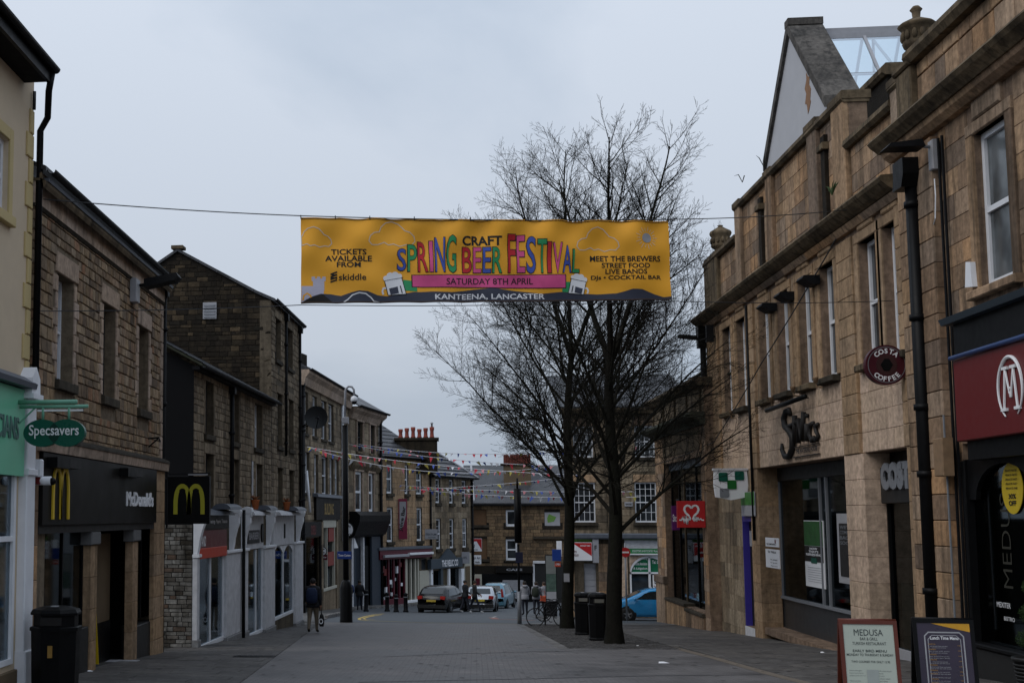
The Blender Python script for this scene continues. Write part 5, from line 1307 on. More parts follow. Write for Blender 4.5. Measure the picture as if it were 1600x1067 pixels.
# banner sign on G, shopfronts
pb = fG.U(629, 843, -.3); pt = fG.U(629, 781, -.3)
Yb = fG.world(pb[0], -.3, 0).y; q0, q1, q2 = atY(623, 842, Yb), atY(636.5, 842, Yb), atY(623, 779, Yb)
t = thing('banner_sign', 'tall maroon vertical banner sign with white zigzag panel on the ashlar house', 'sign', (q0.x, Yb, q0.z)); w_, h_ = q1.x-q0.x, q2.z-q0.z
b = MB(); b.cbox(0, w_, -.04, .04, 0, h_, .01); obj('panel', b, M_red if False else plain('banner_maroon', (.20, .02, .05), .5), t)
b = MB(); b.prism([(w_*.12, h_*.22), (w_*.12, h_*.93), (w_*.88, h_*.93), (w_*.88, h_*.60), (w_*.5, h_*.30)], -.048, -.044, 'y'); obj('white_field', b, M_lgrey, t)
def rotT(cx, cz, ang):
    def f_(x, y, z): dx, dz = x-cx, z-cz; return (cx+dx*math.cos(ang)-dz*math.sin(ang), y, cz+dx*math.sin(ang)+dz*math.cos(ang))
    return f_
b = MB(); put_text(b, 'Juice Bar', w_*.5, h_*.5-.15, h_*.62, .34, -.054, .03, warp=rotT(w_*.5, h_*.5, 1.4)); obj('lettering', b, M_blk, t)
b = MB(); b.tube([(w_/2, 0, h_+.02), (w_/2, .5, h_+.02)], .03, 6); b.tube([(w_/2, 0, -.02), (w_/2, .5, -.02)], .03, 6); obj('bracket', b, M_iron, t)
def fbox(root, name, f, px0, px1, pyb, pyt, y0, y1, mat, e=.015):
    ym = (pyb+pyt)/2; xm = (px0+px1)/2
    b = MB(); b.cbox(f.s_(px0, ym, y0), f.s_(px1, ym, y0), y0, y1, f.z_(xm, pyb, y0), f.z_(xm, pyt, y0), e); return obj(name, b, mat, root)
fbox(rG, 'fascia', fG, 594, 675, 872, 858, -.5, -.003, M_maroon)
fbox(rG, 'fascia_flashing', fG, 593, 676, 858, 854, -.6, -.003, M_lead)
fbox(rG, 'awning_box', fG, 602, 640, 870, 866, -.7, -.51, M_lgrey); fbox(rG, 'awning_box', fG, 641, 678, 866, 862.5, -.7, -.51, M_wht)
fbox(rG, 'shop_post', fG, 593, 599, 953, 872, -.15, .0, M_maroon); fbox(rG, 'stall_riser', fG, 599, 634, 953, 935, -.12, .0, M_maroon)
for px_ in (607, 615, 624, 632): fbox(rG, 'mullion', fG, px_, px_+2, 935, 873, -.1, .05, M_maroon)
fbox(rG, 'cream_post', fG, 634, 637, 940, 872, -.15, .05, M_creamp)
for px_ in (642, 648.5, 653): fbox(rG, 'cream_mullion', fG, px_, px_+2, 937, 873, -.1, .05, M_creamp)
fbox(rG, 'cream_panel', fG, 656, 671, 945, 891, -.12, -.003, M_creamp); fbox(rG, 'cream_sill', fG, 636, 656, 941, 937, -.25, .02, M_wht)
fbox(rG, 'stall_riser', fG, 637, 656, 953, 941, -.1, -.003, M_creamp)
pane(rG, hsG[0][0], hsG[0][1], hsG[0][2], hsG[0][3], .12, M_glassd); pane(rG, hsG[1][0], hsG[1][1], hsG[1][2], hsG[1][3], .12, M_glassd); pane(rG, hsG[2][0], hsG[2][1], hsG[2][2], hsG[2][3], .12, M_pane)
interior(rG, .2, sG1-.2, gG-.3, zsG, .42, 3)
r = random.Random(9)
for k in range(12):
    x = hsG[0][0]+r.uniform(.1, hsG[0][1]-hsG[0][0]-.5); z = hsG[0][2]+r.uniform(.2, 3.0)
    b = MB(); b.box(x, x+r.uniform(.2, .4), -.02, .1, z, z+r.uniform(.2, .5)); obj('window_notice', b, r.choice([M_lgrey, M_mred, M_white]), rG)
pipe(rG, sG1-.1, gG, zeG-.1, -.1, .07)

# ---- H: three bay house at the corner
tH = .42; aH = math.atan2(1, tH); pG = fG.world(sG1, 0, 0)
fH = Fr(pG.x+.05, pG.y+.05, aH, gz(100)); sH1 = fH.s_(737, 770)
rH = froot('corner_house', fH, 'grey stone corner house with two rows of three windows and a hipped slate roof', 'building')
zeH = avg([fH.z_(672, 742.5), fH.z_(737, 747)])
h1 = [WN(fH, a, c, 749.5, 786) for a, c in ((680.5, 687.5), (702, 708.5), (721.5, 728.5))]
zt_, zb_ = avg(w[3] for w in h1), avg(w[2] for w in h1); h1 = [(w[0], w[1], zb_, zt_) for w in h1]
h2 = [WN(fH, a, c, 810.5, 856) for a, c in ((681.5, 689), (702.5, 709.5), (722.5, 729.5))]
zt_, zb_ = avg(w[3] for w in h2), avg(w[2] for w in h2); h2 = [(w[0], w[1], zb_, zt_) for w in h2]
gH = fH.g(sH1); zsH = fH.z_(700, 868); hs = [(fH.s_(677, 900), fH.s_(690, 900), gH+.5, fH.z_(684, 891)), (fH.s_(704, 900), fH.s_(722, 900), gH+.5, fH.z_(712, 887))]
wall(rH, 0, sH1, gH-.4, zeH, h1+h2+hs, M_midm, th=.4); jam = []
for i, (a, c, d, e) in enumerate(h1+h2):
    window(rH, a, c, d, e, d=.14, sill=M_sill, sillh=.24, sillo=.14, nx=1 if i < 5 else 2, ny=(2, 2), fr=.09, pane=M_pane, mat=M_sash); jam += [(a-.1, c+.1, d-.26, d)]
stones(rH, 0, sH1, zsH, zeH-.08, h1+h2+jam, M_mid, ch=(.34, .46), cw=(.6, 1.1), nobj=240, seed=81, regular=True, gap=.007, e=.014, proud=.014)
b = MB(); zr = zeH+2.6
b.add([(-.1, -.4, zeH), (sH1+.4, -.4, zeH), (sH1+.4, 6.4, zeH), (-.1, 6.4, zeH), (-.1, 3, zr), (sH1-2.6, 3, zr), (-.1, -.4, zeH-.12), (sH1+.4, -.4, zeH-.12), (sH1+.4, 6.4, zeH-.12), (-.1, 6.4, zeH-.12)],
      [(0, 1, 5, 4), (1, 2, 5), (2, 3, 4, 5), (0, 4, 3), (6, 7, 1, 0), (7, 8, 2, 1), (9, 8, 7, 6)]); obj('roof', b, M_slate, rH)
for k in range(8):
    b = MB(); u = (k+.6)/8.5; b.box(-.1, sH1+.4-3*u, -.4+3.4*u-.02, -.4+3.4*u+.02, zeH+(zr-zeH)*u, zeH+(zr-zeH)*u+.06); obj('roof_batten_line', b, M_iron, rH)
b = MB(); b.tube([(sH1+.4, -.4, zeH+.05), (sH1-2.6, 3, zr+.05), (-.1, 3, zr+.05)], .1, 6); obj('ridge_tiles', b, M_lgrey, rH)
gutter(rH, 0, sH1+.4, -.46, zeH, .1); pipe(rH, sH1-.2, gH, zeH, -.12, .09)
fbox(rH, 'fascia', fH, 674, 723, 887, 872, -.3, -.003, M_slateb)
b = MB(); xs_ = [fH.s_(690, 872, -.3), fH.s_(714, 872, -.3)]; zz = fH.z_(702, 872, -.3)
b.prism([(xs_[0], zz), (xs_[1], zz), ((xs_[0]+xs_[1])/2, zz+.75)], -.3, -.1, 'y'); obj('pediment', b, M_slateb, rH)
b = MB(); put_text(b, 'THE RELIC CO', fH.s_(703, 880, -.3), fH.z_(700, 884.5, -.3), fH.s_(715, 880)-fH.s_(690, 880), .5, -.32, .03); obj('lettering', b, M_wht, rH)
for a, c in ((674, 677), (689.5, 693), (701.5, 704), (721.5, 726)): fbox(rH, 'shop_post', fH, a, c, 950, 888, -.14, .1, M_white if a != 689.5 else M_slateb)
for a, c, d, e in hs: pane(rH, a, c, d, e, .12, M_glassd)
interior(rH, .2, sH1-.2, gH-.3, zsH, .42, 3)
fbox(rH, 'cream_doorcase', fH, 726.5, 737, 950, 864, -.1, -.003, M_creamp); fbox(rH, 'shop_door', fH, 728, 735, 950, 884, -.14, -.11, M_tan)
# signs on H and beyond
def plate(name, label, px0, px1, pyb, pyt, Y, mat, texts=(), cat='sign', th=.08, bracket=True, extra=None):
    a, c, d = atY(px0, pyb, Y), atY(px1, pyb, Y), atY(px0, pyt, Y)
    t = thing(name, label, cat, (a.x, Y, a.z)); w, h = c.x-a.x, d.z-a.z
    b = MB(); b.cbox(0, w, -th/2, th/2, 0, h, min(.01, th/4)); obj('panel', b, mat, t)
    for s, cx, cz, tw, tth, m in texts:
        b = MB(); put_text(b, s, w*cx, h*cz, w*tw, h*tth, -th/2-.006, .02); obj('lettering', b, m, t)
    if extra: extra(t, w, h, -th/2)
    if bracket: b = MB(); b.tube([(w*.1, 0, h+.04), (w*.1, .6, h+.04)], .025, 6); b.tube([(w*.9, 0, h+.04), (w*.9, .6, h+.04)], .025, 6); obj('bracket', b, M_iron, t)
    return t
YH = fH.world(2.5, 0, 0).y-1.0
plate('shop_sign', 'pale rectangular hanging sign between the ashlar house and the corner house', 661, 684, 842, 826.5, fH.world(0, 0, 0).y-.8, M_lgrey, [('STRATUM', .5, .38, .8, .2, M_slateb), ('TATTOO', .6, .1, .5, .15, M_slateb)])
plate('shop_sign', 'blank pale grey hanging sign over the corner house door', 719, 734, 880, 862, fH.world(sH1*.8, 0, 0).y-.6, M_lgrey, [('VETS', .5, .4, .4, .2, M_slateb)])
def tri(t, w, h, y):
    b = MB(); b.prism([(0.02, h*.78), (w*.45, h*.78), (w-.02, h*.12), (w-.02, h*.98), (.02, h*.98)], y-.006, y-.002, 'y'); obj('red_corner', b, M_red, t)
    b = MB(); put_text(b, 'D', w*.16, h*.28, w*.16, h*.3, y-.008, .05); put_text(b, 'FOR SALE', w*.3, h*.08, w*.5, h*.1, y-.008, .02); obj('lettering', b, M_blk, t)
plate('estate_agent_board', 'small red and white triangular design board on the far stone wall', 738.5, 753, 861, 841, 106.2, M_wht, [], extra=tri)
plate('white_shop_sign', 'small white sign with two lines of dark lettering below the red and white board', 736, 752, 881, 867, 105.8, M_wht, [('Hair Art', .5, .55, .85, .3, M_blk), ('& Nails', .5, .12, .7, .22, M_blk)])
b = MB(); a, c = atY(738.5, 930, 105.4), atY(738.5, 866, 105.4); b.tube([(0, 0, gz(105.4)-a.z), (0, 0, c.z-a.z)], .07, 8)
tag(obj('white_post', b, M_white, None, loc=(a.x, 105.4, a.z)), 'slim white post below the two small signs at the corner', 'post')

# ---- I: dark stone building closing the view, slate roof and brick chimney
fI = Fr(atY(735, 800, 109).x, 109., 0., gz(109)); sI1 = fI.s_(905, 800)
rI = froot('far_stone_building', fI, 'dark brown stone building with long slate roof closing the end of the street', 'building')
zeI = fI.z_(800, 787)
iW = [WN(fI, 790.5, 807.5, 796.5, 822), WN(fI, 790.5, 808.5, 842, 875)]
iB = [WN(fI, 739.5, 760, 796, 820), WN(fI, 739.5, 761, 841, 873), WN(fI, 851, 875, 800, 821)]
hI = [tuple(w) for w in iW+iB]
zsI = fI.z_(800, 884); gI = fI.g(0)
wall(rI, 0, sI1, gI-.3, zeI, hI, M_darkm, th=.4)
window(rI, *hI[0], d=.14, fr=.14, split=False, sill=M_sill, sillo=.12); window(rI, *hI[1], d=.14, fr=.14, sill=M_sill, sillo=.12)
for q in hI[2:4]:
    b = MB(); b.box(q[0], q[1], .08, .3, q[2], q[3]); obj('boarded_window', b, plain('brown_board', (.11, .06, .03), .8, var=.3), rI)
    b = MB(); b.cbox(q[0]-.2, q[1]+.2, -.14, .1, q[2]-.22, q[2]-.002); obj('sill', b, M_sill, rI)
q = hI[4]; b = MB(); b.box(q[0], q[1], .02, .1, q[2], q[3]); obj('sign_board', b, M_lgrey, rI)
b = MB(); b.prism([(q[0]+.25, q[2]+.25), (q[1]-.5, q[2]+.35), (q[1]-.3, q[3]-.4), (q[1]-.9, q[3]-.15), (q[0]+.2, q[3]-.5)], .005, .018, 'y'); obj('green_graphic', b, plain('leaf_green', (.12, .25, .05), .6, var=.4), rI)
stones(rI, 0, sI1, zsI, zeI-.1, hI+[(a-.2, c+.2, d-.22, d) for a, c, d, e in hI], M_brick, ch=(.22, .34), cw=(.4, .9), nobj=300, seed=91)
rsI = (fI.z_(760, 728, 6)-zeI)/6.4
roofslab(rI, -.4, sI1+.3, -.4, zeI, 6, zeI+6.4*rsI)
b = MB(); b.box(-.4, sI1+.3, -.45, -.1, zeI-.16, zeI-.0); obj('eaves_board', b, M_black, rI)
b = MB(); x = fI.s_(737, 760, 1.5)
b.prism([(-.2, zeI+.1+.2*rsI), (5.8, zeI+.1+6.2*rsI), (5.8, zeI+.22+6.2*rsI), (-.2, zeI+.22+.2*rsI)], x, x+.18, 'x'); obj('lead_verge', b, M_lgrey, rI)
b = MB(); x = fI.s_(735, 733, 5.0); b.box(x, x+1., 4.4, 4.5, zeI+4.85*rsI+.1, zeI+5.3*rsI+.15); obj('rooflight', b, M_lgrey, rI)
Yc = 112.; p0, p1, p2, p3 = atY(787, 735, Yc), atY(829, 735, Yc), atY(800, 711, Yc), atY(800, 725, Yc)
t = thing('brick_chimney', 'broad red brick chimney behind the slate roof with bunting across it', 'chimney', (p0.x, Yc, zeI+gI+fI.z+1)); w_ = p1.x-p0.x; zz = p2.z-(zeI+gI+fI.z+1)
t.location.z = fI.z+zeI+1; zz = p2.z-t.location.z
b = MB(); b.box(0, w_, -.5, .5, -1.2, zz-.9); obj('stack', b, M_tan, t)
b = MB(); b.cbox(-.25, w_+.25, -.65, .65, zz-.9, zz-.72, .03); obj('stack_band', b, M_dark, t)
b = MB()
for k in range(7):
    for i in range(10): b.cbox(w_*.0+i*w_/10+.01, (i+1)*w_/10-.01, -.5, .4, zz-.72+k*.11, zz-.72+k*.11+.1, .01)
obj('brickwork', b, plain('red_brick', (.13, .035, .025), .9, var=.4), t, kind='stuff')
# ground floor of I: dark fascia, shutter, door; lower stone wing on the right
def ibox(name, px0, px1, pyb, pyt, y0, y1, mat, root=rI): return fbox(root, name, fI, px0, px1, pyb, pyt, y0, y1, mat)
ibox('dark_fascia', 775, 833, 895, 884, -.4, -.003, M_char); ibox('dark_shopfront', 735, 833, 950, 896, -.12, -.003, M_black)
ibox('roller_shutter', 785.5, 818, 935, 906, -.2, -.13, M_lgrey); ibox('cream_gate', 741, 753, 935, 897, -.3, -.13, M_creamp)
ibox('maroon_panel', 743, 750, 935, 903, -.34, -.31, M_maroon)
for i in range(9):
    z0 = fI.z_(800, 934)+i*.17; b = MB(); b.box(fI.s_(786, 920), fI.s_(817.5, 920), -.225, -.202, z0, z0+.13); obj('shutter_slat', b, M_lgrey, rI)
b = MB(); put_text(b, 'CAFE', fI.s_(803, 890), fI.z_(800, 891), 1.3, .18, -.42, .03); obj('lettering', b, M_lgrey, rI)
ibox('white_shop_frame', 833, 853, 880, 876, -.35, -.003, M_grime); ibox('white_post', 833, 836, 950, 881, -.3, -.003, M_grime)
ibox('dark_wing', 836, 880, 950, 881, -.2, -.003, M_charp)
ibox('cornice_band', 833, 905, 842, 838, -.3, -.003, M_sill)
# ---- far slate roofs seen past the trees
fI2 = Fr(atY(828, 745, 118).x, 118., 0., gz(112))
r2 = froot('far_roof_building', fI2, 'low slate roofed building just seen behind the trees beyond the brick chimney', 'building')
s1_ = fI2.s_(1000, 760)
wall(r2, 0, s1_, 0, fI2.z_(860, 760), [], M_midm, th=.4)
roofslab(r2, -.3, s1_+.3, -.4, fI2.z_(860, 760)-.1, 6, fI2.z_(860, 735, 6))

# ---- J: Georgian building with sash windows
YJ = 64.; fJ = Fr(atY(884, 800, YJ).x, YJ, 0., gz(YJ)); sJ1 = fJ.s_(1090, 800)
rJ = froot('georgian_building', fJ, 'brown stone building with tall many paned white sash windows behind the trees', 'building')
zeJ = fJ.z_(960, 640)
jW = [WN(fJ, 897, 929.5, 755, 815.5), WN(fJ, 991.5, 1027, 752, 816), WN(fJ, 897.5, 924.5, 672, 715), WN(fJ, 989.5, 1025, 659.5, 714)]
for a, c in ((0, 1), (2, 3)):
    zt_, zb_ = avg((jW[a][3], jW[c][3])), avg((jW[a][2], jW[c][2])); ww_ = avg((jW[a][1]-jW[a][0], jW[c][1]-jW[c][0]))
    for k in (a, c): m_ = (jW[k][0]+jW[k][1])/2; jW[k] = (m_-ww_/2, m_+ww_/2, zb_, zt_)
zsJ = fJ.z_(960, 838); gJ = fJ.g(0); dJ = (fJ.s_(912, 900), fJ.s_(932, 900), gJ, fJ.z_(922, 880)); aJ = (fJ.s_(984, 900), fJ.s_(1046, 900), gJ+.3, fJ.z_(1015, 868))
wall(rJ, 0, sJ1, gJ-.3, zeJ, jW+[dJ, aJ], M_midm, th=.45); jam = []
for i, (a, c, d, e) in enumerate(jW):
    window(rJ, a, c, d, e, d=.1, fr=.06, nx=4 if i != 2 else 3, ny=(2, 3) if i < 2 else (2, 2), sill=M_sill, sillh=.16, sillo=.14, pane=M_pane if i < 2 else M_pane2); jam += [(a-.1, c+.1, d-.18, d)]
    b = MB(); b.cbox(a-.05, c+.05, -.03, .05, e+.004, e+.38, .012); obj('lintel', b, M_ash3, rJ); jam += [(a-.05, c+.05, e, e+.38)]
stones(rJ, 0, sJ1, zsJ, zeJ-.25, jW+jam, M_mid, ch=(.26, .36), cw=(.4, .85), nobj=300, seed=101)
pilaster(rJ, .0, dJ[0]-.45, gJ-.1, zsJ-.35, M_ash3, -.05, .45); pilaster(rJ, dJ[1]+.1, aJ[0]-.5, gJ-.1, zsJ-.35, M_ash3, -.05, .45); pilaster(rJ, aJ[0]-.45, aJ[0]-.1, gJ-.1, zsJ-.6, M_ashlo, -.05, .45)
b = MB(); b.prism([(-.35, zeJ-.2), (.02, zeJ-.2), (.02, zeJ+.06), (-.45, zeJ+.06), (-.45, zeJ-.04)], -.2, sJ1, 'x'); obj('cornice', b, M_corn, rJ)
roofslab(rJ, -.3, sJ1, -.45, zeJ+.06, 6, fJ.z_(990, 588, 6))
b = MB(); b.cbox(fJ.s_(894, 830), fJ.s_(1046, 830), -.42, -.003, zsJ-.12, zsJ+.16, .06); obj('lead_hood', b, M_lead, rJ)
fbox(rJ, 'green_band', fJ, 893, 930, 846, 840, -.2, -.003, plain('leaf_green', (.12, .25, .05), .6, var=.4))
fbox(rJ, 'green_band', fJ, 976, 1046, 843, 838.5, -.2, -.003, plain('leaf_green', (.12, .25, .05), .6, var=.4))
fbox(rJ, 'white_band', fJ, 976, 1046, 857, 843.4, -.15, -.003, M_grime); fbox(rJ, 'fascia', fJ, 982, 1046, 864.5, 857.4, -.18, -.003, plain('bright_green', (.03, .22, .07), .4)); fbox(rJ, 'fascia_trim', fJ, 982, 1046, 867, 864.7, -.2, -.003, M_wht)
b = MB(); put_text(b, 'SOLICITORS & ADVOCATES  Money, Family, Housing', fJ.s_(1016, 861), fJ.z_(1016, 863, -.18), fJ.s_(1044, 861)-fJ.s_(986, 861), .13, -.19, .01); obj('lettering', b, M_wht, rJ)
# arched shop window in green
b = MB(); n = 16; cx_ = fJ.s_(1015, 900); rx_ = (aJ[1]-aJ[0])/2; zc = fJ.z_(1015, 895); rz_ = aJ[3]-zc
arc = [(cx_+rx_*math.cos(math.pi*i/n), zc+rz_*math.sin(math.pi*i/n)) for i in range(n+1)]
for i in range(n):
    q = [arc[i], arc[i+1], (arc[i+1][0]*1.0+(cx_-arc[i+1][0])*.06, arc[i+1][1]-.1), (arc[i][0]+(cx_-arc[i][0])*.06, arc[i][1]-.1)]
    b.prism(q, -.03, .1, 'y')
b.box(aJ[0], aJ[0]+.08, -.03, .1, gJ+.3, zc); b.box(cx_-.05, cx_+.05, -.03, .1, gJ+.3, zc+rz_-.05); b.box(aJ[0], aJ[1], -.03, .1, zc-.03, zc+.05); obj('window_frame', b, M_sash, rJ)
b = MB(); b.prism([(aJ[0], aJ[3]+.0), (aJ[0], zc)]+[(p[0], p[1]) for p in arc[::-1]][:n//2+1], -.04, .05, 'y'); obj('spandrel', b, M_ashlo, rJ)
b = MB(); b.prism([(p[0], p[1]-.04) for p in arc], .03, .05, 'y'); obj('green_tympanum', b, plain('shop_green', (.01, .13, .06), .35), rJ)
b = MB(); b.box(aJ[0], aJ[1], .06, .08, gJ+.3, zc); obj('dark_glazing', b, M_pane, rJ)
for k, (s, zz) in enumerate((('Centre of Housing', .62), ('Residents Association', .38), ('& Litigation', .14))):
    b = MB(); put_text(b, s, cx_-rx_*.45, zc+zz, rx_*.7, .14, .02, .01); obj('lettering', b, M_wht, rJ)
b = MB(); put_text(b, 'Tel. 0152', cx_+rx_*.4, zc+.45, rx_*.5, .16, .02, .02); obj('lettering', b, M_wht, rJ)
fbox(rJ, 'white_shutter', fJ, 913, 932, 925, 881, .12, .2, M_lgrey)
for i in range(7):
    z0 = fJ.z_(920, 925)+i*.3; b = MB(); b.box(fJ.s_(913.5, 900), fJ.s_(931.5, 900), .10, .118, z0, z0+.25); obj('shutter_slat', b, M_lgrey, rJ)
def tri2(t, w, h, y):
    b = MB(); b.prism([(w*.18, h*.98), (w*.98, h*.25), (w*.98, h*.98)], y-.006, y-.002, 'y'); obj('red_corner', b, M_red, t)
    b = MB(); put_text(b, 'DISCOUNT CARDS', w*.72, h*.78, w*.42, h*.08, y-.01, .02); obj('white_lettering', b, M_wht, t)
    b = MB(); put_text(b, 'D', w*.1, h*.7, w*.1, h*.18, y-.008, .04); put_text(b, 'PRINTS', w*.2, h*.42, w*.3, h*.12, y-.008, .03); put_text(b, 'PORTFOLIO', w*.24, h*.24, w*.38, h*.12, y-.008, .03); obj('lettering', b, M_mred, t)
plate('shop_fascia_sign', 'large white sign with red triangle corner over the shuttered shop behind the trees', 888, 925.5, 875.5, 847, YJ-.35, M_wht, [], extra=tri2, bracket=False)
plate('white_sign_box', 'small white box sign right of the large red and white shop sign', 926.5, 936, 879, 840, YJ-.3, M_lgrey, [('F', .5, .5, .4, .2, M_blk)], bracket=False)
b = MB(); 
plate('window_poster', 'red and white poster standing in the green arched window', 1020.5, 1032, 921, 898, YJ-.1, M_wht, [('D', .5, .4, .6, .35, M_blk), ('SALE', .5, .1, .8, .2, M_mred)], bracket=False, cat='poster')
plate('street_name_plate', 'small pale street name plate between the sash windows', 976, 988.5, 791, 784, YJ-.05, M_lgrey, [('NEW STREET', .5, .3, .8, .4, M_blk)], bracket=False)
# no entry sign and small signs by the trees
Yn = 58.; a_ = atY(977, 862.5, Yn); rr_ = (atY(984, 862, Yn).x-atY(970, 862, Yn).x)*.55
t = thing('no_entry_sign', 'round red no entry sign with white bar on a grey post behind the larger tree', 'road sign', (a_.x, Yn, gz(Yn)))
zc_ = a_.z-gz(Yn); b = MB(); b.disc((0, zc_), rr_, -.03, 28, th=.03); obj('disc', b, M_red, t)
b = MB(); b.box(-rr_*.72, rr_*.72, -.036, -.031, zc_-rr_*.17, zc_+rr_*.17); obj('white_bar', b, M_wht, t)
b = MB(); b.tube([(0, .03, 0), (0, .03, zc_+.4)], .04, 8); obj('post', b, M_grey, t)

# ================================================================== RIGHT ROW
# ---- K: single storey charity shop with parapet
XK = 9.6; kn = atX(1105, 800, XK); kf = atX(1026, 800, XK)
fK = Fr(XK, kf.y, -math.pi/2, gz(kn.y)); sK1 = kf.y-kn.y
rK = froot('charity_shop_building', fK, 'single storey stone shop with mossy cornice, tall parapet and a dark recessed window', 'building')
gK = fK.g(0); zkc = avg([fK.z_(1022, 676), fK.z_(1104, 646)])
hK = (fK.s_(1041, 850), fK.s_(1099, 850), fK.z_(1060, 942), avg([fK.z_(1041, 725), fK.z_(1099, 711)]))
zkp = avg([fK.z_(1026, 628), fK.z_(1104, 583)])
wall(rK, 0, sK1, gK-.4, zkp, [hK], M_ashm, th=.5)
stones(rK, 0, sK1, zkc+.1, zkp-.3, [], M_mid, ch=(.4, .5), cw=(.5, .9), nobj=120, seed=111, regular=True, gap=.007, e=.014)
for i in range(5):
    s_ = sK1*(i+.0)/4.2; b = MB(); b.cbox(s_, s_+.16, -.08, .0, zkc+.1, zkp-.3, .01); obj('parapet_rib', b, M_corn, rK)
profile(rK, -.3, sK1+.1, [(-.2, zkp-.3), (.5, zkp-.3), (.5, zkp), (-.35, zkp), (-.4, zkp-.12)], M_corn, 'parapet_coping', blocks=1.4)
profile(rK, -.25, sK1+.05, [(-.1, zkc-.35), (.02, zkc-.35), (.02, zkc+.1), (-.5, zkc+.1), (-.55, zkc-.02), (-.45, zkc-.12), (-.2, zkc-.2)], M_moss, 'cornice', blocks=1.3)
b = MB(); b.cbox(hK[0]-.1, hK[1]-.1, -.03, .0, hK[3]+.25, zkc-.38, .03); obj('frieze_panel', b, M_corn, rK)
stones(rK, 0, sK1, gK, zkc-.36, [hK, (hK[0]-.12, hK[1]-.08, hK[3]+.22, zkc)], M_ash3, ch=(.42, .5), cw=(.5, .9), nobj=160, seed=112, regular=True, gap=.007, e=.014, proud=.012)
b = MB(); b.cbox(0, hK[0]-.02, -.12, .0, gK-.2, fK.z_(1030, 900), .02); b.cbox(-.04, hK[0]+.02, -.2, .0, fK.z_(1030, 908), fK.z_(1030, 897), .03); obj('corner_plinth', b, M_ash3, rK)
for s0_, s1_, py_ in ((hK[0]-.02, (hK[0]+hK[1])/2+.4, 942), ((hK[0]+hK[1])/2+.42, hK[1], 950)):
    b = MB(); b.cbox(s0_, s1_, -.08, .3, gK-.3, hK[2]-.02-(.15 if py_ == 950 else 0), .02); obj('stone_plinth', b, M_ash3, rK)
    b = MB(); b.cbox(s0_, s1_+.02, -.14, .3, hK[2]-.017-(.15 if py_ == 950 else 0), hK[2]+.10-(.15 if py_ == 950 else 0), .02); obj('plinth_sill', b, M_sill, rK)
pane(rK, hK[0], hK[1], hK[2], hK[3], .3, M_glassd); interior(rK, hK[0]-.4, hK[1]+.3, hK[2]-.2, hK[3], .51, 3)
for q in (0, .22, .36, .68, .97): b = MB(); x = hK[0]+(hK[1]-hK[0])*q; b.box(x, x+.06, .26, .34, hK[2], hK[3]); obj('mullion', b, M_black if q != .36 else M_tan, rK)
b = MB(); b.box(hK[0], hK[1], .2, .4, hK[3]-.3, hK[3]); obj('window_head', b, M_slateb, rK)
# its slate roof behind the parapet
b = MB(); y0 = .6; zr = fK.z_(1104, 540, 3.2)
b.add([(-.0, y0, zkp-.1), (sK1+2, y0, zkp-.1), (sK1+2, 3.4, zr), (3.2, 3.4, zr), (0, 6, zkp-.1)], [(0, 1, 2, 3), (0, 3, 4)]); obj('roof', b, M_moss, rK)
b = MB()
for k in range(9):
    u = k/9; b.box(.2+3*u, sK1+2, y0+2.8*u-.1, y0+2.8*u+.3, zkp-.1+(zr-zkp+.1)*u, zkp-.1+(zr-zkp+.1)*u+.04)
obj('slate_courses', b, M_moss, rK, kind='stuff')
def mk_return(): 
    # end wall of K towards the street corner, facing down the street is hidden; near end closes against the neighbour
    b = MB(); b.box(sK1-.4, sK1, .5, 1.2, gK-.3, zkp-.2); obj('return_wall', b, M_ash3, rK)
mk_return()
def heart(t, w, h, y):
    pts = []
    n = 40
    for i in range(n+1):
        a = math.radians(-62+(360-56)*i/n*1.0)
        a = math.pi*2*i/n
    # outline of a heart drawn as a ribbon that runs out into a pulse line on either side
    H = [(-.46, -.2), (-.38, -.2), (-.33, -.08), (-.28, -.30), (-.22, -.05), (-.17, -.34), (-.12, -.12), (-.07, -.2), (-.04, -.14), (-.10, -.04), (-.22, .08), (-.27, .2), (-.24, .31), (-.16, .36), (-.07, .34), (0, .26), (.07, .34), (.16, .36), (.24, .31), (.27, .2), (.22, .08), (.10, -.04), (.05, -.16), (.1, -.24), (.14, -.08), (.19, -.24), (.23, -.1), (.28, -.2), (.34, -.14), (.38, -.2), (.46, -.2)]
    b = MB(); P_ = [(w*.5+x*w*.95, y-.012, h*.48+z*h*.98) for x, z in H]
    for (p, q) in zip(P_, P_[1:]):
        d = Vector((q[0]-p[0], 0, q[2]-p[2])); n_ = Vector((-d.z, 0, d.x)).normalized()*(.022 if abs(p[0]-w/2) > .28*w or p[2] < h*.4 else .035)
        b.prism([(p[0]+n_.x-d.x*.05, p[2]+n_.z-d.z*.05), (q[0]+n_.x+d.x*.05, q[2]+n_.z+d.z*.05), (q[0]-n_.x+d.x*.05, q[2]-n_.z+d.z*.05), (p[0]-n_.x-d.x*.05, p[2]-n_.z-d.z*.05)], y-.012, y-.004, 'y')
    obj('heart_emblem', b, M_wht, t)
    b = MB(); b.box(w+.004, w+.1, y+.01, y+.3, 0, h); obj('box_side', b, M_black, t)
Yk = kn.y+.35
plate('heart_sign', 'square red charity sign with a white heart and pulse line', 1058.5, 1102, 824, 782.5, Yk, M_red, [], extra=heart, th=.2)
plate('purple_sign', 'narrow purple sign with white letters just behind the red heart sign', 1050, 1062, 828, 790, Yk+.5, M_purple, [('Stor', .5, .35, .8, .3, M_wht)], th=.1, bracket=False)

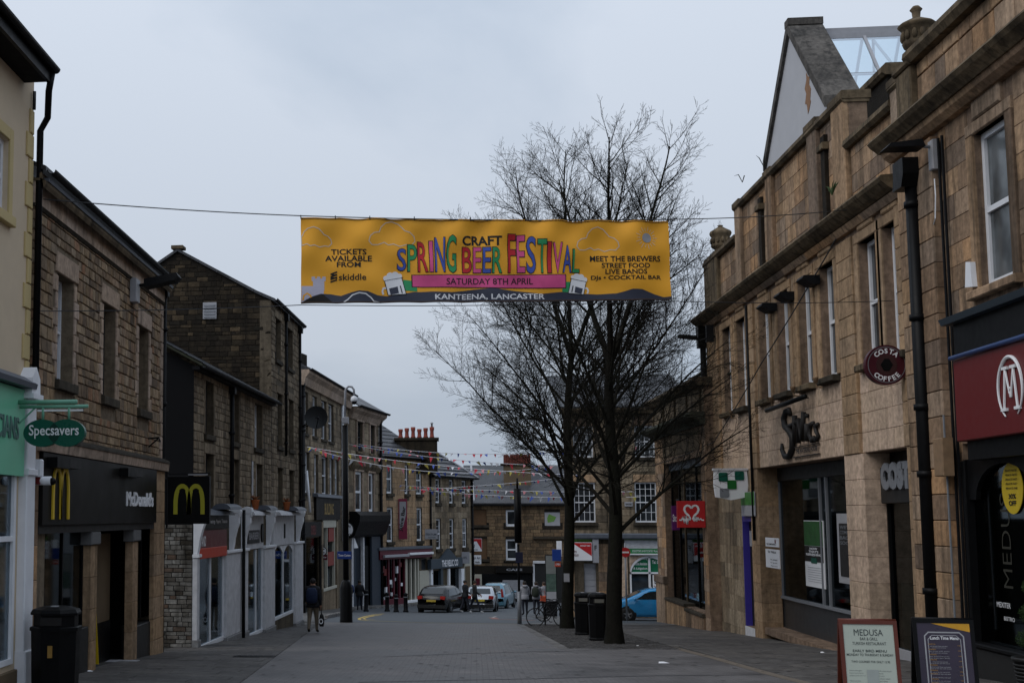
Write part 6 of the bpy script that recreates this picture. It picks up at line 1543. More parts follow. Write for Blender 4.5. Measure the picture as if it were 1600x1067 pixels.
# ---- L: long ashlar arcade building with the coffee shop and bar
XL = 10.0; lf = atX(1110, 700, XL); ln_ = atX(1432, 700, XL)
fL = Fr(XL, lf.y, -math.pi/2, gz(38)); sL1 = lf.y-ln_.y
rL = froot('arcade_building', fL, 'long sandstone building with tall sash windows, heavy cornice and panelled parapet above the coffee shop', 'building')
gL = lambda s: fL.g(s)
def zz(*pts, d=0.): return avg(fL.z_(x, y, d) for x, y in pts)
zLs = zz((1131, 656), (1187, 640), (1322, 593)); zLh = zz((1205, 470), (1297, 405), (1364, 364.6), (1403, 344)); zLst = zz((1297, 588), (1140, 645))
zLp = zz((1190, 732), (1328, 711.6), (1428, 694))
zCt = zz((1097, 477), (1400, 261), d=-.5); zCs = zCt-.34
lW = [(1130.6, 1144), (1154, 1166), (1188, 1205), (1217, 1237), (1249, 1274), (1282.5, 1313), (1348, 1380), (1394, 1414)]
LW = []
for a, c in lW:
    q0, q1 = fL.s_(a, 560), fL.s_(c, 560); LW.append((q0, q1))
ww_ = avg(c-a for a, c in LW); LW = [((a+c)/2-ww_/2, (a+c)/2+ww_/2, zLst, zLh) for a, c in LW]
o1 = (fL.s_(1163, 880), fL.s_(1180, 880), gL(4)+.35, fL.z_(1172, 790)); o2 = (fL.s_(1189, 850), fL.s_(1329, 850), gL(sL1)-.3, zLp); o3 = (fL.s_(1359, 850), fL.s_(1428.5, 850), gL(sL1)-.3, zLp)
wall(rL, 0, sL1, gL(sL1)-.5, zCs, LW+[o1, o2, o3], M_ashm, th=.6)
jam = []
for i, (a, c, d, e) in enumerate(LW):
    window(rL, a, c, d, e, d=.24, fr=.10, pane=M_pane, mat=M_sash)
    b = MB(); b.cbox(a-.10, c+.10, -.20, .1, d-.16, d-.003, .02); obj('sill', b, M_sill if i % 2 else M_corn, rL)
    for q in ((a-.26, a-.003), (c+.003, c+.26)):
        b = MB(); b.cbox(q[0], q[1], -.05, .2, d, e-.003, .015); obj('architrave', b, M_ash, rL)
    b = MB(); b.cbox(a-.26, c+.26, -.052, .2, e, e+.24, .015); obj('architrave', b, M_ash, rL)
    b = MB(); b.cbox(a+.12, c-.12, -.07, .0, e+.26, e+.78, .03); obj('keystone_panel', b, M_ash, rL)
    jam.append((a-.27, c+.27, d-.17, e+.8))
pil = [(1110, 1127), (1174, 1184), (1321, 1345), (1416, 1432)]
pilr = []
for a, c in pil:
    q0, q1 = fL.s_(a, 620), fL.s_(c, 620); pilr.append((q0, q1)); z = zLp+.0; 
    n = round((zCs-.3-zLp)/.46); h_ = (zCs-.3-zLp)/n
    for k in range(n):
        b = MB(); b.cbox(q0, q1, -.09, .0, z+.005, z+h_-.005, .012); obj('pilaster_block', b, M_ash, rL); z += h_
stones(rL, 0, sL1, zLs+.14, zCs-.28, jam+LW+[(a, c, -9, 99) for a, c in pilr], M_ash, ch=(.44, .48), cw=(.7, 1.1), nobj=160, seed=121, regular=True, gap=.004, e=.006, proud=.014)
stones(rL, 0, sL1, zLp+.01, zLs+.13, jam+[(a, c, -9, 99) for a, c in pilr], M_ashlo, ch=(.455, .465), cw=(.85, 1.25), nobj=140, seed=122, regular=True, gap=.004, e=.006, proud=.012)
# cornice, in lengths
profile(rL, -.35, sL1, [(-.10, zCs-.17), (.02, zCs-.17), (.02, zCs-.0), (-.2, zCs-.02), (-.15, zCs-.1)], M_ash3, 'bed_mould', blocks=2.2)
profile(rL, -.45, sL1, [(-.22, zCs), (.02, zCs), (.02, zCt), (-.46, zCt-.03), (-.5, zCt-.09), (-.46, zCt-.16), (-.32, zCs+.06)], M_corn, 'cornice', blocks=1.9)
# parapet: low part, tall part, step down, tall part
sp0, sp1, sp2, sp3 = fL.s_(1153, 350, .1), fL.s_(1325, 180, .1), fL.s_(1398, 140, .1), sL1
zP0 = avg([fL.z_(1103, 398, .1), fL.z_(1157, 381, .1)]); zP1 = zz((1155, 312), (1222, 260), (1315, 138+52), d=.1); zP1 = zz((1155, 312), (1222, 260), d=.1)
zP2 = zz((1330, 219), (1403, 152), d=.1); zP3 = zz((1402, 130), (1446, 92), d=.1)
zP1b = zz((1264, 197), (1315, 138), d=.1)
def para(s0, s1, zt, seed, panel=True, mat=None):
    b = MB(); b.box(s0, s1, .12, .55, zCt, zt); obj('parapet_wall', b, M_ashm, rL)
    xf = None
    stones(rL, s0, s1, zCt+.02, zt-.2, [], mat or M_ash3, ch=(.4, .46), cw=(.55, 1.0), nobj=60, seed=seed, regular=True, gap=.004, e=.006, proud=-.0, xf=(0, .10, 0))
    b = MB(); b.prism([(-.0, zt-.2), (.6, zt-.2), (.62, zt), (-.06, zt), (-.08, zt-.12)], s0-.04, s1+.04, 'x'); obj('parapet_coping', b, M_corn, rL)
para(0, sp0, zP0, 131); para(sp0+.05, sp1, zP1, 132); para(sp1+.05, sp2, zP2, 133); para(sp2+.05, sp3, zP3, 134)
# piers and slots on the parapet
for a, c, zt in ((sp0, sp0+.7, zP1+.06), (fL.s_(1197, 320), fL.s_(1203, 320)+.2, zP1+.05), (fL.s_(1262, 260), fL.s_(1275, 260)+.1, zP1+.12), (fL.s_(1300, 220), sp1, zP1+.06), (sp2, sp2+.6, zP3+.08)):
    b = MB(); b.cbox(a, c, -.02, .099, zCt, zt-.18, .02); obj('parapet_pier', b, M_ash3, rL)
    b = MB(); b.cbox(a-.06, c+.06, -.08, .64, zt-.177, zt+.03, .03); obj('pier_cap', b, M_corn, rL)
for px_ in (1186, 1285):
    s_ = fL.s_(px_, 330 if px_ < 1200 else 250); b = MB(); b.cbox(s_-.16, s_+.16, .0, .099, zCt+.1, zP1-.5, .01); obj('dark_slot', b, M_dark, rL)
    b = MB(); b.cbox(s_-.26, s_+.26, -.08, .09, zP1-.9, zP1-.72, .02); obj('slot_hood', b, M_corn, rL)
a, c = fL.s_(1327, 150, 1.2), fL.s_(1388, 150, 1.2); zt = fL.z_(1358, 128, 1.2)
b = MB(); b.box(a, c, 1.2, 2.2, zCt, zt-.3); obj('roof_block', b, M_dark, rL)
b = MB(); b.cbox(a-.12, c+.12, 1.05, 2.35, zt-.297, zt, .08); obj('roof_block_cap', b, M_corn, rL)
def urn(name, label, f, px, pyb, pyt, d, y=.3, seed=0, scale=1.):
    s_ = f.s_(px, pyb, d); z0 = f.z_(px, pyb, d); h = f.z_(px, pyt, d)-z0
    t = froot(name, f, label, 'urn', s=s_, y=d, z=z0); k = h
    b = MB(); b.lathe([(.19*k, 0), (.17*k, .05*k), (.08*k, .12*k), (.10*k, .18*k), (.27*k, .30*k), (.30*k, .36*k), (.26*k, .40*k), (.27*k, .62*k), (.31*k, .68*k), (.33*k, .74*k), (.30*k, .80*k), (.16*k, .88*k), (.06*k, .95*k), (.09*k, .98*k), (.02*k, 1.*k)], (0, 0, 0), 20); obj('bowl', b, M_corn, t)
    b = MB()
    for j in range(12):
        a_ = 2*math.pi*j/12; b.ball((.275*k*math.cos(a_), .275*k*math.sin(a_), .5*k), .05*k, .05*k, .1*k, 6, 5)
    obj('festoon', b, M_corn, t); return t
b = MB(); s_ = fL.s_(1120, 420, .1); b.cbox(0, s_+.55, -.04, .7, zCt, zP0+.12, .04); obj('urn_pedestal', b, M_corn, rL)
urn('stone_urn', 'weathered stone urn on the far corner of the arcade parapet', fL, 1127, 402, 350, .3)
# piers between the shop openings
for (px0, px1, nm) in ((1178, 1190, 0), (1329, 1359, 1)):
    q0, q1 = fL.s_(px0, 850), fL.s_(px1, 850); pilaster(rL, q0-(.004 if nm else 0), q1+.004, gL(q1)-.1, zLp-.01, M_ashlo if nm else M_ash, -.06, .62, y1=.55)
q0 = o3[1]; 
pilaster(rL, q0+.003, sL1, gL(sL1)-.1, zLp, M_ash, -.06, .6)
stones(rL, 0, fL.s_(1178, 850)-.02, gL(0)-.1, zLp, [o1, (fL.s_(1112, 900)-1, fL.s_(1118, 800), -20, 20)], M_mid, ch=(.5, .62), cw=(.8, 1.3), nobj=120, seed=123, regular=True, gap=.004, e=.006, proud=.012)
# bar opening: set back shopfront
a, c, d, e = o2; D2 = atY(1221, 900, atX(1190, 900, XL).y).x-XL; zb2 = avg([fL.z_(1230, 944, D2), fL.z_(1330, 943, D2)])
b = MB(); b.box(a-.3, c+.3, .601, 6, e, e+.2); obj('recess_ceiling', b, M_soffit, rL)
b = MB(); b.box(a-.2, a, .601, D2+.2, d, e); obj('recess_side', b, M_ash3, rL)
b = MB(); b.box(c, c+.2, .601, D2+.2, d, e); obj('recess_side', b, M_ash3, rL)
b = MB(); b.box(a, c, D2, D2+.12, d, zb2-.05); obj('stall_riser', b, plain('dark_tiles', (.03, .032, .035), .35, var=.2, scale=3), rL)
b = MB(); b.box(a, c, D2-.08, D2+.12, zb2-.048, zb2+.03); obj('window_sill', b, M_grey, rL)
zt2_ = fL.z_(1290, 745, D2)
b = MB(); b.cbox(a, c, D2-.05, D2+.12, zt2_, e, .02); obj('fascia', b, M_charp, rL)
pane(rL, a, c, zb2+.03, zt2_, D2+.02, M_glassd)
for q in (0., .49, .56, .985):
    b = MB(); x = a+(c-a)*q; b.box(x, x+.09, D2-.04, D2+.09, zb2+.03, zt2_-.002); obj('mullion', b, M_grey, rL)
interior(rL, a-.2, c+.2, zb2-.2, zt2_, D2+.14, 5)
def fplate(name, label, f, px0, px1, pyb, pyt, y, mat, texts=(), cat='sign', th=.03, extra=None):
    ym = (pyb+pyt)/2; xm = (px0+px1)/2; s0, s1 = f.s_(px0, ym, y), f.s_(px1, ym, y); z0, z1 = f.z_(xm, pyb, y), f.z_(xm, pyt, y)
    t = froot(name, f, label, cat, s=s0, y=y, z=z0); w, h = s1-s0, z1-z0
    b = MB(); b.cbox(0, w, 0, th, 0, h, .004); obj('panel', b, mat, t)
    for s, cx, cz, tw, tth, m in texts:
        b = MB(); put_text(b, s, w*cx, h*cz, w*tw, h*tth, -.006, .015); obj('lettering', b, m, t)
    if extra: extra(t, w, h, 0)
    return t
def menu_poster(t, w, h, y):
    b = MB(); b.box(.02, w-.02, y-.006, y-.002, h*.62, h-.02); obj('green_picture', b, plain('poster_green', (.02, .09, .02), .5, var=.6, scale=6), t)
    b = MB(); b.box(.02, w-.02, y-.006, y-.002, h*.38, h*.615); obj('dark_field', b, M_blk, t)
    b = MB(); put_text(b, 'NOW', w/2, h*.56, w*.4, h*.035, y-.012, .03); put_text(b, "THAT'S", w/2, h*.515, w*.5, h*.035, y-.012, .03); put_text(b, 'REFRESHING', w/2, h*.47, w*.8, h*.035, y-.012, .03); obj('lettering', b, M_wht, t)
    b = MB(); b.box(w*.35, w*.65, y-.012, y-.007, h*.36, h*.44); obj('green_badge', b, M_dgrn, t)
    b = MB()
    for k in range(7): b.box(w*.15, w*.85, y-.008, y-.003, h*(.08+k*.035), h*(.083+k*.035)+.004)
    obj('small_print', b, M_grey, t, kind='stuff')
fplate('window_poster', 'tall green and white drinks poster behind the bar window', fL, 1257.5, 1287, 917, 813, D2-.01, M_wht, [], 'poster', extra=menu_poster)
def white_frame(t, w, h, y):
    b = MB(); b.cbox(w*.14, w*.98, y-.02, y-.002, h*.1, h*.86, .01); obj('dark_field', b, M_blk, t)
    b = MB()
    for k, s in enumerate(("WE'RE", 'COMING', 'BACK', 'SOON')): put_text(b, s, w*.5, h*(.78-.075*k), w*.6, h*.05, y-.026, .01)
    obj('lettering', b, M_grey, t)
fplate('notice_board', 'large pale framed notice with a black field at the right of the bar window', fL, 1309, 1340, 912, 802, D2-.06, M_lgrey, [], 'notice', extra=white_frame)
fplate('wall_notice', 'upper small white notice with a round red symbol on the bar pier', fL, 1196, 1216, 854, 840, -.10 if False else D2*.0-.09, M_wht, [('NO SMOKING', .45, .2, .7, .2, M_blk)], 'notice', extra=lambda t, w, h, y: obj('red_ring', MB().disc((w*.78, h*.62), h*.24, y-.008, 16, th=.004), M_mred, t))
fplate('wall_notice', 'lower white notice with three round symbols on the bar pier', fL, 1196.5, 1217.5, 887, 858, -.09, M_wht, [('St Nics', .5, .8, .6, .13, M_blk), ('No drinks', .62, .42, .5, .07, M_blk), ('No glasses', .62, .25, .5, .07, M_blk), ('Thank you', .62, .08, .5, .07, M_blk)], 'notice')
0 and pilaster(rL, o2[0]-.0, fL.s_(1221, 880), gL(o2[0])-.1, fL.z_(1205, 735)-.1, M_ash3, -.05, .62, y1=.5)
# hand drawn bar name, made of thick pen strokes, with bar and strapline
s0, s1 = fL.s_(1225, 690), fL.s_(1278, 690); z0 = fL.z_(1240, 716); z1 = fL.z_(1240, 638)
t = froot('bar_lettering', fL, 'black hand drawn bar name lettering on the pale stone above the bar', 'lettering', s=s0, y=-.06, z=z0); w, h = s1-s0, z1-z0
def stroke(b, pts, r, y=0.):
    b.tube([(x*w, y, z*h) for x, z in pts], [v*.72 for v in r] if isinstance(r, list) else r*.72, 8)
b = MB(); stroke(b, [(.30, .88), (.26, .99), (.17, .97), (.10, .84), (.13, .68), (.27, .56), (.36, .40), (.34, .20), (.22, .05), (.08, .06), (.0, .2), (.0, .34)], [.09, .11, .12, .13, .14, .15, .15, .14, .12, .11, .09, .05]); obj('letter', b, M_blk, t)
b = MB(); stroke(b, [(.40, .30), (.44, .84)], [.09, .11]); stroke(b, [(.24, .66), (.52, .70)], .08); obj('letter', b, M_blk, t)
b = MB(); stroke(b, [(.52, .28), (.56, .72), (.64, .34), (.70, .86)], [.09, .11, .12, .10]); obj('letter', b, M_blk, t)
b = MB(); stroke(b, [(.76, .28), (.78, .62)], .10); stroke(b, [(.79, .74), (.80, .80)], .09); obj('letter', b, M_blk, t)
b = MB(); stroke(b, [(.96, .60), (.87, .58), (.84, .40), (.90, .27), (.97, .32)], .09); obj('letter', b, M_blk, t)
b = MB(); stroke(b, [(1.08, .56), (1.01, .54), (1.03, .42), (1.08, .34), (1.0, .26)], .075); obj('letter', b, M_blk, t)
b = MB(); b.box(w*.40, w*1.08, -.02, .03, h*.20, h*.215); b.box(w*.34, w*1.08, -.02, .03, h*.0, h*.02); obj('rule', b, M_blk, t)
b = MB(); put_text(b, 'THE WATERING HOUSE', w*.74, h*.07, w*.62, h*.10, -.01, .05); obj('strapline', b, M_blk, t)
b = MB(); b.tube([(w*-.2, -.22, h*1.06), (w*1.0, -.22, h*1.10)], .07, 8)
for q in (.1, .8): b.tube([(w*q, -.22, h*1.09), (w*q, .06, h*1.12)], .02, 6)
t2 = froot('sign_lamp', fL, 'long black tube lamp over the hand drawn bar lettering', 'lamp', s=s0, y=-.06, z=z0); obj('lamp_tube', b, M_black, t2)
# coffee shop opening
a, c, d, e = o3; D3 = atY(1388, 900, atX(1358, 900, XL).y).x-XL
zc3 = fL.z_(1405, 786, D3)
b = MB(); b.box(a-.2, c+.2, .601, 3, e, e+.2); obj('recess_ceiling', b, M_soffit, rL)
b = MB(); b.box(a-.2, a, .601, D3+.2, d, e); obj('recess_side', b, M_ash, rL); b = MB(); b.box(c, c+.2, .601, D3+.2, d, e); obj('recess_side', b, M_ash, rL)
b = MB(); b.cbox(a+.05, c, D3-.15, D3+.1, zc3, e-.35, .02); obj('coffee_fascia', b, M_charp, rL)
b = MB(); b.box(a, c, D3+.101, D3+.2, e-.36, e); obj('fascia_head', b, M_black, rL)
b = MB(); put_text(b, 'COSTA', a+.12+1.35, zc3+.30, 2.35, .62, 0, .07, th=.05); 
t = froot('coffee_lettering', fL, 'large pale grey rounded lettering on the charcoal coffee shop fascia', 'lettering', s=0, y=D3-.22, z=0); obj('letters', b, M_grey, t)
pane(rL, a, c, d, zc3, D3+.05, M_glassd); b = MB(); b.box(a, a+.07, D3-.02, D3+.1, d, zc3); obj('door_frame', b, M_black, rL)
b = MB(); b.box(a+(c-a)*.18, c, D3+.055, D3+.075, gL(c)+.1, gL(c)+1.6); obj('frosted_film', b, plain('leaf_film', (.07, .075, .06), .6, var=.8, scale=14), rL)
b = MB(); b.box(a+(c-a)*.3, c, D3+.6, D3+1., gL(c)+1.7, gL(c)+1.78); obj('counter_shelf', b, M_tan, rL)
b = MB(); b.box(a, c, D3-.05, D3+.1, gL(c)-.2, gL(c)+.12); obj('door_sill', b, M_lgrey, rL)
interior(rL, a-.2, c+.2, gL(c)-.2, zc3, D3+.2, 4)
# purple lit cash machine recess
a, c, d, e = o1
b = MB(); b.box(a, c, .2, .3, d, e); obj('machine_front', b, M_blk, rL)
b = MB(); b.box(a, a+.045, -.02, .19, d, e); obj('violet_frame', b, plain('violet_light', (.04, .03, .24), .5, var=.1, emit=.04), rL)
b = MB(); b.box(a+.121, c, -.02, .19, e-.5, e); obj('violet_head', b, plain('violet_panel', (.04, .03, .22), .5), rL)
b = MB(); b.box(a+.15, c-.05, .16, .199, e-1.3, e-.8); obj('screen', b, M_lgrey, rL)
b = MB(); b.box(a-.05, c+.1, -.03, .1, d-.35, d-.003); obj('pale_plinth', b, M_grime, rL)
fplate('green_fascia_plate', 'small green and grey bank fascia plate beside the checked hanging sign', fL, 1158, 1179, 806, 768, -.12, M_lgrey, [], extra=lambda t, w, h, y: obj('green_band', MB().box(0.01, w*.99, y-.008, y-.002, h*.45, h*.98), plain('bank_green', (.04, .17, .03), .5), t))
# checked hanging sign
Yk2 = fL.world(fL.s_(1172, 750), 0, 0).y+.3
a_, c_, t_ = atY(1116, 781, Yk2), atY(1169, 781, Yk2), atY(1116, 735, Yk2); w, h = c_.x-a_.x, t_.z-a_.z
t = thing('checked_sign', 'white curved projecting sign with three green and one grey rounded squares', 'sign', (a_.x, Yk2, a_.z))
b = MB(); n = 10; pts = [(w*(i/n), -h*.10*math.sin(math.pi*i/n)+.05*h) for i in range(n+1)]+[(w*1.0, h), (0, h)]
pts = [(.04*w, .1*h), (.5*w, 0), (.96*w, .1*h), (1.0*w, .5*h), (w*.98, h), (.02*w, h), (0, .5*h)]; b.prism(pts, -.07, .07, 'y'); obj('panel', b, M_wht, t)
for (cx, cz, m) in ((.27, .78, M_dgrn), (.75, .82, M_dgrn), (.52, .52, plain('mid_green', (.01, .12, .02), .4)), (.29, .24, M_grey)):
    b = MB(); q = w*.135; n = 6; P_ = []
    for k, (ux, uz) in enumerate(((1, 1), (-1, 1), (-1, -1), (1, -1))):
        for j in range(4):
            a2 = math.pi/2*(k+j/3); P_.append((w*cx+ux*(q-.04)+.04*math.cos(a2), h*cz+uz*(q-.04)+.04*math.sin(a2)))
    b.prism(P_, -.09, -.071, 'y'); obj('square', b, m, t)
b = MB(); b.box(-.02, w+.2, -.1, .1, h, h+.07); b.tube([(w, 0, h+.03), (w+.6, 0, h+.03)], .03, 6); obj('sign_canopy', b, M_grime, t)
# round coffee sign
Yc3 = fL.world(fL.s_(1419, 570), 0, 0).y
a_, c_ = atY(1350.5, 571, Yc3), atY(1416, 571, Yc3); rr_ = (c_.x-a_.x)/2
t = thing('round_coffee_sign', 'round maroon projecting coffee sign with white curved lettering', 'sign', (a_.x+rr_, Yc3, a_.z))
b = MB(); b.disc((0, 0), rr_, -.08, 44, th=.16); obj('panel', b, plain('coffee_maroon', (.055, .008, .014), .4), t)
b = MB(); n = 44
for r0, r1 in ((.90, .87),):
    vs = [(r_*rr_*math.cos(2*math.pi*i/n), -.086, r_*rr_*math.sin(2*math.pi*i/n)) for r_ in (r0, r1) for i in range(n)]; b.add(vs, [(i, (i+1) % n, n+(i+1) % n, n+i) for i in range(n)])
obj('ring', b, M_grey, t)
b = MB(); n = 30; b.disc((0, 0), rr_*.5, -.087, n, th=.005); obj('centre', b, plain('bean_brown', (.04, .014, .014), .5), t)
b = MB(); b.prism([(-.14*rr_, -.3*rr_), (.1*rr_, -.32*rr_), (.3*rr_, 0), (.12*rr_, .3*rr_), (-.1*rr_, .3*rr_), (-.3*rr_, 0)], -.094, -.089, 'y'); obj('bean_motif', b, M_black, t)
b = MB()
for word, up in (('COSTA', 1), ('COFFEE', -1)):
    n = len(word)
    for i, chh in enumerate(word):
        ang = (i-(n-1)/2)*(.36 if up > 0 else .31)
        def wp(x, y, z, ang=ang, up=up):
            R0 = rr_*(.57 if up > 0 else -.83); zz_ = z+R0; 
            q = -ang if up > 0 else ang
            return (x*math.cos(q)-zz_*math.sin(q), y, x*math.sin(q)+zz_*math.cos(q))
        put_text(b, chh, 0, 0, None, rr_*.25, -.09, .03, warp=wp)
obj('lettering', b, M_wht, t)
b = MB(); b.tube([(rr_*.95, .0, .1), (rr_+.25, 0, .1)], .04, 8); b.box(rr_+.2, rr_+.26, -.12, .12, -.25, .35); obj('bracket', b, M_grey, t)
# downpipe, hopper, lights, small boxes
q = fL.s_(1440, 600, -.34)
b = MB(); b.tube([(q, -.34, gL(q)), (q, -.34, zCs-.2)], .135, 12)
for z in (zLs+.6, zLp-.7, zLs-1.2, gL(q)+1.5, zLh-.2): b.tube([(q, -.34, z), (q, -.34, z+.12)], .17, 12); b.box(q-.2, q+.2, -.2, -.1, z+.02, z+.1)
b.prism([(q-.34, zCs-.35), (q+.14, zCs-.35), (q+.28, zCs-.1), (q+.28, zCs+.22), (q-.28, zCs+.22), (q-.28, zCs-.1)], -.6, -.2, 'y'); obj('downpipe', b, M_black, rL)
q = fL.s_(1112, 850, -.12); 
b = MB(); b.tube([(q, -.2, gL(q)), (q, -.2, fL.z_(1105, 540, -.2))], .11, 10); b.prism([(q-.12, fL.z_(1105, 540, -.2)), (q+.12, fL.z_(1105, 540, -.2)), (q+.25, fL.z_(1105, 505, -.2)), (q-.25, fL.z_(1105, 505, -.2))], -.4, -.05, 'y'); obj('downpipe', b, M_black, rL)
q = fL.s_(1180, 850, -.1); b = MB(); b.tube([(q, -.12, gL(q)+3), (q, -.12, zCs-.3)], .045, 8); obj('conduit', b, M_iron, rL)
for i, (px_, py_, lab) in enumerate(((1200, 483, 'dark wedge lamp on top of the far window of the middle four'), (1228, 466, 'dark wedge lamp on top of the second of the middle four windows'), (1265, 441, 'dark wedge lamp on top of the third of the middle four windows'))):
    s_, z_ = fL.U(px_, py_, -.2); t = froot('wedge_lamp', fL, lab, 'lamp', s=s_, y=-.02, z=z_, group='wedge lamps on the arcade windows')
    b = MB(); b.prism([(0, -.1), (-.18, -.1), (-.45, .06), (-.40, .14), (0, .14)], -.3, .3, 'x'); obj('housing', b, M_iron, t)
for i, (px_, py_, lab) in enumerate(((1212, 628, 'small brass spotlight on the sill below the first middle window'), (1246, 612, 'small brass spotlight on the sill below the second middle window'), (1282, 598, 'small brass spotlight on the sill below the third middle window'), (1148, 648, 'small brass spotlight on the sill of the far window pair'))):
    s_, z_ = fL.U(px_, py_, -.2); t = froot('spotlight', fL, lab, 'spotlight', s=s_, y=-.2, z=z_, group='spotlights along the arcade sills')
    b = MB(); b.tube([(0, .05, -.12), (0, -.1, -.1), (0, -.12, .0)], .02, 6); b.lathe([(.05, 0), (.07, .12), (.08, .14)], (0, -.12, 0), 10); obj('lamp', b, M_rust, t)
def flood(f, px, py, lab, k=1., rz=0):
    s_, z_ = f.U(px, py, -.2); t = froot('floodlight', f, lab, 'floodlight', s=s_, y=-.06, z=z_)
    b = MB(); b.cbox(-.14*k, .14*k, -.16*k, .0, -.42*k, .32*k, .02); obj('control_box', b, M_lgrey, t)
    b = MB(); b.tube([(0, -.1*k, .15*k), (0, -.42*k, .2*k)], .04*k, 8); obj('arm', b, M_grey, t)
    b = MB(); b.prism([(-.35*k, .12*k), (-.42*k, .30*k), (-1.15*k, .22*k), (-1.25*k, .12*k)], -.28*k, .28*k, 'x'); obj('lamp_head', b, M_iron, t)
    return t
# projecting camera on the far corner
t = thing('street_camera', 'black camera housing reaching out from the far corner pipe of the arcade', 'camera', atX(1108, 530, XL-.3)+Vector((0, 0, 0)))
b = MB(); b.tube([(.2, 0, .1), (-.35, 0, -.05), (-.45, 0, .1)], .04, 6); b.box(-.1, .15, -.1, .1, -.1, .5); obj('arm', b, M_iron, t)
b = MB(); b.prism([(-1.0, .05), (-1.05, .18), (-.45, .12), (-.4, -.02)], -.12, .12, 'y'); obj('housing', b, M_black, t)

# ---- N: glazed atrium roof with gable behind the parapet
XN = 13.6
n0, n1 = atX(1197, 268, XN), atX(1234, 42, XN); n2 = atX(1300, 172, XN)
t = thing('atrium_roof', 'pointed white gable with thick stone coping and a glazed roof behind the parapet', 'roof', (XN, n1.y, 0))
ap = (0, n1.z); yf, zf = n0.y-n1.y, n0.z; yn = -yf; 
b = MB(); b.prism([(yf, zf-2.5), (yn, zf-2.5), (yn, zf), (0, n1.z-.25), (yf, zf)], 0, .3, 'x'); obj('gable_wall', b, plain('grey_white_render', (.42, .42, .44), .8, var=.1, bump=.3, scale=1.5), t)
b = MB(); m = (n1.z-.25-zf)/(-yn)
for k in range(5):
    u0, u1 = k/5, (k+.985)/5
    for sg in ((1, -1) if k < 5 else ()):
        ya, yb = yn*(1-u0)*sg, yn*(1-u1)*sg; za, zb = zf+(n1.z-.25-zf)*u0, zf+(n1.z-.25-zf)*u1
        q = MB(); q.add([(-.12, ya, za), (1.15, ya, za), (1.15, ya, za+.42), (-.12, ya, za+.42), (-.12, yb, zb), (1.15, yb, zb), (1.15, yb, zb+.42), (-.12, yb, zb+.42)], [(0, 1, 2, 3), (4, 7, 6, 5), (0, 4, 5, 1), (1, 5, 6, 2), (2, 6, 7, 3), (3, 7, 4, 0)])
        obj('coping_slab', q, stone('mottled_coping', [(.10, .09, .08), (.13, .12, .11)], grime=.8, gcol=(.02, .02, .02)) if 'mottled_coping' not in MATS else MATS['mottled_coping'], t)
q = MB(); q.box(-.13, 1.16, -.25, .25, n1.z-.02, n1.z+.25); obj('coping_cap', q, MATS['mottled_coping'], t)
zr = n1.z-.45; bars = MB(); XE = 12.
q = MB(); q.box(1.15, XE, -.14, .14, zr-.14, zr+.06); q.box(1.15, XE, -.05, .05, zr+.06, zr+.3); obj('ridge_beam', q, M_lgrey, t)
for i in range(8):
    x = 1.3+i*1.35
    for sg in (-1, 1):
        q = MB(); y1 = yn*sg*-1; q.add([(x-.05, 0, zr), (x+.05, 0, zr), (x+.05, 0, zr+.12), (x-.05, 0, zr+.12), (x-.05, yn*sg, zf-1.5), (x+.05, yn*sg, zf-1.5), (x+.05, yn*sg, zf-1.38), (x-.05, yn*sg, zf-1.38)], [(0, 1, 5, 4), (1, 2, 6, 5), (2, 3, 7, 6), (3, 0, 4, 7)]); obj('glazing_bar', q, M_lgrey if sg > 0 else M_white, t)
        if i < 7:
            q = MB(); q.add([(x+.05, 0, zr+.04), (x+1.30, 0, zr+.04), (x+1.30, yn*sg, zf-1.46), (x+.05, yn*sg, zf-1.46)], [(0, 1, 2, 3)]); obj('roof_pane', q, M_glass2, t)
q = MB(); q.box(1.15, XE, yn*.35-.06, yn*.35+.06, zr-(zr-zf+1.5)*.35-.1, zr-(zr-zf+1.5)*.35-.02); obj('purlin', q, M_lgrey, t)
q = MB()
for x in (4.2, 7.5): q.tube([(x, yn*.9, zf-1.2), (x-1.2, 0, zr-.2)], .05, 6); q.tube([(x, -yn*.9, zf-1.2), (x-1.2, 0, zr-.2)], .05, 6)
obj('strut', q, M_grey, t, kind=None)
b = MB(); pt = atX(1262, 140, XN-.012); n = 14; rr2 = random.Random(4)
pts = [(pt.y-n1.y+(.32+.2*rr2.random())*math.cos(2*math.pi*i/n)*(1 if i % 2 else .55), pt.z-.1+(.5+.35*rr2.random())*math.sin(2*math.pi*i/n)) for i in range(n)]
b.prism(pts, -.014, -.004, 'x'); obj('bare_render_patch', b, plain('bare_patch', (.24, .13, .07), .9, var=.3), t)

# ---- M: tall stone building with the restaurant at the right edge
tM = -.11; aM = math.atan2(-1, -tM)
Ym = ln_.y-.05; Xm = XL+.0
fM = Fr(Xm-.12, Ym, -math.pi/2, gz(22)); 
rM = froot('corner_bank_building', fM, 'tall sandstone building with heavy cornice, balustrade urn and red restaurant fascia at the right edge', 'building')
sM1 = 14.; gM = lambda s: fM.g(s)
zMc = avg([fM.z_(1430, 157, -.55), fM.z_(1600, 11, -.55)])-.2; zMc2 = zMc-.10
zMt = fM.z_(1486, 28, .1)
mW = [(fM.s_(1532, 400), fM.s_(1586, 400), avg([fM.z_(1535, 452), fM.z_(1585, 432)]), avg([fM.z_(1530, 203), fM.z_(1583, 172)]))]
mW.append((mW[0][1]+1.1, mW[0][1]+1.1+mW[0][1]-mW[0][0], mW[0][2], mW[0][3]))
zMf1 = fM.z_(1500, 500, -.3); zMf = fM.z_(1500, 561, -.3); zMf0 = avg([fM.z_(1511, 688, -.3), fM.z_(1597, 678, -.3)])
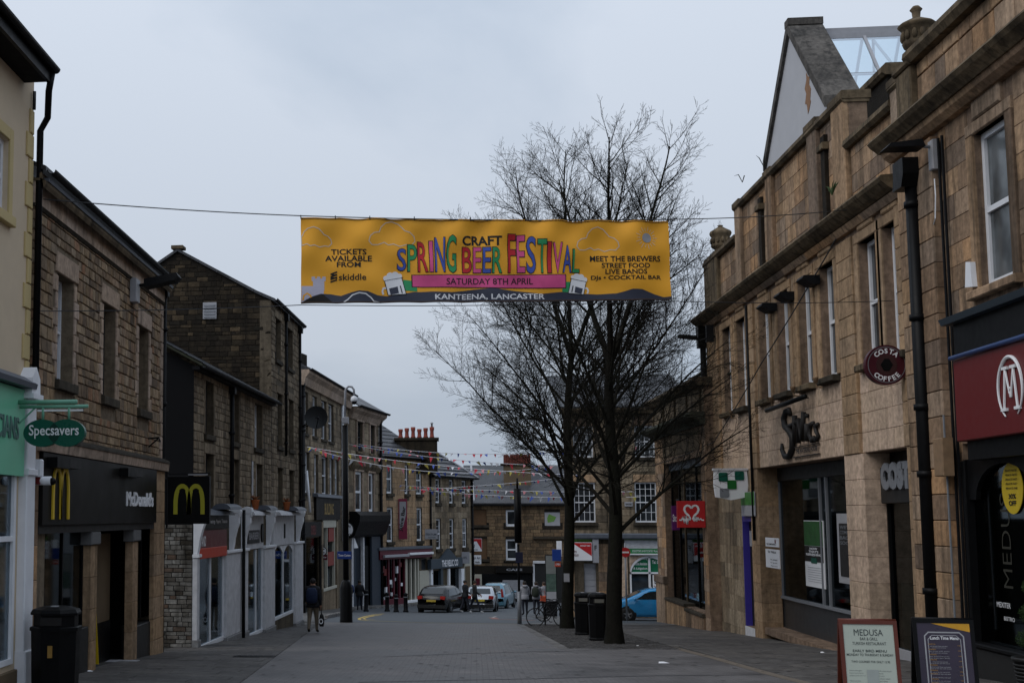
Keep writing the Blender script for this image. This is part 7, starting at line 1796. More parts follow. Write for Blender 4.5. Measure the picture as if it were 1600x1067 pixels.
aw = (fM.s_(1526, 800), fM.s_(1526, 800)+2.3); oM = (fM.s_(1512, 850), sM1-1, gM(6)-.3, zMf0)
wall(rM, 0, sM1, gM(sM1)-.5, zMc2, mW+[oM], M_ashm, th=.5); jam = []
for i, (a, c, d, e) in enumerate(mW):
    window(rM, a, c, d, e, d=.16, fr=.11, pane=M_pane if i else M_pane2, nx=1); 
    b = MB(); b.cbox(a-.35, c+.3, -.16, .1, d-.16, d-.003, .02); obj('sill', b, M_ash3, rM)
    for q in ((a-.26, a-.003), (c+.003, c+.26)):
        b = MB(); b.cbox(q[0], q[1], -.06, .2, d, e-.003, .015); obj('architrave', b, M_ash3, rM)
    b = MB(); b.cbox(a-.26, c+.26, -.062, .2, e, e+.22, .015); obj('architrave', b, M_ash3, rM)
    b = MB(); b.cbox(a+.1, c-.1, -.08, .0, e+.24, e+.7, .03); obj('keystone_panel', b, M_ash3, rM)
    jam.append((a-.27, c+.27, d-.17, e+.72))
pq = (fM.s_(1443, 600), fM.s_(1486, 600)); z = gM(pq[1])-.1
n = round((zMc2-.3-z)/.5); h_ = (zMc2-.3-z)/n
for k in range(n):
    b = MB(); b.cbox(pq[0], pq[1], -.17, .0, z+.006, z+h_-.006, .015); obj('pilaster_block', b, M_ash3, rM)
    if k: b = MB(); b.cbox(0.01, pq[0]-.01, -.04, .0, z+.006, z+h_-.006, .012); obj('pilaster_block', b, M_ash3, rM)
    z += h_
stones(rM, pq[1], sM1, zMf, zMc2-.1, mW+jam, M_ash3, ch=(.42, .5), cw=(.55, 1.05), nobj=260, seed=141, regular=True, gap=.004, e=.006, proud=.014)
stones(rM, pq[1], oM[0], gM(3)-.1, zMf, [], M_ash3, ch=(.45, .5), cw=(.3, .7), nobj=60, seed=142, regular=True, gap=.004, e=.006, proud=.014)
profile(rM, -.1, sM1, [(-.14, zMc2-.2), (.02, zMc2-.2), (.02, zMc2), (-.30, zMc2), (-.26, zMc2-.1)], M_ash3, 'bed_mould', blocks=2.4)
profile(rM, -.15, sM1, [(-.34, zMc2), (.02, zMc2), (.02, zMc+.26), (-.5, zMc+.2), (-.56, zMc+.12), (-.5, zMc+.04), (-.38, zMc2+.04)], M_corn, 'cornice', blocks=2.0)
b = MB(); b.box(.85, sM1, .15, .6, zMc+.2, zMt); obj('parapet_wall', b, M_ashm, rM)
stones(rM, .9, sM1, zMc+.32, zMt-.25, [], M_ash3, ch=(.7, .9), cw=(.5, 1.1), nobj=40, seed=143, proud=.02, xf=(0, .12, 0))
b = MB(); b.prism([(-.05, zMt-.25), (.7, zMt-.25), (.7, zMt), (-.12, zMt), (-.14, zMt-.12)], .9, sM1, 'x'); obj('parapet_coping', b, M_corn, rM)
zU = fM.z_(1451, 86, .3); b = MB(); b.cbox(.2, 1.02, -.04, .8, zMc+.2, zU-.15, .03); obj('urn_pedestal', b, M_corn, rM); b = MB(); b.cbox(.15, 1.07, -.1, .86, zU-.147, zU, .04); obj('pedestal_cap', b, M_corn, rM)
t = froot('stone_urn', fM, 'dark stone urn with carved garlands on the right hand building, cut by the top edge', 'urn', s=.62, y=.3, z=fM.z_(1451, 86, .3)); k = 1.25
b = MB(); b.lathe([(.19*k, 0), (.17*k, .05*k), (.08*k, .12*k), (.10*k, .18*k), (.22*k, .30*k), (.24*k, .36*k), (.21*k, .42*k), (.22*k, .56*k), (.26*k, .62*k), (.30*k, .66*k), (.26*k, .70*k), (.14*k, .76*k), (.06*k, .80*k), (.07*k, .9*k), (.10*k, .94*k), (.05*k, 1.0*k)], (0, 0, 0), 20); obj('bowl', b, M_corn, t)
b = MB()
for j in range(12): a_ = 2*math.pi*j/12; b.ball((.225*k*math.cos(a_), .225*k*math.sin(a_), .48*k), .045*k, .045*k, .09*k, 6, 5)
obj('garland', b, M_corn, t)
# black upper fascia, blue strip, red fascia and shopfront
s0 = fM.s_(1497, 620, -.3)
b = MB(); b.prism([(-.50, zMf1-.06), (-.002, zMf1-.06), (-.002, zMf1+.14), (-.55, zMf1+.05)], s0-.1, sM1, 'x'); obj('lead_ledge', b, M_slateb, rM)
b = MB(); b.box(s0+.05, sM1, -.34, -.002, zMf+.06, zMf1-.063); obj('black_fascia', b, M_black, rM)
b = MB(); b.tube([(s0, -.40, zMf+.03), (sM1, -.40, zMf+.03)], .045, 8); obj('blue_light_strip', b, plain('blue_strip', (.04, .08, .22), .4), rM)
b = MB(); b.cbox(s0, sM1, -.36, -.002, zMf0, zMf, .02); obj('red_fascia', b, M_mred, rM)
b = MB(); b.box(s0+.1, sM1, -.22, -.002, zMf0-.34, zMf0-.003); obj('fascia_trim', b, M_black, rM)
cxm = fM.s_(1578, 605, -.38); czm = fM.z_(1578, 606, -.38); rz_ = (fM.z_(1578, 556, -.38)-fM.z_(1578, 655, -.38))/2; rx_ = rz_*.86
t = froot('medallion_emblem', fM, 'white letter M inside a white ring on the red restaurant fascia', 'emblem', s=cxm, y=-.38, z=czm)
b = MB(); n = 40; b.tube([(rx_*math.cos(a_), 0, rz_*math.sin(a_)) for a_ in [math.radians(-58+300*i/n+0) for i in range(n+1)]], [.012+.018*math.sin(math.pi*i/n) for i in range(n+1)], 6); obj('ring', b, M_wht, t)
b = MB(); w, h = rx_*.55, rz_*.66
b.tube([(-w, 0, -h), (-w*.62, 0, h)], .022, 6); b.tube([(w, 0, -h), (w*.62, 0, h)], .022, 6)
b.tube([(-w*.62, 0, h), (-w*.3, 0, h*.2), (-w*.06, 0, -h*.28), (w*.14, 0, -h*.42), (w*.2, 0, -h*.1), (0, 0, h*.02), (-w*.16, 0, -h*.2), (-w*.02, 0, -h*.42), (w*.2, 0, -h*.1), (w*.62, 0, h)], .018, 6)
for x_, z_ in ((-w, -h), (w, -h), (-w*.62, h), (w*.62, h)): b.box(x_-.1, x_+.1, -.02, .02, z_-.025, z_+.025)
obj('letter', b, M_wht, t)
pane(rM, oM[0], oM[1], oM[2], oM[3], .1, M_glassd); interior(rM, oM[0], oM[1], oM[2], oM[3], .51, 4)
b = MB(); b.box(oM[0]+.6, oM[1], 1.2, 1.3, gM(3)-.5, oM[3]); obj('ochre_wall', b, plain('ochre_wall', (.22, .15, .03), .8, var=.3), rM)
b = MB(); a, c = aw; n = 12; zc = zMf0-1.05; m_ = (a+c)/2; r_ = (c-a)/2
b.prism([(a-.6, zMf0-.3), (a-.6, zc)]+[(m_-r_*math.cos(math.pi*i/n), zc+r_*.55*math.sin(math.pi*i/n)) for i in range(n+1)]+[(c+.4, zc), (c+.4, zMf0-.3)], .0, .08, 'y'); obj('arched_head', b, M_black, rM)
for x in (oM[0], c, c+1.2, c+2.6): b = MB(); b.cbox(x, x+.16, -.06, .099, gM(x)+.6, oM[3]-.32, .02); obj('mullion', b, M_black, rM)
b = MB(); b.cbox(oM[0], sM1-1, -.10, .09, gM(7)-.4, gM(2)+.62, .03); obj('stall_riser', b, M_charp, rM)
b = MB(); b.cbox(oM[0], sM1-1, -.16, .09, gM(2)+.62, gM(2)+.70, .02); obj('window_sill', b, M_black, rM)
so = fM.s_(1575, 770, .0); zo = fM.z_(1575, 762, .0); t = froot('yellow_oval_sticker', fM, 'tall yellow oval ten percent off sticker on the restaurant window', 'sticker', s=so, y=.07, z=zo); rz_ = (fM.z_(1575, 721)-fM.z_(1575, 803))/2; rx_ = rz_*.9
b = MB(); b.disc((0, 0), rx_, 0, 32, rz_, th=.012); obj('disc', b, plain('sticker_yellow', (.50, .36, .02), .5), t)
b = MB(); put_text(b, '30%', 0, -rz_*.42, rx_*.7, rz_*.2, -.006, .03); put_text(b, 'OFF', 0, -rz_*.68, rx_*.7, rz_*.2, -.006, .04)
for k in range(5): put_text(b, 'PRIVATE PARTIES'[:15-k], 0, rz_*(.62-.17*k), rx_*1.1, rz_*.09, -.006, .01)
obj('lettering', b, M_blk, t)
t = froot('window_lettering', fM, 'large tilted white outline lettering inside the dark restaurant window', 'lettering', s=fM.s_(1566, 900), y=.09, z=fM.z_(1566, 905))
def turn(x, y, z): return (-z*.4+.2, y, x)
b = MB(); put_text(b, 'MEDUSA', .85, 0, 2.0, .9, 0, -.01, warp=turn); obj('letters', b, plain('faint_white', (.03, .028, .02), .6), t)
t = froot('window_print', fM, 'small white menu words low on the restaurant window', 'lettering', s=fM.s_(1568, 945), y=.085, z=fM.z_(1568, 950))
b = MB(); put_text(b, 'MEXITER', -.2, 0, .55, .09, 0, .0); put_text(b, 'BISTRO', .0, -.22, .42, .07, 0, .0); obj('letters', b, M_wht, t)
flood(fM, 1452, 240, 'square black floodlight high at the junction of the two right hand buildings', .8)
b = MB(); s_, z_ = fM.U(1455, 280, -.2); b.tube([(s_, -.14, z_), (s_+.12, -.18, z_-.35), (s_+.1, -.2, z_-.8), (s_-.3, -.12, z_-.95)], .012, 6)
tag(obj('white_cable', b, M_white, rM), None)
s_, z_ = fM.U(1517, 430, -.1); t = froot('alarm_box', fM, 'white tapered alarm box on the sandstone wall below the right window', 'alarm box', s=s_, y=-.03, z=z_)
b = MB(); b.prism([(-.16, -.2), (.16, -.24), (.12, .22), (-.08, .26)], -.12, 0, 'y'); obj('housing', b, M_white, t)
s_, z_ = fM.U(1474, 714, -.3); t = froot('junction_box', fM, 'rusty cream metal junction box on the stone pier by the drainpipe', 'box', s=s_, y=-.19, z=z_)
b = MB(); b.cbox(-.24, .2, -.2, .0, -.36, .36, .015); obj('housing', b, M_rust, t); b = MB(); b.tube([(.0, -.06, -.36), (.03, -.06, -3.2)], .02, 6); b.tube([(-.02, -.06, .36), (-.02, -.06, .8)], .02, 6); obj('conduit', b, M_grey, t)
for px_ in (1483, 1489): b = MB(); s_ = fM.s_(px_, 500, -.05); b.tube([(s_, -.08, gM(s_)+.3), (s_, -.08, zMc2-.4)], .03, 6); obj('conduit', b, M_iron, rM)

# ================================================================== TREES (bare, early spring)
def bare_tree(label, base, height, trunk_r, limbs, seed, lean=(0, 0), spread=1., leaders=2):
    r = random.Random(seed)
    t = thing('bare_tree', label, 'tree', base, 0, 'bare street trees')
    tr = MB(); cr = MB()
    def branch(p, d, ln, r0, lvl, up=.0):
        n = max(3, int(ln/(.32 if lvl < 2 else .16))); n = min(n, 12)
        pts = [p.copy()]; rs = [r0]; dd = d.normalized(); step = ln/n
        for i in range(n):
            wob = (.07 if lvl < 2 else .11) if lvl < 3 else .17
            dd = (dd+Vector((r.gauss(0, wob), r.gauss(0, wob), r.gauss(0, wob)))*.55+Vector((0, 0, up*(.5+i/n)))).normalized()
            pts.append(pts[-1]+dd*step); rs.append(max(.0042, r0*(1-(i+1)/n*.82)))
        (tr if lvl <= 1 else cr).tube(pts, rs, 7 if lvl == 0 else (6 if lvl == 1 else (4 if lvl == 2 else 3)), cap=False)
        if lvl >= 4: return pts
        sp = {1: .28, 2: .135, 3: .125}.get(lvl, .3); k = max(1, int(ln/sp)) if lvl > 0 else 0
        for j in range(k):
            u = (.22 if lvl < 3 else .1)+.80*(j+r.random())/k
            if u > .985: u = .985
            q = u*n; a = int(q); f = q-a; pp = pts[a].lerp(pts[min(a+1, n)], f)
            ax = (pts[min(a+1, n)]-pts[a]).normalized()
            perp = ax.cross(Vector((r.gauss(0, 1), r.gauss(0, 1), r.gauss(0, 1)))).normalized()
            ang = r.uniform(.5, .9)
            nd = ax*math.cos(ang)+perp*math.sin(ang)
            l2 = ln*{1: .42, 2: .46, 3: .42}[lvl]*(1.12-u*.62)*r.uniform(.6, 1.2)
            l2 = min(l2, {1: 2.4, 2: 1.1, 3: .42}[lvl])
            if l2 > .07: branch(pp, nd, l2, max(.003, rs[a]*.52), lvl+1, up={1: .045, 2: .05, 3: .06}[lvl])
        return pts
    # trunk with a flared foot
    H = height; n = 16; tp = []; rr = []
    for i in range(n+1):
        u = i/n; tp.append(Vector((lean[0]*u+.12*math.sin(u*7+seed)*u, lean[1]*u+.1*math.sin(u*5+seed*2)*u, H*.50*u))); rr.append(trunk_r*(1-.55*u)+(trunk_r*.25*max(0, 1-u*18)))
    tp.insert(0, Vector((0, 0, -.15))); rr.insert(0, trunk_r*1.35)
    tr.tube(tp, rr, 14, cap=False); top = tp[-1]
    for k in range(leaders):
        a = k*2*math.pi/leaders+r.uniform(-.3, .3)+.2
        branch(top-Vector((0, 0, .1)), Vector((math.cos(a)*.42*spread, math.sin(a)*.42*spread, 1)), H*.42*r.uniform(.88, 1.02), trunk_r*.42, 1, up=.02)
    for k in range(limbs):
        u = .40+.59*(k+.5)/limbs; a = k*2.399+r.uniform(-.4, .4); i = u*n; pa = tp[int(i)+1]
        el = .74+.20*u; ln = H*(.27+.07*u)*spread*r.uniform(.85, 1.15)
        branch(pa, Vector((math.cos(a), math.sin(a), math.tan(el))), ln, trunk_r*.29*(1.15-u*.5), 1, up=-.07+.085*u)
    obj('trunk', tr, M_bark, t); obj('crown', cr, M_bark, t, kind='stuff'); return t
p1 = gnd(960, 1006); p2 = gnd(886, 982)
H1 = atY(985, 135, p1.y).z-p1.z; H2 = atY(905, 150, p2.y).z-p2.z
bare_tree('nearer and thicker bare street tree standing right of the litter bins', p1, H1*1.0, .235, 19, 5, lean=(.15, 0), spread=.95, leaders=3)
bare_tree('farther slimmer bare street tree standing left of the litter bins', p2, H2*1.0, .23, 23, 12, lean=(.35, 0), spread=1.04, leaders=3)
b = MB(); t = thing('tree_notice', 'small pale notice taped to the trunk of the slimmer tree', 'notice', atY(881, 902, p2.y-.34))
b.box(0, .2, -.01, .01, -.15, .15); obj('paper', b, M_lgrey, t)

# ================================================================== BANNER across the street
bl0, bl1 = atY(470, 340, 23.0), atY(470, 475.5, 23.0); br0, br1 = atY(1045, 345, 24.9), atY(1047.5, 470, 24.9)
t = thing('festival_banner', 'wide golden yellow craft beer festival banner hung over the street', 'banner', tuple((bl0+br0)/2))
BC = Vector(t.location); BW = (br0-bl0).length; BH = (bl0-bl1).length; BX = (br0-bl0).normalized(); BN = Vector((BX.y, -BX.x, 0)).normalized()
if BN.y > 0: BN = -BN
def bpos(u, v, off=0.):
    """u,v 0..1 from bottom left; small creases hang from the eyelets"""
    U_ = u*BW; V_ = v
    a = bl1.lerp(br1, u).lerp(bl0.lerp(br0, u), v)
    sag = .0
    for k in range(11):
        x0 = k/10; a -= Vector((0, 0, 0))
    w = .026*math.sin(U_*5.1+1.3*math.sin(U_*1.7)+(1-v)*1.4)*(.35+.65*v)+.018*math.sin(U_*11.+v*5.)*v**2+.02*math.sin(U_*7.3-v*9)*v+.012*math.sin((U_*.9+V_*3.2)*4)+.03*math.sin(U_*1.1+V_*2)
    dz = -.012*abs(math.sin(u*math.pi*10))*v*v - (.04*math.exp(-((u-.735)/.03)**2)*v**8)+ .012*abs(math.sin(u*math.pi*9+.5))*(1-v)**3
    return a+BN*(w+off)+Vector((0, 0, dz))
n, m = 220, 40; b = MB(); b.smooth = True
b.add([tuple(bpos(i/n, j/m)-BC) for j in range(m+1) for i in range(n+1)], [(j*(n+1)+i, j*(n+1)+i+1, (j+1)*(n+1)+i+1, (j+1)*(n+1)+i) for j in range(m) for i in range(n)])
M_cloth = plain('banner_gold', (.86, .40, .03), .55, var=.06, scale=2)
obj('cloth', b, M_cloth, t)
AS = BW/BH
def printed(name, build, mat, off=.004, maxe=.055):
    """flat print laid on the cloth: built in banner units (x 0..AS, z 0..1 from bottom), follows the creases"""
    q = MB(); build(q); bm = bmesh.new(); vs = [bm.verts.new(v) for v in q.v]
    for f in q.f:
        try: bm.faces.new([vs[i] for i in f])
        except ValueError: pass
    bmesh.ops.triangulate(bm, faces=bm.faces)
    maxe = min(maxe, .055)
    for _ in range(5):
        ed = [e for e in bm.edges if e.calc_length() > maxe]
        if not ed: break
        bmesh.ops.subdivide_edges(bm, edges=ed, cuts=1); bmesh.ops.triangulate(bm, faces=[f for f in bm.faces if len(f.verts) > 3])
    for v in bm.verts: v.co = bpos(v.co.x/AS, v.co.z, off)-BC
    me = bpy.data.meshes.new(name); bm.to_mesh(me); bm.free(); me.materials.append(mat); return obj(name, me, None, t)
def bx_(px): return (px-470)/577*AS
def bz_(py, px=None):
    top = 340+(0 if px is None else 5*(px-470)/577); bot = 475.5-(0 if px is None else 5.5*(px-470)/577); return (bot-py)/(bot-top)
def T(s, px0, px1, pyb, pyt, bold=.02, mat=M_blk, off=.006, name='lettering'):
    xm = (px0+px1)/2
    return printed(name, lambda q: put_text(q, s, bx_(xm), bz_(pyb, xm), (px1-px0)/577*AS, bz_(pyt, xm)-bz_(pyb, xm), 0, bold), mat, off)
# hills along the bottom
hp = [(470, 474), (485, 465), (500, 460), (515, 460.5), (530, 463), (545, 458), (557, 455), (570, 456), (585, 462), (600, 464), (620, 461), (640, 457), (670, 456), (700, 457), (735, 453), (765, 450), (800, 455), (840, 459), (870, 457), (900, 459), (930, 461), (960, 459), (985, 452), (1000, 453), (1020, 461), (1035, 465), (1048, 464)]
M_hill = plain('banner_slate', (.045, .05, .075), .6, var=.1)
printed('hills', lambda q: [q.add([(bx_(a), 0, 0), (bx_(c), 0, 0), (bx_(c), 0, max(.0, bz_(e, c))), (bx_(a), 0, max(0., bz_(d, a)))], [(0, 1, 2, 3)]) for (a, d), (c, e) in zip(hp, hp[1:])], M_hill, .003, .2)
printed('dark_hill', lambda q: q.add([(bx_(x), 0, bz_(y, x)) for x, y in ((471, 474.5), (482, 467), (503, 460.5), (517, 473), (500, 474.5))], [(0, 1, 2, 3, 4)]), M_blk, .005)
def ribbon(q, pts, w):
    P_ = [Vector((bx_(x), 0, bz_(y, x))) for x, y in pts]
    for a, c in zip(P_, P_[1:]):
        d = (c-a); nn = Vector((-d.z, 0, d.x)).normalized()*w/2; e = d*.04; q.add([tuple(a-e+nn), tuple(c+e+nn), tuple(c+e-nn), tuple(a-e-nn)], [(0, 1, 2, 3)])
def cloud(cx, cy, k, left=True):
    o = [(-36, 8), (-34, 0), (-28, -5), (-20, -6), (-17, -14), (-10, -21), (0, -24), (10, -20), (16, -14), (20, -9), (28, -6), (34, 0), (36, 8), (30, 14), (22, 13), (12, 16), (2, 12), (-6, 14), (-12, 10), (-22, 14), (-31, 14), (-36, 8)]
    out = []
    for i in range(len(o)-1):
        (x0, y0), (x1, y1) = o[i], o[i+1]
        for j in range(3): u = j/3; out.append((cx+(x0+(x1-x0)*u)*k, cy+(y0+(y1-y0)*u)*k))
    return out+[(cx+o[-1][0]*k, cy+o[-1][1]*k)]
M_pale = plain('print_cream', (.66, .52, .38), .6, var=.05)
for cx, cy, k in ((494, 374, .80), (608, 369, 1.), (930, 378, .95)):
    pts = [(max(x, 470.5), y) for x, y in cloud(cx-(6 if cx < 500 else 0), cy, k)]
    printed('cloud_outline', lambda q: ribbon(q, pts, .011), M_pale, .004)
printed('cloud_outline', lambda q: ribbon(q, [(534, 473), (540, 469), (547, 462), (557, 458.5), (567, 460), (575, 466), (580, 472), (588, 473)], .014), M_wht, .006)
printed('sun_disc', lambda q: q.add([(bx_(1009)+.062*math.cos(a), 0, bz_(372, 1009)+.062*math.sin(a)) for a in [2*math.pi*i/24 for i in range(24)]], [tuple(range(24))]), M_lgrey, .005)
printed('sun_rays', lambda q: [q.add([(bx_(1009)+r1*math.cos(a)+w*math.sin(a), 0, bz_(372, 1009)+r1*math.sin(a)-w*math.cos(a)) for r1, w in ((.085, .004), (.145-(.02 if i % 2 else 0), .003), (.145-(.02 if i % 2 else 0), -.003), (.085, -.004))], [(0, 1, 2, 3)]) for i in range(18) for a in [2*math.pi*i/18]], M_pale, .005)
# castle at left
M_cast = plain('print_lilac', (.50, .48, .58), .6, var=.05)
def castle(q):
    for x0, x1, y0, y1 in ((470.6, 504, 474, 448), (488, 505, 455, 436), (486, 491, 440, 433), (494, 499, 440, 433), (502, 507, 440, 433)):
        q.add([(bx_(x0), 0, bz_(y0, x0)), (bx_(x1), 0, bz_(y0, x1)), (bx_(x1), 0, bz_(y1, x1)), (bx_(x0), 0, bz_(y1, x0))], [(0, 1, 2, 3)])
printed('castle', castle, M_cast, .002)
printed('castle_arch', lambda q: ribbon(q, [(473, 470), (474, 463), (479, 459.5), (484, 463), (486, 469)], .018), M_cloth, .0035)
T('TICKETS', 515.5, 568.5, 398.5, 389.5); T('AVAILABLE', 506, 577, 409, 400); T('FROM', 523.5, 559.5, 418.5, 410)
T('skiddle', 526.5, 567.5, 439, 429, .012)
printed('print_mark', lambda q: [ribbon(q, [(514.5, y+3.3), (523.5, y)], .018) for y in (426, 430, 434, 438)]+[ribbon(q, [(514.5, 429.5), (523.5, 431)], .014), ribbon(q, [(514.5, 434.5), (523.5, 435.5)], .014)], M_blk, .005)
T('MEET THE BREWERS', 917, 1031, 409.5, 400.5); T('STREET FOOD', 935.5, 1013.5, 419.5, 411.5); T('LIVE BANDS', 941.5, 1008.5, 429, 421); T('DJs \u2022 COCKTAIL BAR', 919, 1032, 439.5, 431)
T('CRAFT', 716.5, 778, 383.5, 368, .03); T('KANTEENA, LANCASTER', 673.5, 845.5, 469.5, 459.5, .02, M_wht)
pc = {'r': plain('print_red', (.52, .02, .03), .55), 'g': plain('print_green', (.03, .30, .11), .55), 'b': plain('print_blue', (.06, .10, .42), .55), 'p': plain('print_pink', (.68, .09, .26), .55)}
big = [('S', 'b', 616, 629, 423, 389), ('P', 'g', 632, 646, 424, 382.5), ('R', 'r', 648, 663, 425, 378), ('I', 'p', 666, 671, 425, 376), ('N', 'b', 674.5, 689, 425, 371), ('G', 'g', 692, 706.5, 426, 368),
       ('B', 'r', 717, 731, 426, 386.5), ('E', 'p', 734, 746, 426, 386.5), ('E', 'b', 749, 761, 426, 386.5), ('R', 'g', 764, 778, 426, 386.5),
       ('F', 'r', 788, 800, 426, 366), ('E', 'p', 802.5, 814.5, 426, 368), ('S', 'b', 817.5, 831, 427, 370), ('T', 'g', 834.5, 848, 426, 374), ('I', 'r', 850, 855.5, 426.5, 378.5), ('V', 'p', 858.5, 872.5, 426.5, 380), ('A', 'b', 874, 887, 426, 385), ('L', 'g', 889.5, 900, 426, 390.5)]
for ch_, c_, x0, x1, yb, yt in big:
    T(ch_, x0-1.1, x1+1.1, yb+1.2, yt-1.2, .022, M_blk, .006, 'letter_outline')
    T(ch_, x0, x1, yb, yt, .006, pc[c_], .010, 'big_letter')
printed('ribbon_tail', lambda q: (q.add([(bx_(x), 0, bz_(y, x)) for x, y in ((625, 437.5), (646, 440), (646, 456), (625, 455), (634, 447))], [(0, 1, 2, 3, 4)]), q.add([(bx_(x), 0, bz_(y, x)) for x, y in ((872, 441), (888, 441), (888, 458), (873, 457))], [(0, 1, 2, 3)])), pc['g'], .005)
printed('ribbon_outline', lambda q: q.add([(bx_(x), 0, bz_(y, x)) for x, y in ((637.5, 429.5), (879, 429), (879, 451.5), (637.5, 449.5))], [(0, 1, 2, 3)]), M_blk, .0062, .2)
printed('ribbon', lambda q: q.add([(bx_(x), 0, bz_(y, x)) for x, y in ((639, 430.7), (877.7, 430.2), (877.7, 450.2), (639, 448.4))], [(0, 1, 2, 3)]), pc['p'], .0090, .2)
T('SATURDAY 8TH APRIL', 691, 827, 445, 435, .008, M_blk, .0125)
for sgn, cx, cyb, nm in ((1, 608, 463, .84), (-1, 900, 461, .74)):
    def X(x): return cx+sgn*x*nm
    printed('mug_outline', lambda q: q.add([(bx_(X(x)), 0, bz_(cyb+y*nm, X(x))) for x, y in ((-16, -30), (17, -39), (25, -2), (-9, 0))], [(0, 1, 2, 3)]), M_blk, .0125)
    printed('mug_glass', lambda q: q.add([(bx_(X(x)), 0, bz_(cyb+y*nm, X(x))) for x, y in ((-14.5, -29), (16, -37), (23.5, -3), (-8, -1))], [(0, 1, 2, 3)]), M_wht, .0145)
    printed('mug_foam', lambda q: [q.add([(bx_(X(x+rx*math.cos(a))), 0, bz_(cyb+(y+rx*.95*math.sin(a))*nm, X(x))) for a in [2*math.pi*i/14 for i in range(14)]], [tuple(range(14))]) for x, y, rx in ((-12, -32, 5.5), (-4, -37, 7), (5, -38, 7.5), (13, -37, 5), (0, -33, 7))], M_wht, .0135 if 0 else .015)
    printed('mug_stout', lambda q: q.add([(bx_(X(x)), 0, bz_(cyb+y*nm, X(x))) for x, y in ((-7, -13), (9, -17), (11, -4), (-4, -1.5))], [(0, 1, 2, 3)]), M_hill, .0165)
    printed('mug_flute', lambda q: (ribbon(q, [(X(14), cyb-18*nm), (X(17), cyb-4)], .012), ribbon(q, [(X(-13), cyb-28*nm), (X(19), cyb-34*nm)], .006)), M_blk, .0172)
    printed('mug_handle', lambda q: ribbon(q, [(X(-11), cyb-14*nm), (X(-17), cyb-14*nm), (X(-19), cyb-8*nm), (X(-17), cyb-2)], .02), M_wht, .006)
# hem, eyelets and cable ties
for v in (.012, .988):
    b = MB(); pts = [tuple(bpos(i/90, v, .006)-BC) for i in range(91)]; b.tube(pts, .007, 5); obj('hem', b, plain('hem_dark', (.08, .04, .01), .7), t)
# ropes the banner hangs from
wl = atX(62, 311, XB); wl2 = atX(56, 486, XB+.05); wr = atX(1323, 328, XL-.5); wr2 = atX(1394, 470, XL-.05)
def rope(name, label, pts, r=.008, cat='cable', group=None):
    P_ = []
    for i in range(len(pts)-1):
        a, c = Vector(pts[i]), Vector(pts[i+1]); s = (c-a).length*.006
        for k in range(12): u = k/12; P_.append(a.lerp(c, u)-Vector((0, 0, 4*s*u*(1-u))))
    P_.append(Vector(pts[-1])); o0 = P_[0].copy()
    b = MB(); b.tube([tuple(p-o0) for p in P_], r, 5); o = obj(name, b, M_cable, None, loc=tuple(o0)); tag(o, label, cat, group); return o
tp = [bpos(k/10, 1., 0)+Vector((0, 0, .03)) for k in range(11)]
rope('banner_rope', 'upper rope carrying the festival banner from wall to wall', [wl]+[tp[0]]+[tp[-1]]+[wr], .010)
rope('banner_rope', 'lower rope tying the foot of the festival banner to both walls', [wl2, bpos(0, 0)-Vector((0, 0, .02)), bpos(1, 0)-Vector((0, 0, .02)), wr2], .008)
for k, u in enumerate((0, .09, .18, .3, .45, .6, .75, .88, 1.)):
    b = MB(); p = bpos(u, 1.)-BC; b.tube([(p.x, p.y, p.z-.03), (p.x, p.y-.02, p.z+.04)], .009, 5); obj('tie', b, M_cable, t)
rope('slack_cable', 'black cable sagging across the arcade front down to the charity shop', [fL.world(fL.s_(1318, 375), -.1, fL.z_(1318, 365)), fL.world(fL.s_(1205, 590), -.3, fL.z_(1205, 570)), fL.world(fL.s_(1130, 710), -.3, fL.z_(1130, 690)), fK.world(.5, -.2, fK.z_(1040, 724))], .018)

# ================================================================== BUNTING
bcols = [plain('flag_red', (.45, .03, .05), .7), plain('flag_blue', (.05, .09, .35), .7), plain('flag_yellow', (.45, .38, .08), .7), plain('flag_pink', (.5, .2, .22), .7), plain('flag_white', (.55, .55, .58), .7)]
_fm = {}
def flag_mesh(ci, v):
    if (ci, v) not in _fm:
        b = MB(); r_ = random.Random(v*7+ci); w, h = .15, .26; tw = r_.uniform(-.1, .1)
        b.add([(-w/2, 0, 0), (w/2, 0, 0), (w/2*.55, tw*.5, -h*.5), (0, tw, -h), (-w/2*.55, tw*.4, -h*.5), (-w/2, .004, 0), (w/2, .004, 0), (w/2*.55, tw*.5+.004, -h*.5), (0, tw+.004, -h), (-w/2*.55, tw*.4+.004, -h*.5)],
              [(0, 1, 2, 4), (4, 2, 3), (5, 9, 7, 6), (9, 8, 7), (0, 4, 9, 5), (4, 3, 8, 9), (1, 6, 7, 2), (2, 7, 8, 3), (0, 5, 6, 1)])
        _fm[(ci, v)] = b.mesh('flag', bcols[ci])
    return _fm[(ci, v)]
def bunting(label, A, B, sag, n, seed, size=1.):
    r_ = random.Random(seed); A, B = Vector(A), Vector(B); t = thing('bunting_string', label, 'bunting', A, 0, 'strings of bunting over the street')
    P_ = lambda u: A.lerp(B, u)-A-Vector((0, 0, 4*sag*u*(1-u)))
    b = MB(); b.tube([tuple(P_(i/30)) for i in range(31)], .014, 4); obj('line', b, bcols[4], t)
    for k in range(n):
        u = (k+.5+r_.uniform(-.3, .3))/n; o = bpy.data.objects.new('flag', flag_mesh(r_.choice([0, 0, 1, 1, 2, 2, 3, 4]), r_.randrange(4))); C.objects.link(o); o.parent = t
        o.location = P_(u); s = size*r_.uniform(.8, 1.3); o.scale = (s, s, s*r_.uniform(.6, 1.)); o.rotation_euler = (r_.uniform(-.9, .9), r_.uniform(-.5, .5), r_.uniform(-.7, .7))
YB = 66
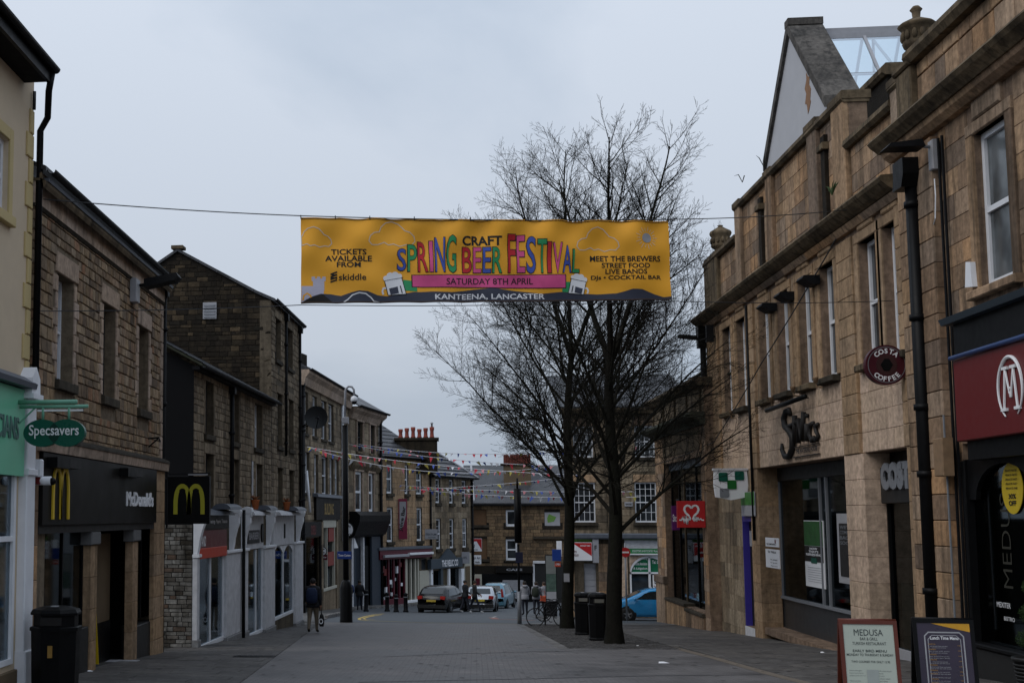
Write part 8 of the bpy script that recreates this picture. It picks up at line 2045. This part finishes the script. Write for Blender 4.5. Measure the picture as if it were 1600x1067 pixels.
specs = [('lowest left bunting string from the corniced house toward the trees', (480, 698, 66), (905, 742, 62), .25, 40), ('second bunting string just above the first, ending at the slimmer tree', (482, 699, 67), (1000, 695, 64), 1.35, 46),
         ('third bunting string, passing in front of the six red chimney pots', (545, 694, 74), (905, 728, 70), .3, 34), ('bunting string crossing the sky between chimney stacks and slimmer tree', (560, 694, 76), (1010, 690, 66), .6, 40),
         ('bunting string rising across the slate roof toward the trees', (625, 766, 84), (905, 744, 80), .1, 26), ('bunting string level with the upper windows of the corner house', (625, 758, 86), (990, 768, 62), .15, 40),
         ('lowest bunting string in front of the far slate roof', (655, 765, 84), (1000, 776, 63), .2, 36)]
for i, (lab, a, c, sg, n) in enumerate(specs): bunting(lab, atY(*a), atY(*c), sg, n, 50+i, 1.05)

# ================================================================== POLES, LAMPS, BINS, BOLLARDS
q = gnd(541, 972); Yq = q.y
t = thing('camera_column', 'black lamp column with fat base, grey swan neck and dome camera', 'lamp post', q); k = lambda px, py: atY(px, py, Yq)-q
b = MB(); r0 = (k(551, 920).x-k(531.5, 920).x)/2
b.lathe([(r0*1.02, 0), (r0*1.02, .1), (r0, .15), (r0, k(541, 918).z), (r0*.75, k(541, 909).z), (r0*.42, k(541, 905).z)], (0, 0, 0), 20); obj('base_drum', b, M_black, t)
b = MB(); b.tube([(0, 0, k(541, 910).z), (-.02, 0, k(540, 664).z)], .12, 12); obj('column', b, M_black, t)
b = MB(); b.cbox(-.14, .14, -.16, .14, k(538, 662).z, k(538, 652).z, .02); obj('camera_box', b, M_lgrey, t)
b = MB(); zt = k(540, 612).z; b.tube([(-.02, 0, k(539, 655).z), (-.0, 0, zt), (.03, 0, zt+.12), (.14, 0, zt+.22), (.28, 0, zt+.2), (.36, 0, zt+.08), (.37, 0, zt-.2)], .045, 8); obj('swan_neck', b, M_lgrey, t)
b = MB(); b.lathe([(.05, .1), (.13, .05), (.15, -.08), (.13, -.14)], (.37, 0, zt-.28), 14); obj('dome_housing', b, M_white, t)
b = MB(); b.ball((.37, 0, zt-.43), .11, .11, .11, 12, 8); obj('dome_lens', b, M_black, t)
pl_ = plate('blue_direction_sign', 'blue street sign on both sides of the black lamp column', 527, 549.5, 873, 861, Yq-.2, M_blue, [('Town Centre', .5, .35, .85, .3, M_wht)], bracket=False)
q = gnd(812, 974.5); Yq = q.y; k = lambda px, py: atY(px, py, Yq)-q
t = thing('sign_pole', 'tall dark pole with grey sleeve and boxy black head in the middle of the view', 'pole', q)
b = MB(); b.tube([(0, 0, 0), (0, 0, k(812, 924).z)], .085, 12); obj('base_sleeve', b, M_grey, t)
b = MB(); b.tube([(0, 0, k(812, 924).z+.01), (0, 0, k(812, 850).z)], .05, 10); obj('pole', b, M_iron, t)
b = MB(); b.tube([(0, 0, k(812, 848).z), (0, 0, k(812, 763).z)], .145, 12); b.tube([(0, 0, k(812, 763).z), (0, 0, k(812, 747).z)], .04, 8); obj('signal_head', b, M_black, t)
b = MB(); b.box(-.12, .17, -.08, -.06, k(812, 879).z, k(812, 862).z); obj('navy_plate', b, plain('navy_plate', (.015, .018, .045), .5), t)
# litter bins
def bin_(label, p, h, w, plates=True, rz=0):
    t = thing('litter_bin', label, 'litter bin', p, rz, 'black street litter bins')
    n = 8; r_ = w/2/math.cos(math.pi/8)
    def ring(rr, z): return [(rr*math.cos(math.pi/8+2*math.pi*j/n), rr*math.sin(math.pi/8+2*math.pi*j/n), z) for j in range(n)]
    def shell(name, lv, mat=M_black):
        b = MB(); vs = []
        for rr, z in lv: vs += ring(rr*r_, z*h)
        b.add(vs, [(i*n+j, i*n+(j+1) % n, (i+1)*n+(j+1) % n, (i+1)*n+j) for i in range(len(lv)-1) for j in range(n)]+[tuple(range(n))[::-1], tuple(range((len(lv)-1)*n, len(lv)*n))]); return obj(name, b, mat, t)
    shell('plinth', [(.98, 0), (.98, .06), (.90, .08)]); shell('body', [(.90, .08), (.93, .5), (.95, .72)]); shell('rim', [(1., .72), (1., .76), (.95, .77)])
    shell('hood', [(.86, .77), (.86, .90), (.97, .905), (.98, .93), (.9, .97), (.55, 1.)])
    for sg in (-1, 1):
        b = MB(); b.box(-.16, .16, sg*w/2*.865-.012, sg*w/2*.865+.012, .79*h, .885*h); obj('slot', b, M_blk, t)
    b = MB(); b.box(-.035, .035, -w/2*.955-.012, -w/2*.93, .42*h, .56*h); plates or obj('litter_label', b, plain('gold_label', (.30, .17, .04), .5), t)
    b = MB(); b.box(-.05, .05, -.16, -.02, h*.985, h*1.0+.01); obj('ash_plate', b, M_lgrey, t)
    if plates: b = MB(); b.box(-.13, .13, -w/2*.872-.02, -w/2*.872, .80*h, .875*h); obj('pale_plate', b, plain('bin_plate', (.15, .145, .125), .6), t)
    return t
pB = Vector((atX(45, 1000, 1).x, 0, 0)); Y_ = 19.2
pa, pb_ = atY(44, 1010, Y_), atY(118, 1010, Y_); zt = atY(80, 948, Y_).z
pB = Vector(((pa.x+pb_.x)/2, Y_+.2, gz(Y_+.2))); bin_('big glossy black litter bin by the opticians pilaster at bottom left', pB, zt-pB.z, pb_.x-pa.x, False, rz=.05)
for px0, px1, pyt, pyb, lab in ((899, 921+4, 925, 993, 'left one of the two black bins between the trees'), (921, 953, 925.5, 1002, 'right one of the two black bins, in front and beside the thick tree')):
    q = gnd((px0+px1)/2, pyb); a_, c_ = atY(px0, 960, q.y), atY(px1, 960, q.y); zt = atY((px0+px1)/2, pyt, q.y).z
    bin_(lab, Vector(((a_.x+c_.x)/2, q.y+.3, gz(q.y+.3))), zt-gz(q.y), min(.95, c_.x-a_.x), True)
# bollards
bd = None
for i, (px_, pyb, pyt) in enumerate(((572, 955, 921), (605, 955, 925), (619, 956, 928), (634, 956, 926))):
    q = gnd(px_, pyb+0); h = atY(px_, pyt, q.y).z-q.z; h = min(h, 1.25)
    lab = ['black bollard with pale band in front of the bank shopfront', 'black bollard at the left end of the maroon shop', 'middle black bollard in front of the maroon shop', 'black bollard at the cream end of the maroon shop, nearest the black car'][i]
    t = thing('bollard', lab, 'bollard', q, 0, 'black bollards along the far kerb')
    b = MB(); b.lathe([(.15, 0), (.15, .08), (.115, .12), (.11, h*.74), (.13, h*.76), (.13, h*.80), (.10, h*.82), (.10, h*.88), (.12, h*.9), (.12, h*.96), (.06, h)], (0, 0, 0), 14); obj('post', b, M_iron, t)
    b = MB(); b.lathe([(.133, h*.765), (.133, h*.80)], (0, 0, 0), 14); obj('band', b, M_grey, t)
# wayfinding map panel
q = gnd(852, 963); Yq = q.y; a_, c_ = atY(854, 935, Yq), atY(868, 868, Yq)
t = thing('map_panel', 'slim upright town map panel with pale face between the people and the tree', 'map panel', (a_.x, Yq, q.z)); w = c_.x-a_.x; h = c_.z-q.z
b = MB(); b.cbox(-.03, w+.03, 0, .1, 0, h+.04, .01); obj('frame', b, M_iron, t)
b = MB(); b.box(0, w, -.008, -.001, a_.z-q.z+1.2, h); obj('upper_text_face', b, plain('map_pale', (.17, .18, .17), .5, var=.15), t)
b = MB(); b.box(0, w, -.008, -.001, a_.z-q.z+.35, a_.z-q.z+1.19); obj('map_face', b, plain('map_green', (.07, .11, .09), .5, var=.7, scale=6), t)
b = MB(); b.box(0, w, -.008, -.001, a_.z-q.z-.1, a_.z-q.z+.34); obj('lower_face', b, M_lgrey, t)
plate('blue_shop_sign', 'small blue and white sign half hidden behind the slimmer tree trunk', 863, 877, 876, 858, 63, M_blue, [], bracket=False)
plate('red_shop_sign', 'small orange red sign below the blue sign by the slimmer trunk', 867, 876, 885, 877, 63.1, M_ored, [('OPEN', .5, .3, .8, .4, M_wht)], bracket=False)
plate('white_shop_sign', 'upright white sign beside the slimmer trunk above the blue sign', 870, 878, 869, 845, 63.2, M_wht, [], bracket=False)
# bicycle hoops and bicycles
def bicycle(label, p, rz, col):
    t = thing('bicycle', label, 'bicycle', p, rz, 'parked bicycles by the trees'); R_ = .34
    for x in (-.52, .52):
        b = MB(); b.tube([(x+R_*math.cos(2*math.pi*i/28), 0, R_+R_*math.sin(2*math.pi*i/28)) for i in range(29)], .022, 6, cap=False); w_ = obj('wheel', b, M_rubber, t)
        b = MB()
        for i in range(12): a = 2*math.pi*i/12; b.tube([(x, 0, R_), (x+R_*.94*math.cos(a), 0, R_+R_*.94*math.sin(a))], .003, 3)
        obj('spokes', b, M_grey, w_); b = MB(); b.tube([(x, -.04, R_), (x, .04, R_)], .025, 8); obj('hub', b, M_grey, w_)
    b = MB()
    for a, c in (((-.52, .34), (-.08, .3)), ((-.52, .34), (-.2, .80)), ((-.08, .3), (-.22, .86)), ((-.08, .3), (.34, .76)), ((-.2, .78), (.33, .84)), ((.32, .92), (.38, .68)), ((.38, .68), (.52, .34))):
        b.tube([(a[0], 0, a[1]), (c[0], 0, c[1])], .018, 6)
    obj('frame', b, col, t)
    b = MB(); b.tube([(.32, 0, .90), (.30, 0, 1.0)], .015, 6); b.tube([(.22, -.28, 1.0), (.33, -.1, 1.02), (.33, .1, 1.02), (.22, .28, 1.0)], .014, 6); obj('handlebar', b, M_black, t)
    b = MB(); b.prism([(-.36, .9), (-.10, .9), (-.08, .93), (-.3, .96), (-.37, .95)], -.06, .06, 'y'); b.tube([(-.22, 0, .84), (-.23, 0, .92)], .013, 6); obj('saddle', b, M_black, t)
    b = MB(); b.tube([(-.08, -.06, .3), (.02, -.1, .18)], .012, 5); b.tube([(-.08, .06, .3), (-.18, .1, .42)], .012, 5); b.box(.0, .09, -.16, -.09, .165, .19); b.box(-.22, -.14, .09, .16, .41, .43); obj('pedals', b, M_iron, t)
    b = MB(); b.tube([(-.08, .02, .38), (-.52, .02, .38)], .006, 4); b.tube([(-.08, .02, .22), (-.52, .02, .30)], .006, 4); b.lathe([(.01, 0), (.09, .004), (.09, .01)], (0, 0, 0), 4) if False else None; obj('chain', b, M_iron, t)
    return t
g1_ = gnd(858, 978); bicycle('black bicycle with large wheels leaning at the hoop left of the slimmer tree', g1_, .12, M_black)
g2_ = gnd(868, 971); bicycle('second dark bicycle just behind the first at the slimmer tree', g2_, -.35, M_iron)
t = thing('bicycle_stand', 'black hoop bicycle stand between the two bicycles', 'bicycle stand', gnd(852, 977))
b = MB(); b.tube([(0, 0, 0), (0, 0, .7), (.05, 0, .84), (.15, 0, .9), (.45, .1, .9), (.55, .12, .84), (.6, .13, .7), (.6, .13, 0)], .03, 8); obj('hoop', b, M_iron, t)

# ================================================================== PAVEMENT BOARDS AND PLANTER
def aboard(label, pxs, pyt, Y, rz, frame, face, build, round_=False, hgt=1.05):
    a_, c_ = atY(pxs[0], pyt, Y), atY(pxs[1], pyt, Y); w = (c_-a_).length*1.02/max(.3, math.cos(rz))
    top = a_.z; zg = gz(Y); h = top-zg
    t = thing('pavement_board', label, 'pavement board', (a_.x, Y, zg), rz, 'menu boards on the pavement')
    tilt = .16
    for k, sg in enumerate((-1, 1)):
        fo = MB()
        def P(x, z, o=0.): return (x, sg*(.0+(h-z)*tilt+o), z)
        bw = .045
        for x0, x1, z0, z1 in ((0, bw, 0, h), (w-bw, w, 0, h), (bw, w-bw, h-bw, h), (bw, w-bw, .12, .12+bw)):
            fo.add([P(x0, z0, .0), P(x1, z0, .0), P(x1, z1, .0), P(x0, z1, .0), P(x0, z0, .03), P(x1, z0, .03), P(x1, z1, .03), P(x0, z1, .03)], [(0, 1, 2, 3), (4, 7, 6, 5), (0, 4, 5, 1), (1, 5, 6, 2), (2, 6, 7, 3), (3, 7, 4, 0)])
        obj('frame', fo, frame, t)
        pa_ = MB(); pa_.add([P(bw, .165, .005), P(w-bw, .165, .005), P(w-bw, h-bw, .005), P(bw, h-bw, .005), P(bw, .165, .02), P(w-bw, .165, .02), P(w-bw, h-bw, .02), P(bw, h-bw, .02)], [(0, 1, 2, 3), (4, 7, 6, 5), (0, 4, 5, 1), (1, 5, 6, 2), (2, 6, 7, 3), (3, 7, 4, 0)])
        obj('face_panel', pa_, face if sg < 0 else M_black, t)
    b = MB(); b.tube([(0, -.0, h), (w, 0, h)], .02, 8); b.box(.005, .03, -h*.1, h*.1, h*.35, h*.38); obj('hinge', b, frame, t)
    def warp(x, y, z): return (x, -((h-z)*tilt)-.024-y*.0+y, z)
    build(t, w, h, warp); return t
def menu_pale(t, w, h, wp):
    dk = plain('ink', (.05, .06, .06), .7)
    b = MB(); put_text(b, 'MEDUSA', w*.5, h-.18, w*.5, .075, 0, .0, warp=wp); obj('title', b, dk, t)
    b = MB()
    put_text(b, 'BAR & GRILL', w*.5, h-.235, w*.30, .035, 0, 0, warp=wp); put_text(b, 'TURKISH RESTAURANT', w*.5, h-.29, w*.58, .035, 0, 0, warp=wp)
    put_text(b, 'EARLY BIRD MENU', w*.5, h-.375, w*.58, .03, 0, .01, warp=wp); put_text(b, 'MONDAY TO THURSDAY & SUNDAY', w*.5, h-.42, w*.80, .028, 0, .01, warp=wp); put_text(b, 'TWO COURSES FOR ONLY 12.95', w*.5, h-.50, w*.66, .025, 0, .005, warp=wp); obj('heading', b, dk, t)
    b = MB(); r_ = random.Random(3)
    for col in (0, 1):
        z = h-.60
        while z > .2:
            x0 = w*(.12 if col == 0 else .5); ln_ = w*r_.uniform(.18, .34)
            put_text(b, r_.choice(['grilled lamb and rice', 'hummus with warm bread', 'chicken shish salad', 'halloumi and olives', 'baked aubergine', 'mixed kebab plate']), x0+ln_/2, z, ln_, .016, 0, .0, warp=wp); z -= r_.choice([.03, .03, .06])
    obj('menu_lines', b, plain('faint_ink', (.19, .21, .20), .7), t, kind='stuff')
    b = MB(); b.add([wp(x, -.001, z) for x, z in ((w*.42, h-.58), (w*.62, h-.58), (w*.62, h-.98), (w*.42, h-.98))], [(0, 1, 2, 3)]) ; obj('faded_picture', b, plain('faded_picture', (.30, .33, .31), .7), t)
def menu_dark(t, w, h, wp):
    def bar(b, x0, x1, z0, z1, y=0.): b.add([wp(x, y, z) for x, z in ((x0, z0), (x1, z0), (x1, z1), (x0, z1))], [(0, 1, 2, 3)])
    b = MB(); b.add([wp(x, 0, z) for x, z in ((w*.30, h-.05), (w-.05, h-.05), (w-.05, h-.15), (w*.6, h-.10))], [(0, 1, 2, 3)]); obj('gold_sweep', b, plain('gold_sweep', (.55, .28, .02), .5, var=.3), t)
    for nm, m_, ins, wd_ in (('border', M_lgrey, .12, .016), ('inner_border', M_lgrey, .16, .008)):
        b = MB(); x0, x1, z1, z0 = ins, w-ins, h-ins-.03, .10
        bar(b, x0, x0+wd_, z0, z1-.05); bar(b, x1-wd_, x1, z0, z1-.05); bar(b, x0+.05, x1-.05, z1-wd_, z1)
        for xa, sg in ((x0, 1), (x1, -1)): b.add([wp(x, 0, z) for x, z in ((xa, z1-.05), (xa+sg*.05, z1), (xa+sg*(.05+wd_*.3), z1-wd_), (xa+sg*wd_, z1-.055))], [(0, 1, 2, 3)])
        obj(nm, b, m_, t)
    b = MB(); put_text(b, 'Lunch Time Menu', w*.5, h-.245, w*.46, .04, -.002, .02, warp=wp); obj('title', b, M_wht, t)
    b = MB(); g_ = MB(); r_ = random.Random(6); z = h-.31
    while z > .2:
        for k in range(r_.choice([1, 2, 2])):
            put_text(b, r_.choice(['served with fries and salad', 'toasted ciabatta and chips', 'soup of the day with bread', 'pan fried with garlic']), w*(.40), z-.020, w*r_.uniform(.22, .34), .013, -.001, .005, warp=wp); z -= .020
        put_text(g_, r_.choice(['BURGERS', 'PASTA', 'PANINI', 'SALADS', 'WRAPS']), w*.29, z+.043, w*.12, .014, -.001, .01, warp=wp)
        put_text(g_, '7.95', w*.73, z+.03, w*.05, .012, -.001, .01, warp=wp); z -= .022
    obj('menu_lines', b, M_lgrey, t, kind='stuff'); obj('gold_lines', g_, plain('gold_ink', (.36, .20, .05), .6), t, kind='stuff')
aboard('brown framed pavement board with a pale handwritten style menu, left of the two', (1309, 1396), 968, 16.6, -.06, plain('mahogany', (.10, .022, .012), .4, var=.3), plain('menu_cream', (.40, .44, .38), .6, var=.05), menu_pale)
aboard('black framed pavement board with dark purple lunch menu, right of the two', (1424, 1514), 966, 16.9, -.10, M_black, plain('menu_purple', (.035, .026, .045), .3, var=.3), menu_dark)
# planter with spiral box tree
q = atY(1586, 1000, 20.6); t = thing('box_planter', 'ribbed grey planter with a clipped spiral box shrub at the restaurant window', 'planter', (q.x+.25, 20.6, gz(20.6)))
zb = 0; hp_ = .62
b = MB(); b.lathe([(.19, 0), (.20, .05), (.27, hp_-.06), (.30, hp_-.05), (.30, hp_), (.26, hp_), (.25, hp_-.08)], (0, 0, 0), 20); obj('pot', b, M_charp, t)
b = MB()
for k in range(9): b.lathe([(.20+.0078*k+.012, .05+k*.055), (.205+.0078*k+.012, .085+k*.055)], (0, 0, 0), 20)
obj('pot_rib', b, M_charp, t, kind='stuff')
b = MB(); b.tube([(0, 0, hp_-.1), (0, 0, 1.5)], .02, 6); obj('stem', b, M_bark, t)
b = MB(); r_ = random.Random(2)
for k in range(5200):
    u = r_.random(); turns = u*2.6*2*math.pi; R0 = .22*(1-u*.72)
    cx, cy, cz = R0*.45*math.cos(turns), R0*.45*math.sin(turns), hp_+.1+u*1.02
    v_ = Vector((r_.gauss(0, 1), r_.gauss(0, 1), r_.gauss(0, 1))).normalized()*(R0*.62+.03)*r_.uniform(.75, 1.05)
    c_ = Vector((cx, cy, cz))+v_*Vector((1, 1, .8)).length*.577 if False else Vector((cx+v_.x, cy+v_.y, cz+v_.z*.7))
    d1 = Vector((r_.gauss(0, 1), r_.gauss(0, 1), r_.gauss(0, 1))).normalized()*.011; d2 = d1.cross(v_).normalized()*.008
    b.add([tuple(c_-d1), tuple(c_+d2), tuple(c_+d1), tuple(c_-d2)], [(0, 1, 2, 3)])
obj('foliage', b, stone('box_leaf', [(.02, .045, .012), (.035, .07, .018), (.015, .035, .01)], rough=.6, grime=.2, bump=.1), t, kind='stuff')
# weeds and a sapling growing on the arcade parapet
r_ = random.Random(12)
for i, (f, px_, py_, d_, lab) in enumerate(((fL, 1300, 305, -.45, 'green weed growing in the arcade cornice'), (fL, 1194, 262, .3, 'thin dry stalk standing on the parapet'), (fL, 1160, 285, .2, 'thin twig leaning left from the parapet end'))):
    s_, z_ = f.U(px_, py_, d_); t = froot('parapet_weed', f, lab, 'weed', s=s_, y=d_, z=z_)
    b = MB()
    for k in range(22 if i == 0 else 3):
        a, l = r_.uniform(0, 6.3), r_.uniform(.12, .35) if i == 0 else r_.uniform(.25, .45)
        b.tube([(0, 0, 0), (l*.3*math.cos(a), l*.3*math.sin(a), l*.7), ((l*.55*math.cos(a)) - (.25 if i == 2 else 0), l*.5*math.sin(a), l*(.9 if i != 2 else .8))], [.012, .014, .004], 4)
    obj('stems', b, plain('weed_green', (.05, .08, .03), .8) if i == 0 else M_bark, t)
# wet floor sign inside the doorway
s_ = fB.s_(148, 1000); 
t = froot('wet_floor_sign', fB, 'yellow folding wet floor sign standing in the restaurant doorway', 'floor sign', s=doorB[0]+.32, y=.2, z=fB.g(doorB[0])+.05)
hz_ = fB.z_(150, 955)-fB.z_(150, 1022); hz_ = 1.15
for sg in (-1, 1):
    b = MB(); b.add([(sg*.02, -.14, hz_), (sg*.02, .14, hz_), (sg*.2, .17, 0), (sg*.2, -.17, 0), (sg*.035, -.14, hz_), (sg*.035, .14, hz_), (sg*.215, .17, 0), (sg*.215, -.17, 0)], [(0, 1, 2, 3), (4, 7, 6, 5), (0, 4, 5, 1), (1, 5, 6, 2), (2, 6, 7, 3), (3, 7, 4, 0)]); obj('leaf', b, plain('sign_yellow', (.55, .38, .01), .5), t)
b = MB(); b.box(-.225, -.19, -.06, .06, .45, .62); obj('warning_print', b, M_blk, t)
# litter scraps
for i, (px_, py_, lab) in enumerate(((1037, 1036, 'white scrap of paper lying on the setts'), (136, 1049, 'small crumpled white scrap by the restaurant door'), (1285, 1020, 'tiny pale scrap on the right pavement flags'), (997, 1010, 'tiny pale scrap at the foot of the thick tree'))):
    q = gnd(px_, py_); t = thing('paper_scrap', lab, 'litter', (q.x, q.y, q.z+.012)); b = MB(); w = .12 if i < 2 else .05
    b.add([(-w, -w*.6, 0), (w, -w*.5, .005), (w*.8, w*.6, .0), (-w*.7, w*.7, .02), (0, 0, .03)], [(0, 1, 4), (1, 2, 4), (2, 3, 4), (3, 0, 4), (0, 3, 2, 1)]); obj('paper', b, M_wht, t)

# ================================================================== CARS
def carat(px, py, off=0): v = gnd(px, py); return v
pt_blk = plain('car_black', (.004, .004, .005), .25, var=.1, coat=.25, spec=.3); pt_sil = plain('car_silver', (.42, .44, .47), .25, metal=.6, var=.05, coat=1.); pt_teal = plain('car_teal', (.10, .24, .32), .22, metal=.35, var=.05, coat=1.); pt_blu = plain('car_blue', (.02, .23, .50), .18, var=.05, coat=1.)
def put_car(name, label, cx, Y, rz, **kw): return car(name, label, (cx, Y, gz(Y)), rz, **kw)
q = gnd(684, 957); put_car('parked_car', 'black hatchback parked at the kerb, seen from behind', q.x+.25, q.y+2.1, math.radians(74), paint=pt_blk, L_=4.3, W_=1.80, H_=1.46, plate=(.42, .30, .04))
q = gnd(751, 955.5); put_car('parked_car', 'silver hatchback half hidden behind the two dark figures', q.x+.15, q.y+2.1, math.radians(85), paint=pt_sil, L_=4.2, W_=1.76, H_=1.46)
q = gnd(770, 950.5); put_car('parked_car', 'teal blue tall people carrier with its tailgate towards us', q.x+.45, q.y+2.1, math.radians(77), paint=pt_teal, L_=4.05, W_=1.68, H_=1.63, style='mpv')
q = gnd(1010, 977); Yb_ = kf.y+1.7; x0_ = atY(953, 950, Yb_-.9).x; put_car('parked_car', 'bright blue hatchback side on behind the thick tree and the charity shop', x0_+2.05, Yb_, math.pi-.03, paint=pt_blu, L_=4.1, W_=1.72, H_=1.44)

# ================================================================== PEOPLE
jk = lambda n, c: plain(n, c, .85, var=.25, scale=14)
dk = jk('dark_jacket', (.012, .013, .016)); dk2 = jk('charcoal_coat', (.018, .018, .02)); kh = jk('khaki_trousers', (.15, .12, .085)); jn = jk('dark_jeans', (.014, .016, .024)); blu = jk('blue_jacket', (.015, .03, .13)); gry = jk('grey_puffer', (.20, .20, .22)); gr2 = jk('pale_grey_hoodie', (.26, .26, .28)); navy = jk('navy_rucksack', (.012, .02, .05)); olive = jk('olive_rucksack', (.02, .025, .018)); org = jk('orange_bag', (.42, .07, .03)); wshoe = plain('white_shoes', (.5, .5, .5), .6)
figure('person', 'man in dark jacket and beige trousers walking away, rucksack on back, black tote in hand', 489, 989, 1.78, -.08, None, dk, kh, stride=.16, pack=navy, bag=(M_black, 1), bulk=1.12, hair=(.012, .01, .01), armbend=(.12, .0))
figure('person', 'person in blue jacket half hidden behind the black lamp column', 546, 955, 1.72, .3, None, blu, jn, stride=.1, pack=dk2)
figure('person', 'person in long dark clothing walking beside the bank shopfront', 562, 954, 1.72, .0, None, dk, jn, stride=.15, bulk=1.1)
figure('person', 'left one of two dark dressed figures walking past the black car', 727, 957.5, 1.76, -1.2, None, dk, jn, stride=.2, shoes=wshoe, bulk=1.1)
figure('person', 'right one of two dark dressed figures, in white shoes, beside the silver car', 742, 957.5, 1.74, -1.35, None, dk2, jn, stride=.3, shoes=wshoe)
figure('person', 'person in pale grey hooded top standing right of the grey pole', 820.5, 962, 1.72, .2, None, gr2, jn, stride=.04, hood=True, bulk=1.08)
figure('person', 'person in grey puffer coat with an olive rucksack looking away', 838.5, 960.5, 1.70, -.3, None, gry, jn, stride=.08, hood=True, pack=olive, bulk=1.15, hair=(.03, .02, .012))
figure('person', 'person in grey top with an orange bag behind the map panel', 851, 959, 1.70, .5, None, gr2, dk, stride=.05, hair=(.05, .03, .02))
t = thing('orange_bag', 'orange red shoulder bag between the puffer coat and the map panel', 'bag', gnd(848.5, 959.5)+Vector((0, -.3, .62)))
b = MB(); b.cbox(-.16, .16, -.08, .08, 0, .36, .04); obj('bag_body', b, org, t); b = MB(); b.tube([(-.1, 0, .34), (-.08, 0, .6), (.08, 0, .6), (.1, 0, .34)], .012, 6); obj('handle', b, org, t)
fg = fB.world(doorB[0]+1.15, .75, fB.g(doorB[0]+1.15)+.04)
figure('person', 'person in grey top just inside the dark restaurant doorway', 0, 0, 1.72, math.pi*.6, None, gr2, dk, pos=fg, stride=.05)

# iron covers let into the paving
for i, (px_, py_, lab) in enumerate(((1330, 1002, 'rectangular iron cover set in the right pavement flags'), (398, 1026, 'small iron cover set in the left pavement near the shops'))):
    q = gnd(px_, py_); t = thing('manhole_cover', lab, 'manhole cover', (q.x, q.y, q.z+.02)); t.rotation_euler = (SL, 0, 0)
    b = MB(); b.box(-.45, .45, -.3, .3, -.02, .0); obj('frame', b, M_iron, t)
    b = MB()
    for k in range(7): b.box(-.42+k*.12, -.34+k*.12, -.27, .27, .0, .006)
    obj('ribs', b, M_iron, t, kind='stuff')

# chewing gum and grime spots trodden into the paving: too many to count
for nm, mt, seed, cnt in (('gum_spots', plain('old_gum', (.20, .195, .185), .9), 21, 420), ('grime_spots', plain('grime_spot', (.03, .028, .026), .7), 22, 300)):
    r_ = random.Random(seed); b = MB()
    for _ in range(cnt):
        y = r_.uniform(18, 46); x = r_.uniform(-5.6, 9.2); rr_ = r_.uniform(.018, .04)*(1 if nm[1] == 'u' else 1.6)
        b.add([(x+rr_*math.cos(a)*r_.uniform(.7, 1.2), (y+rr_*math.sin(a))/math.cos(SL), .0185) for a in [2*math.pi*i/7 for i in range(7)]], [tuple(range(7))])
    o = obj(nm, b, mt, None, kind='stuff', loc=(0, 0, G0)); o.rotation_euler = (SL, 0, 0); o['label'] = 'small pale gum spots dotted over the paving' if nm[1] == 'u' else 'small dark grime spots dotted over the paving'
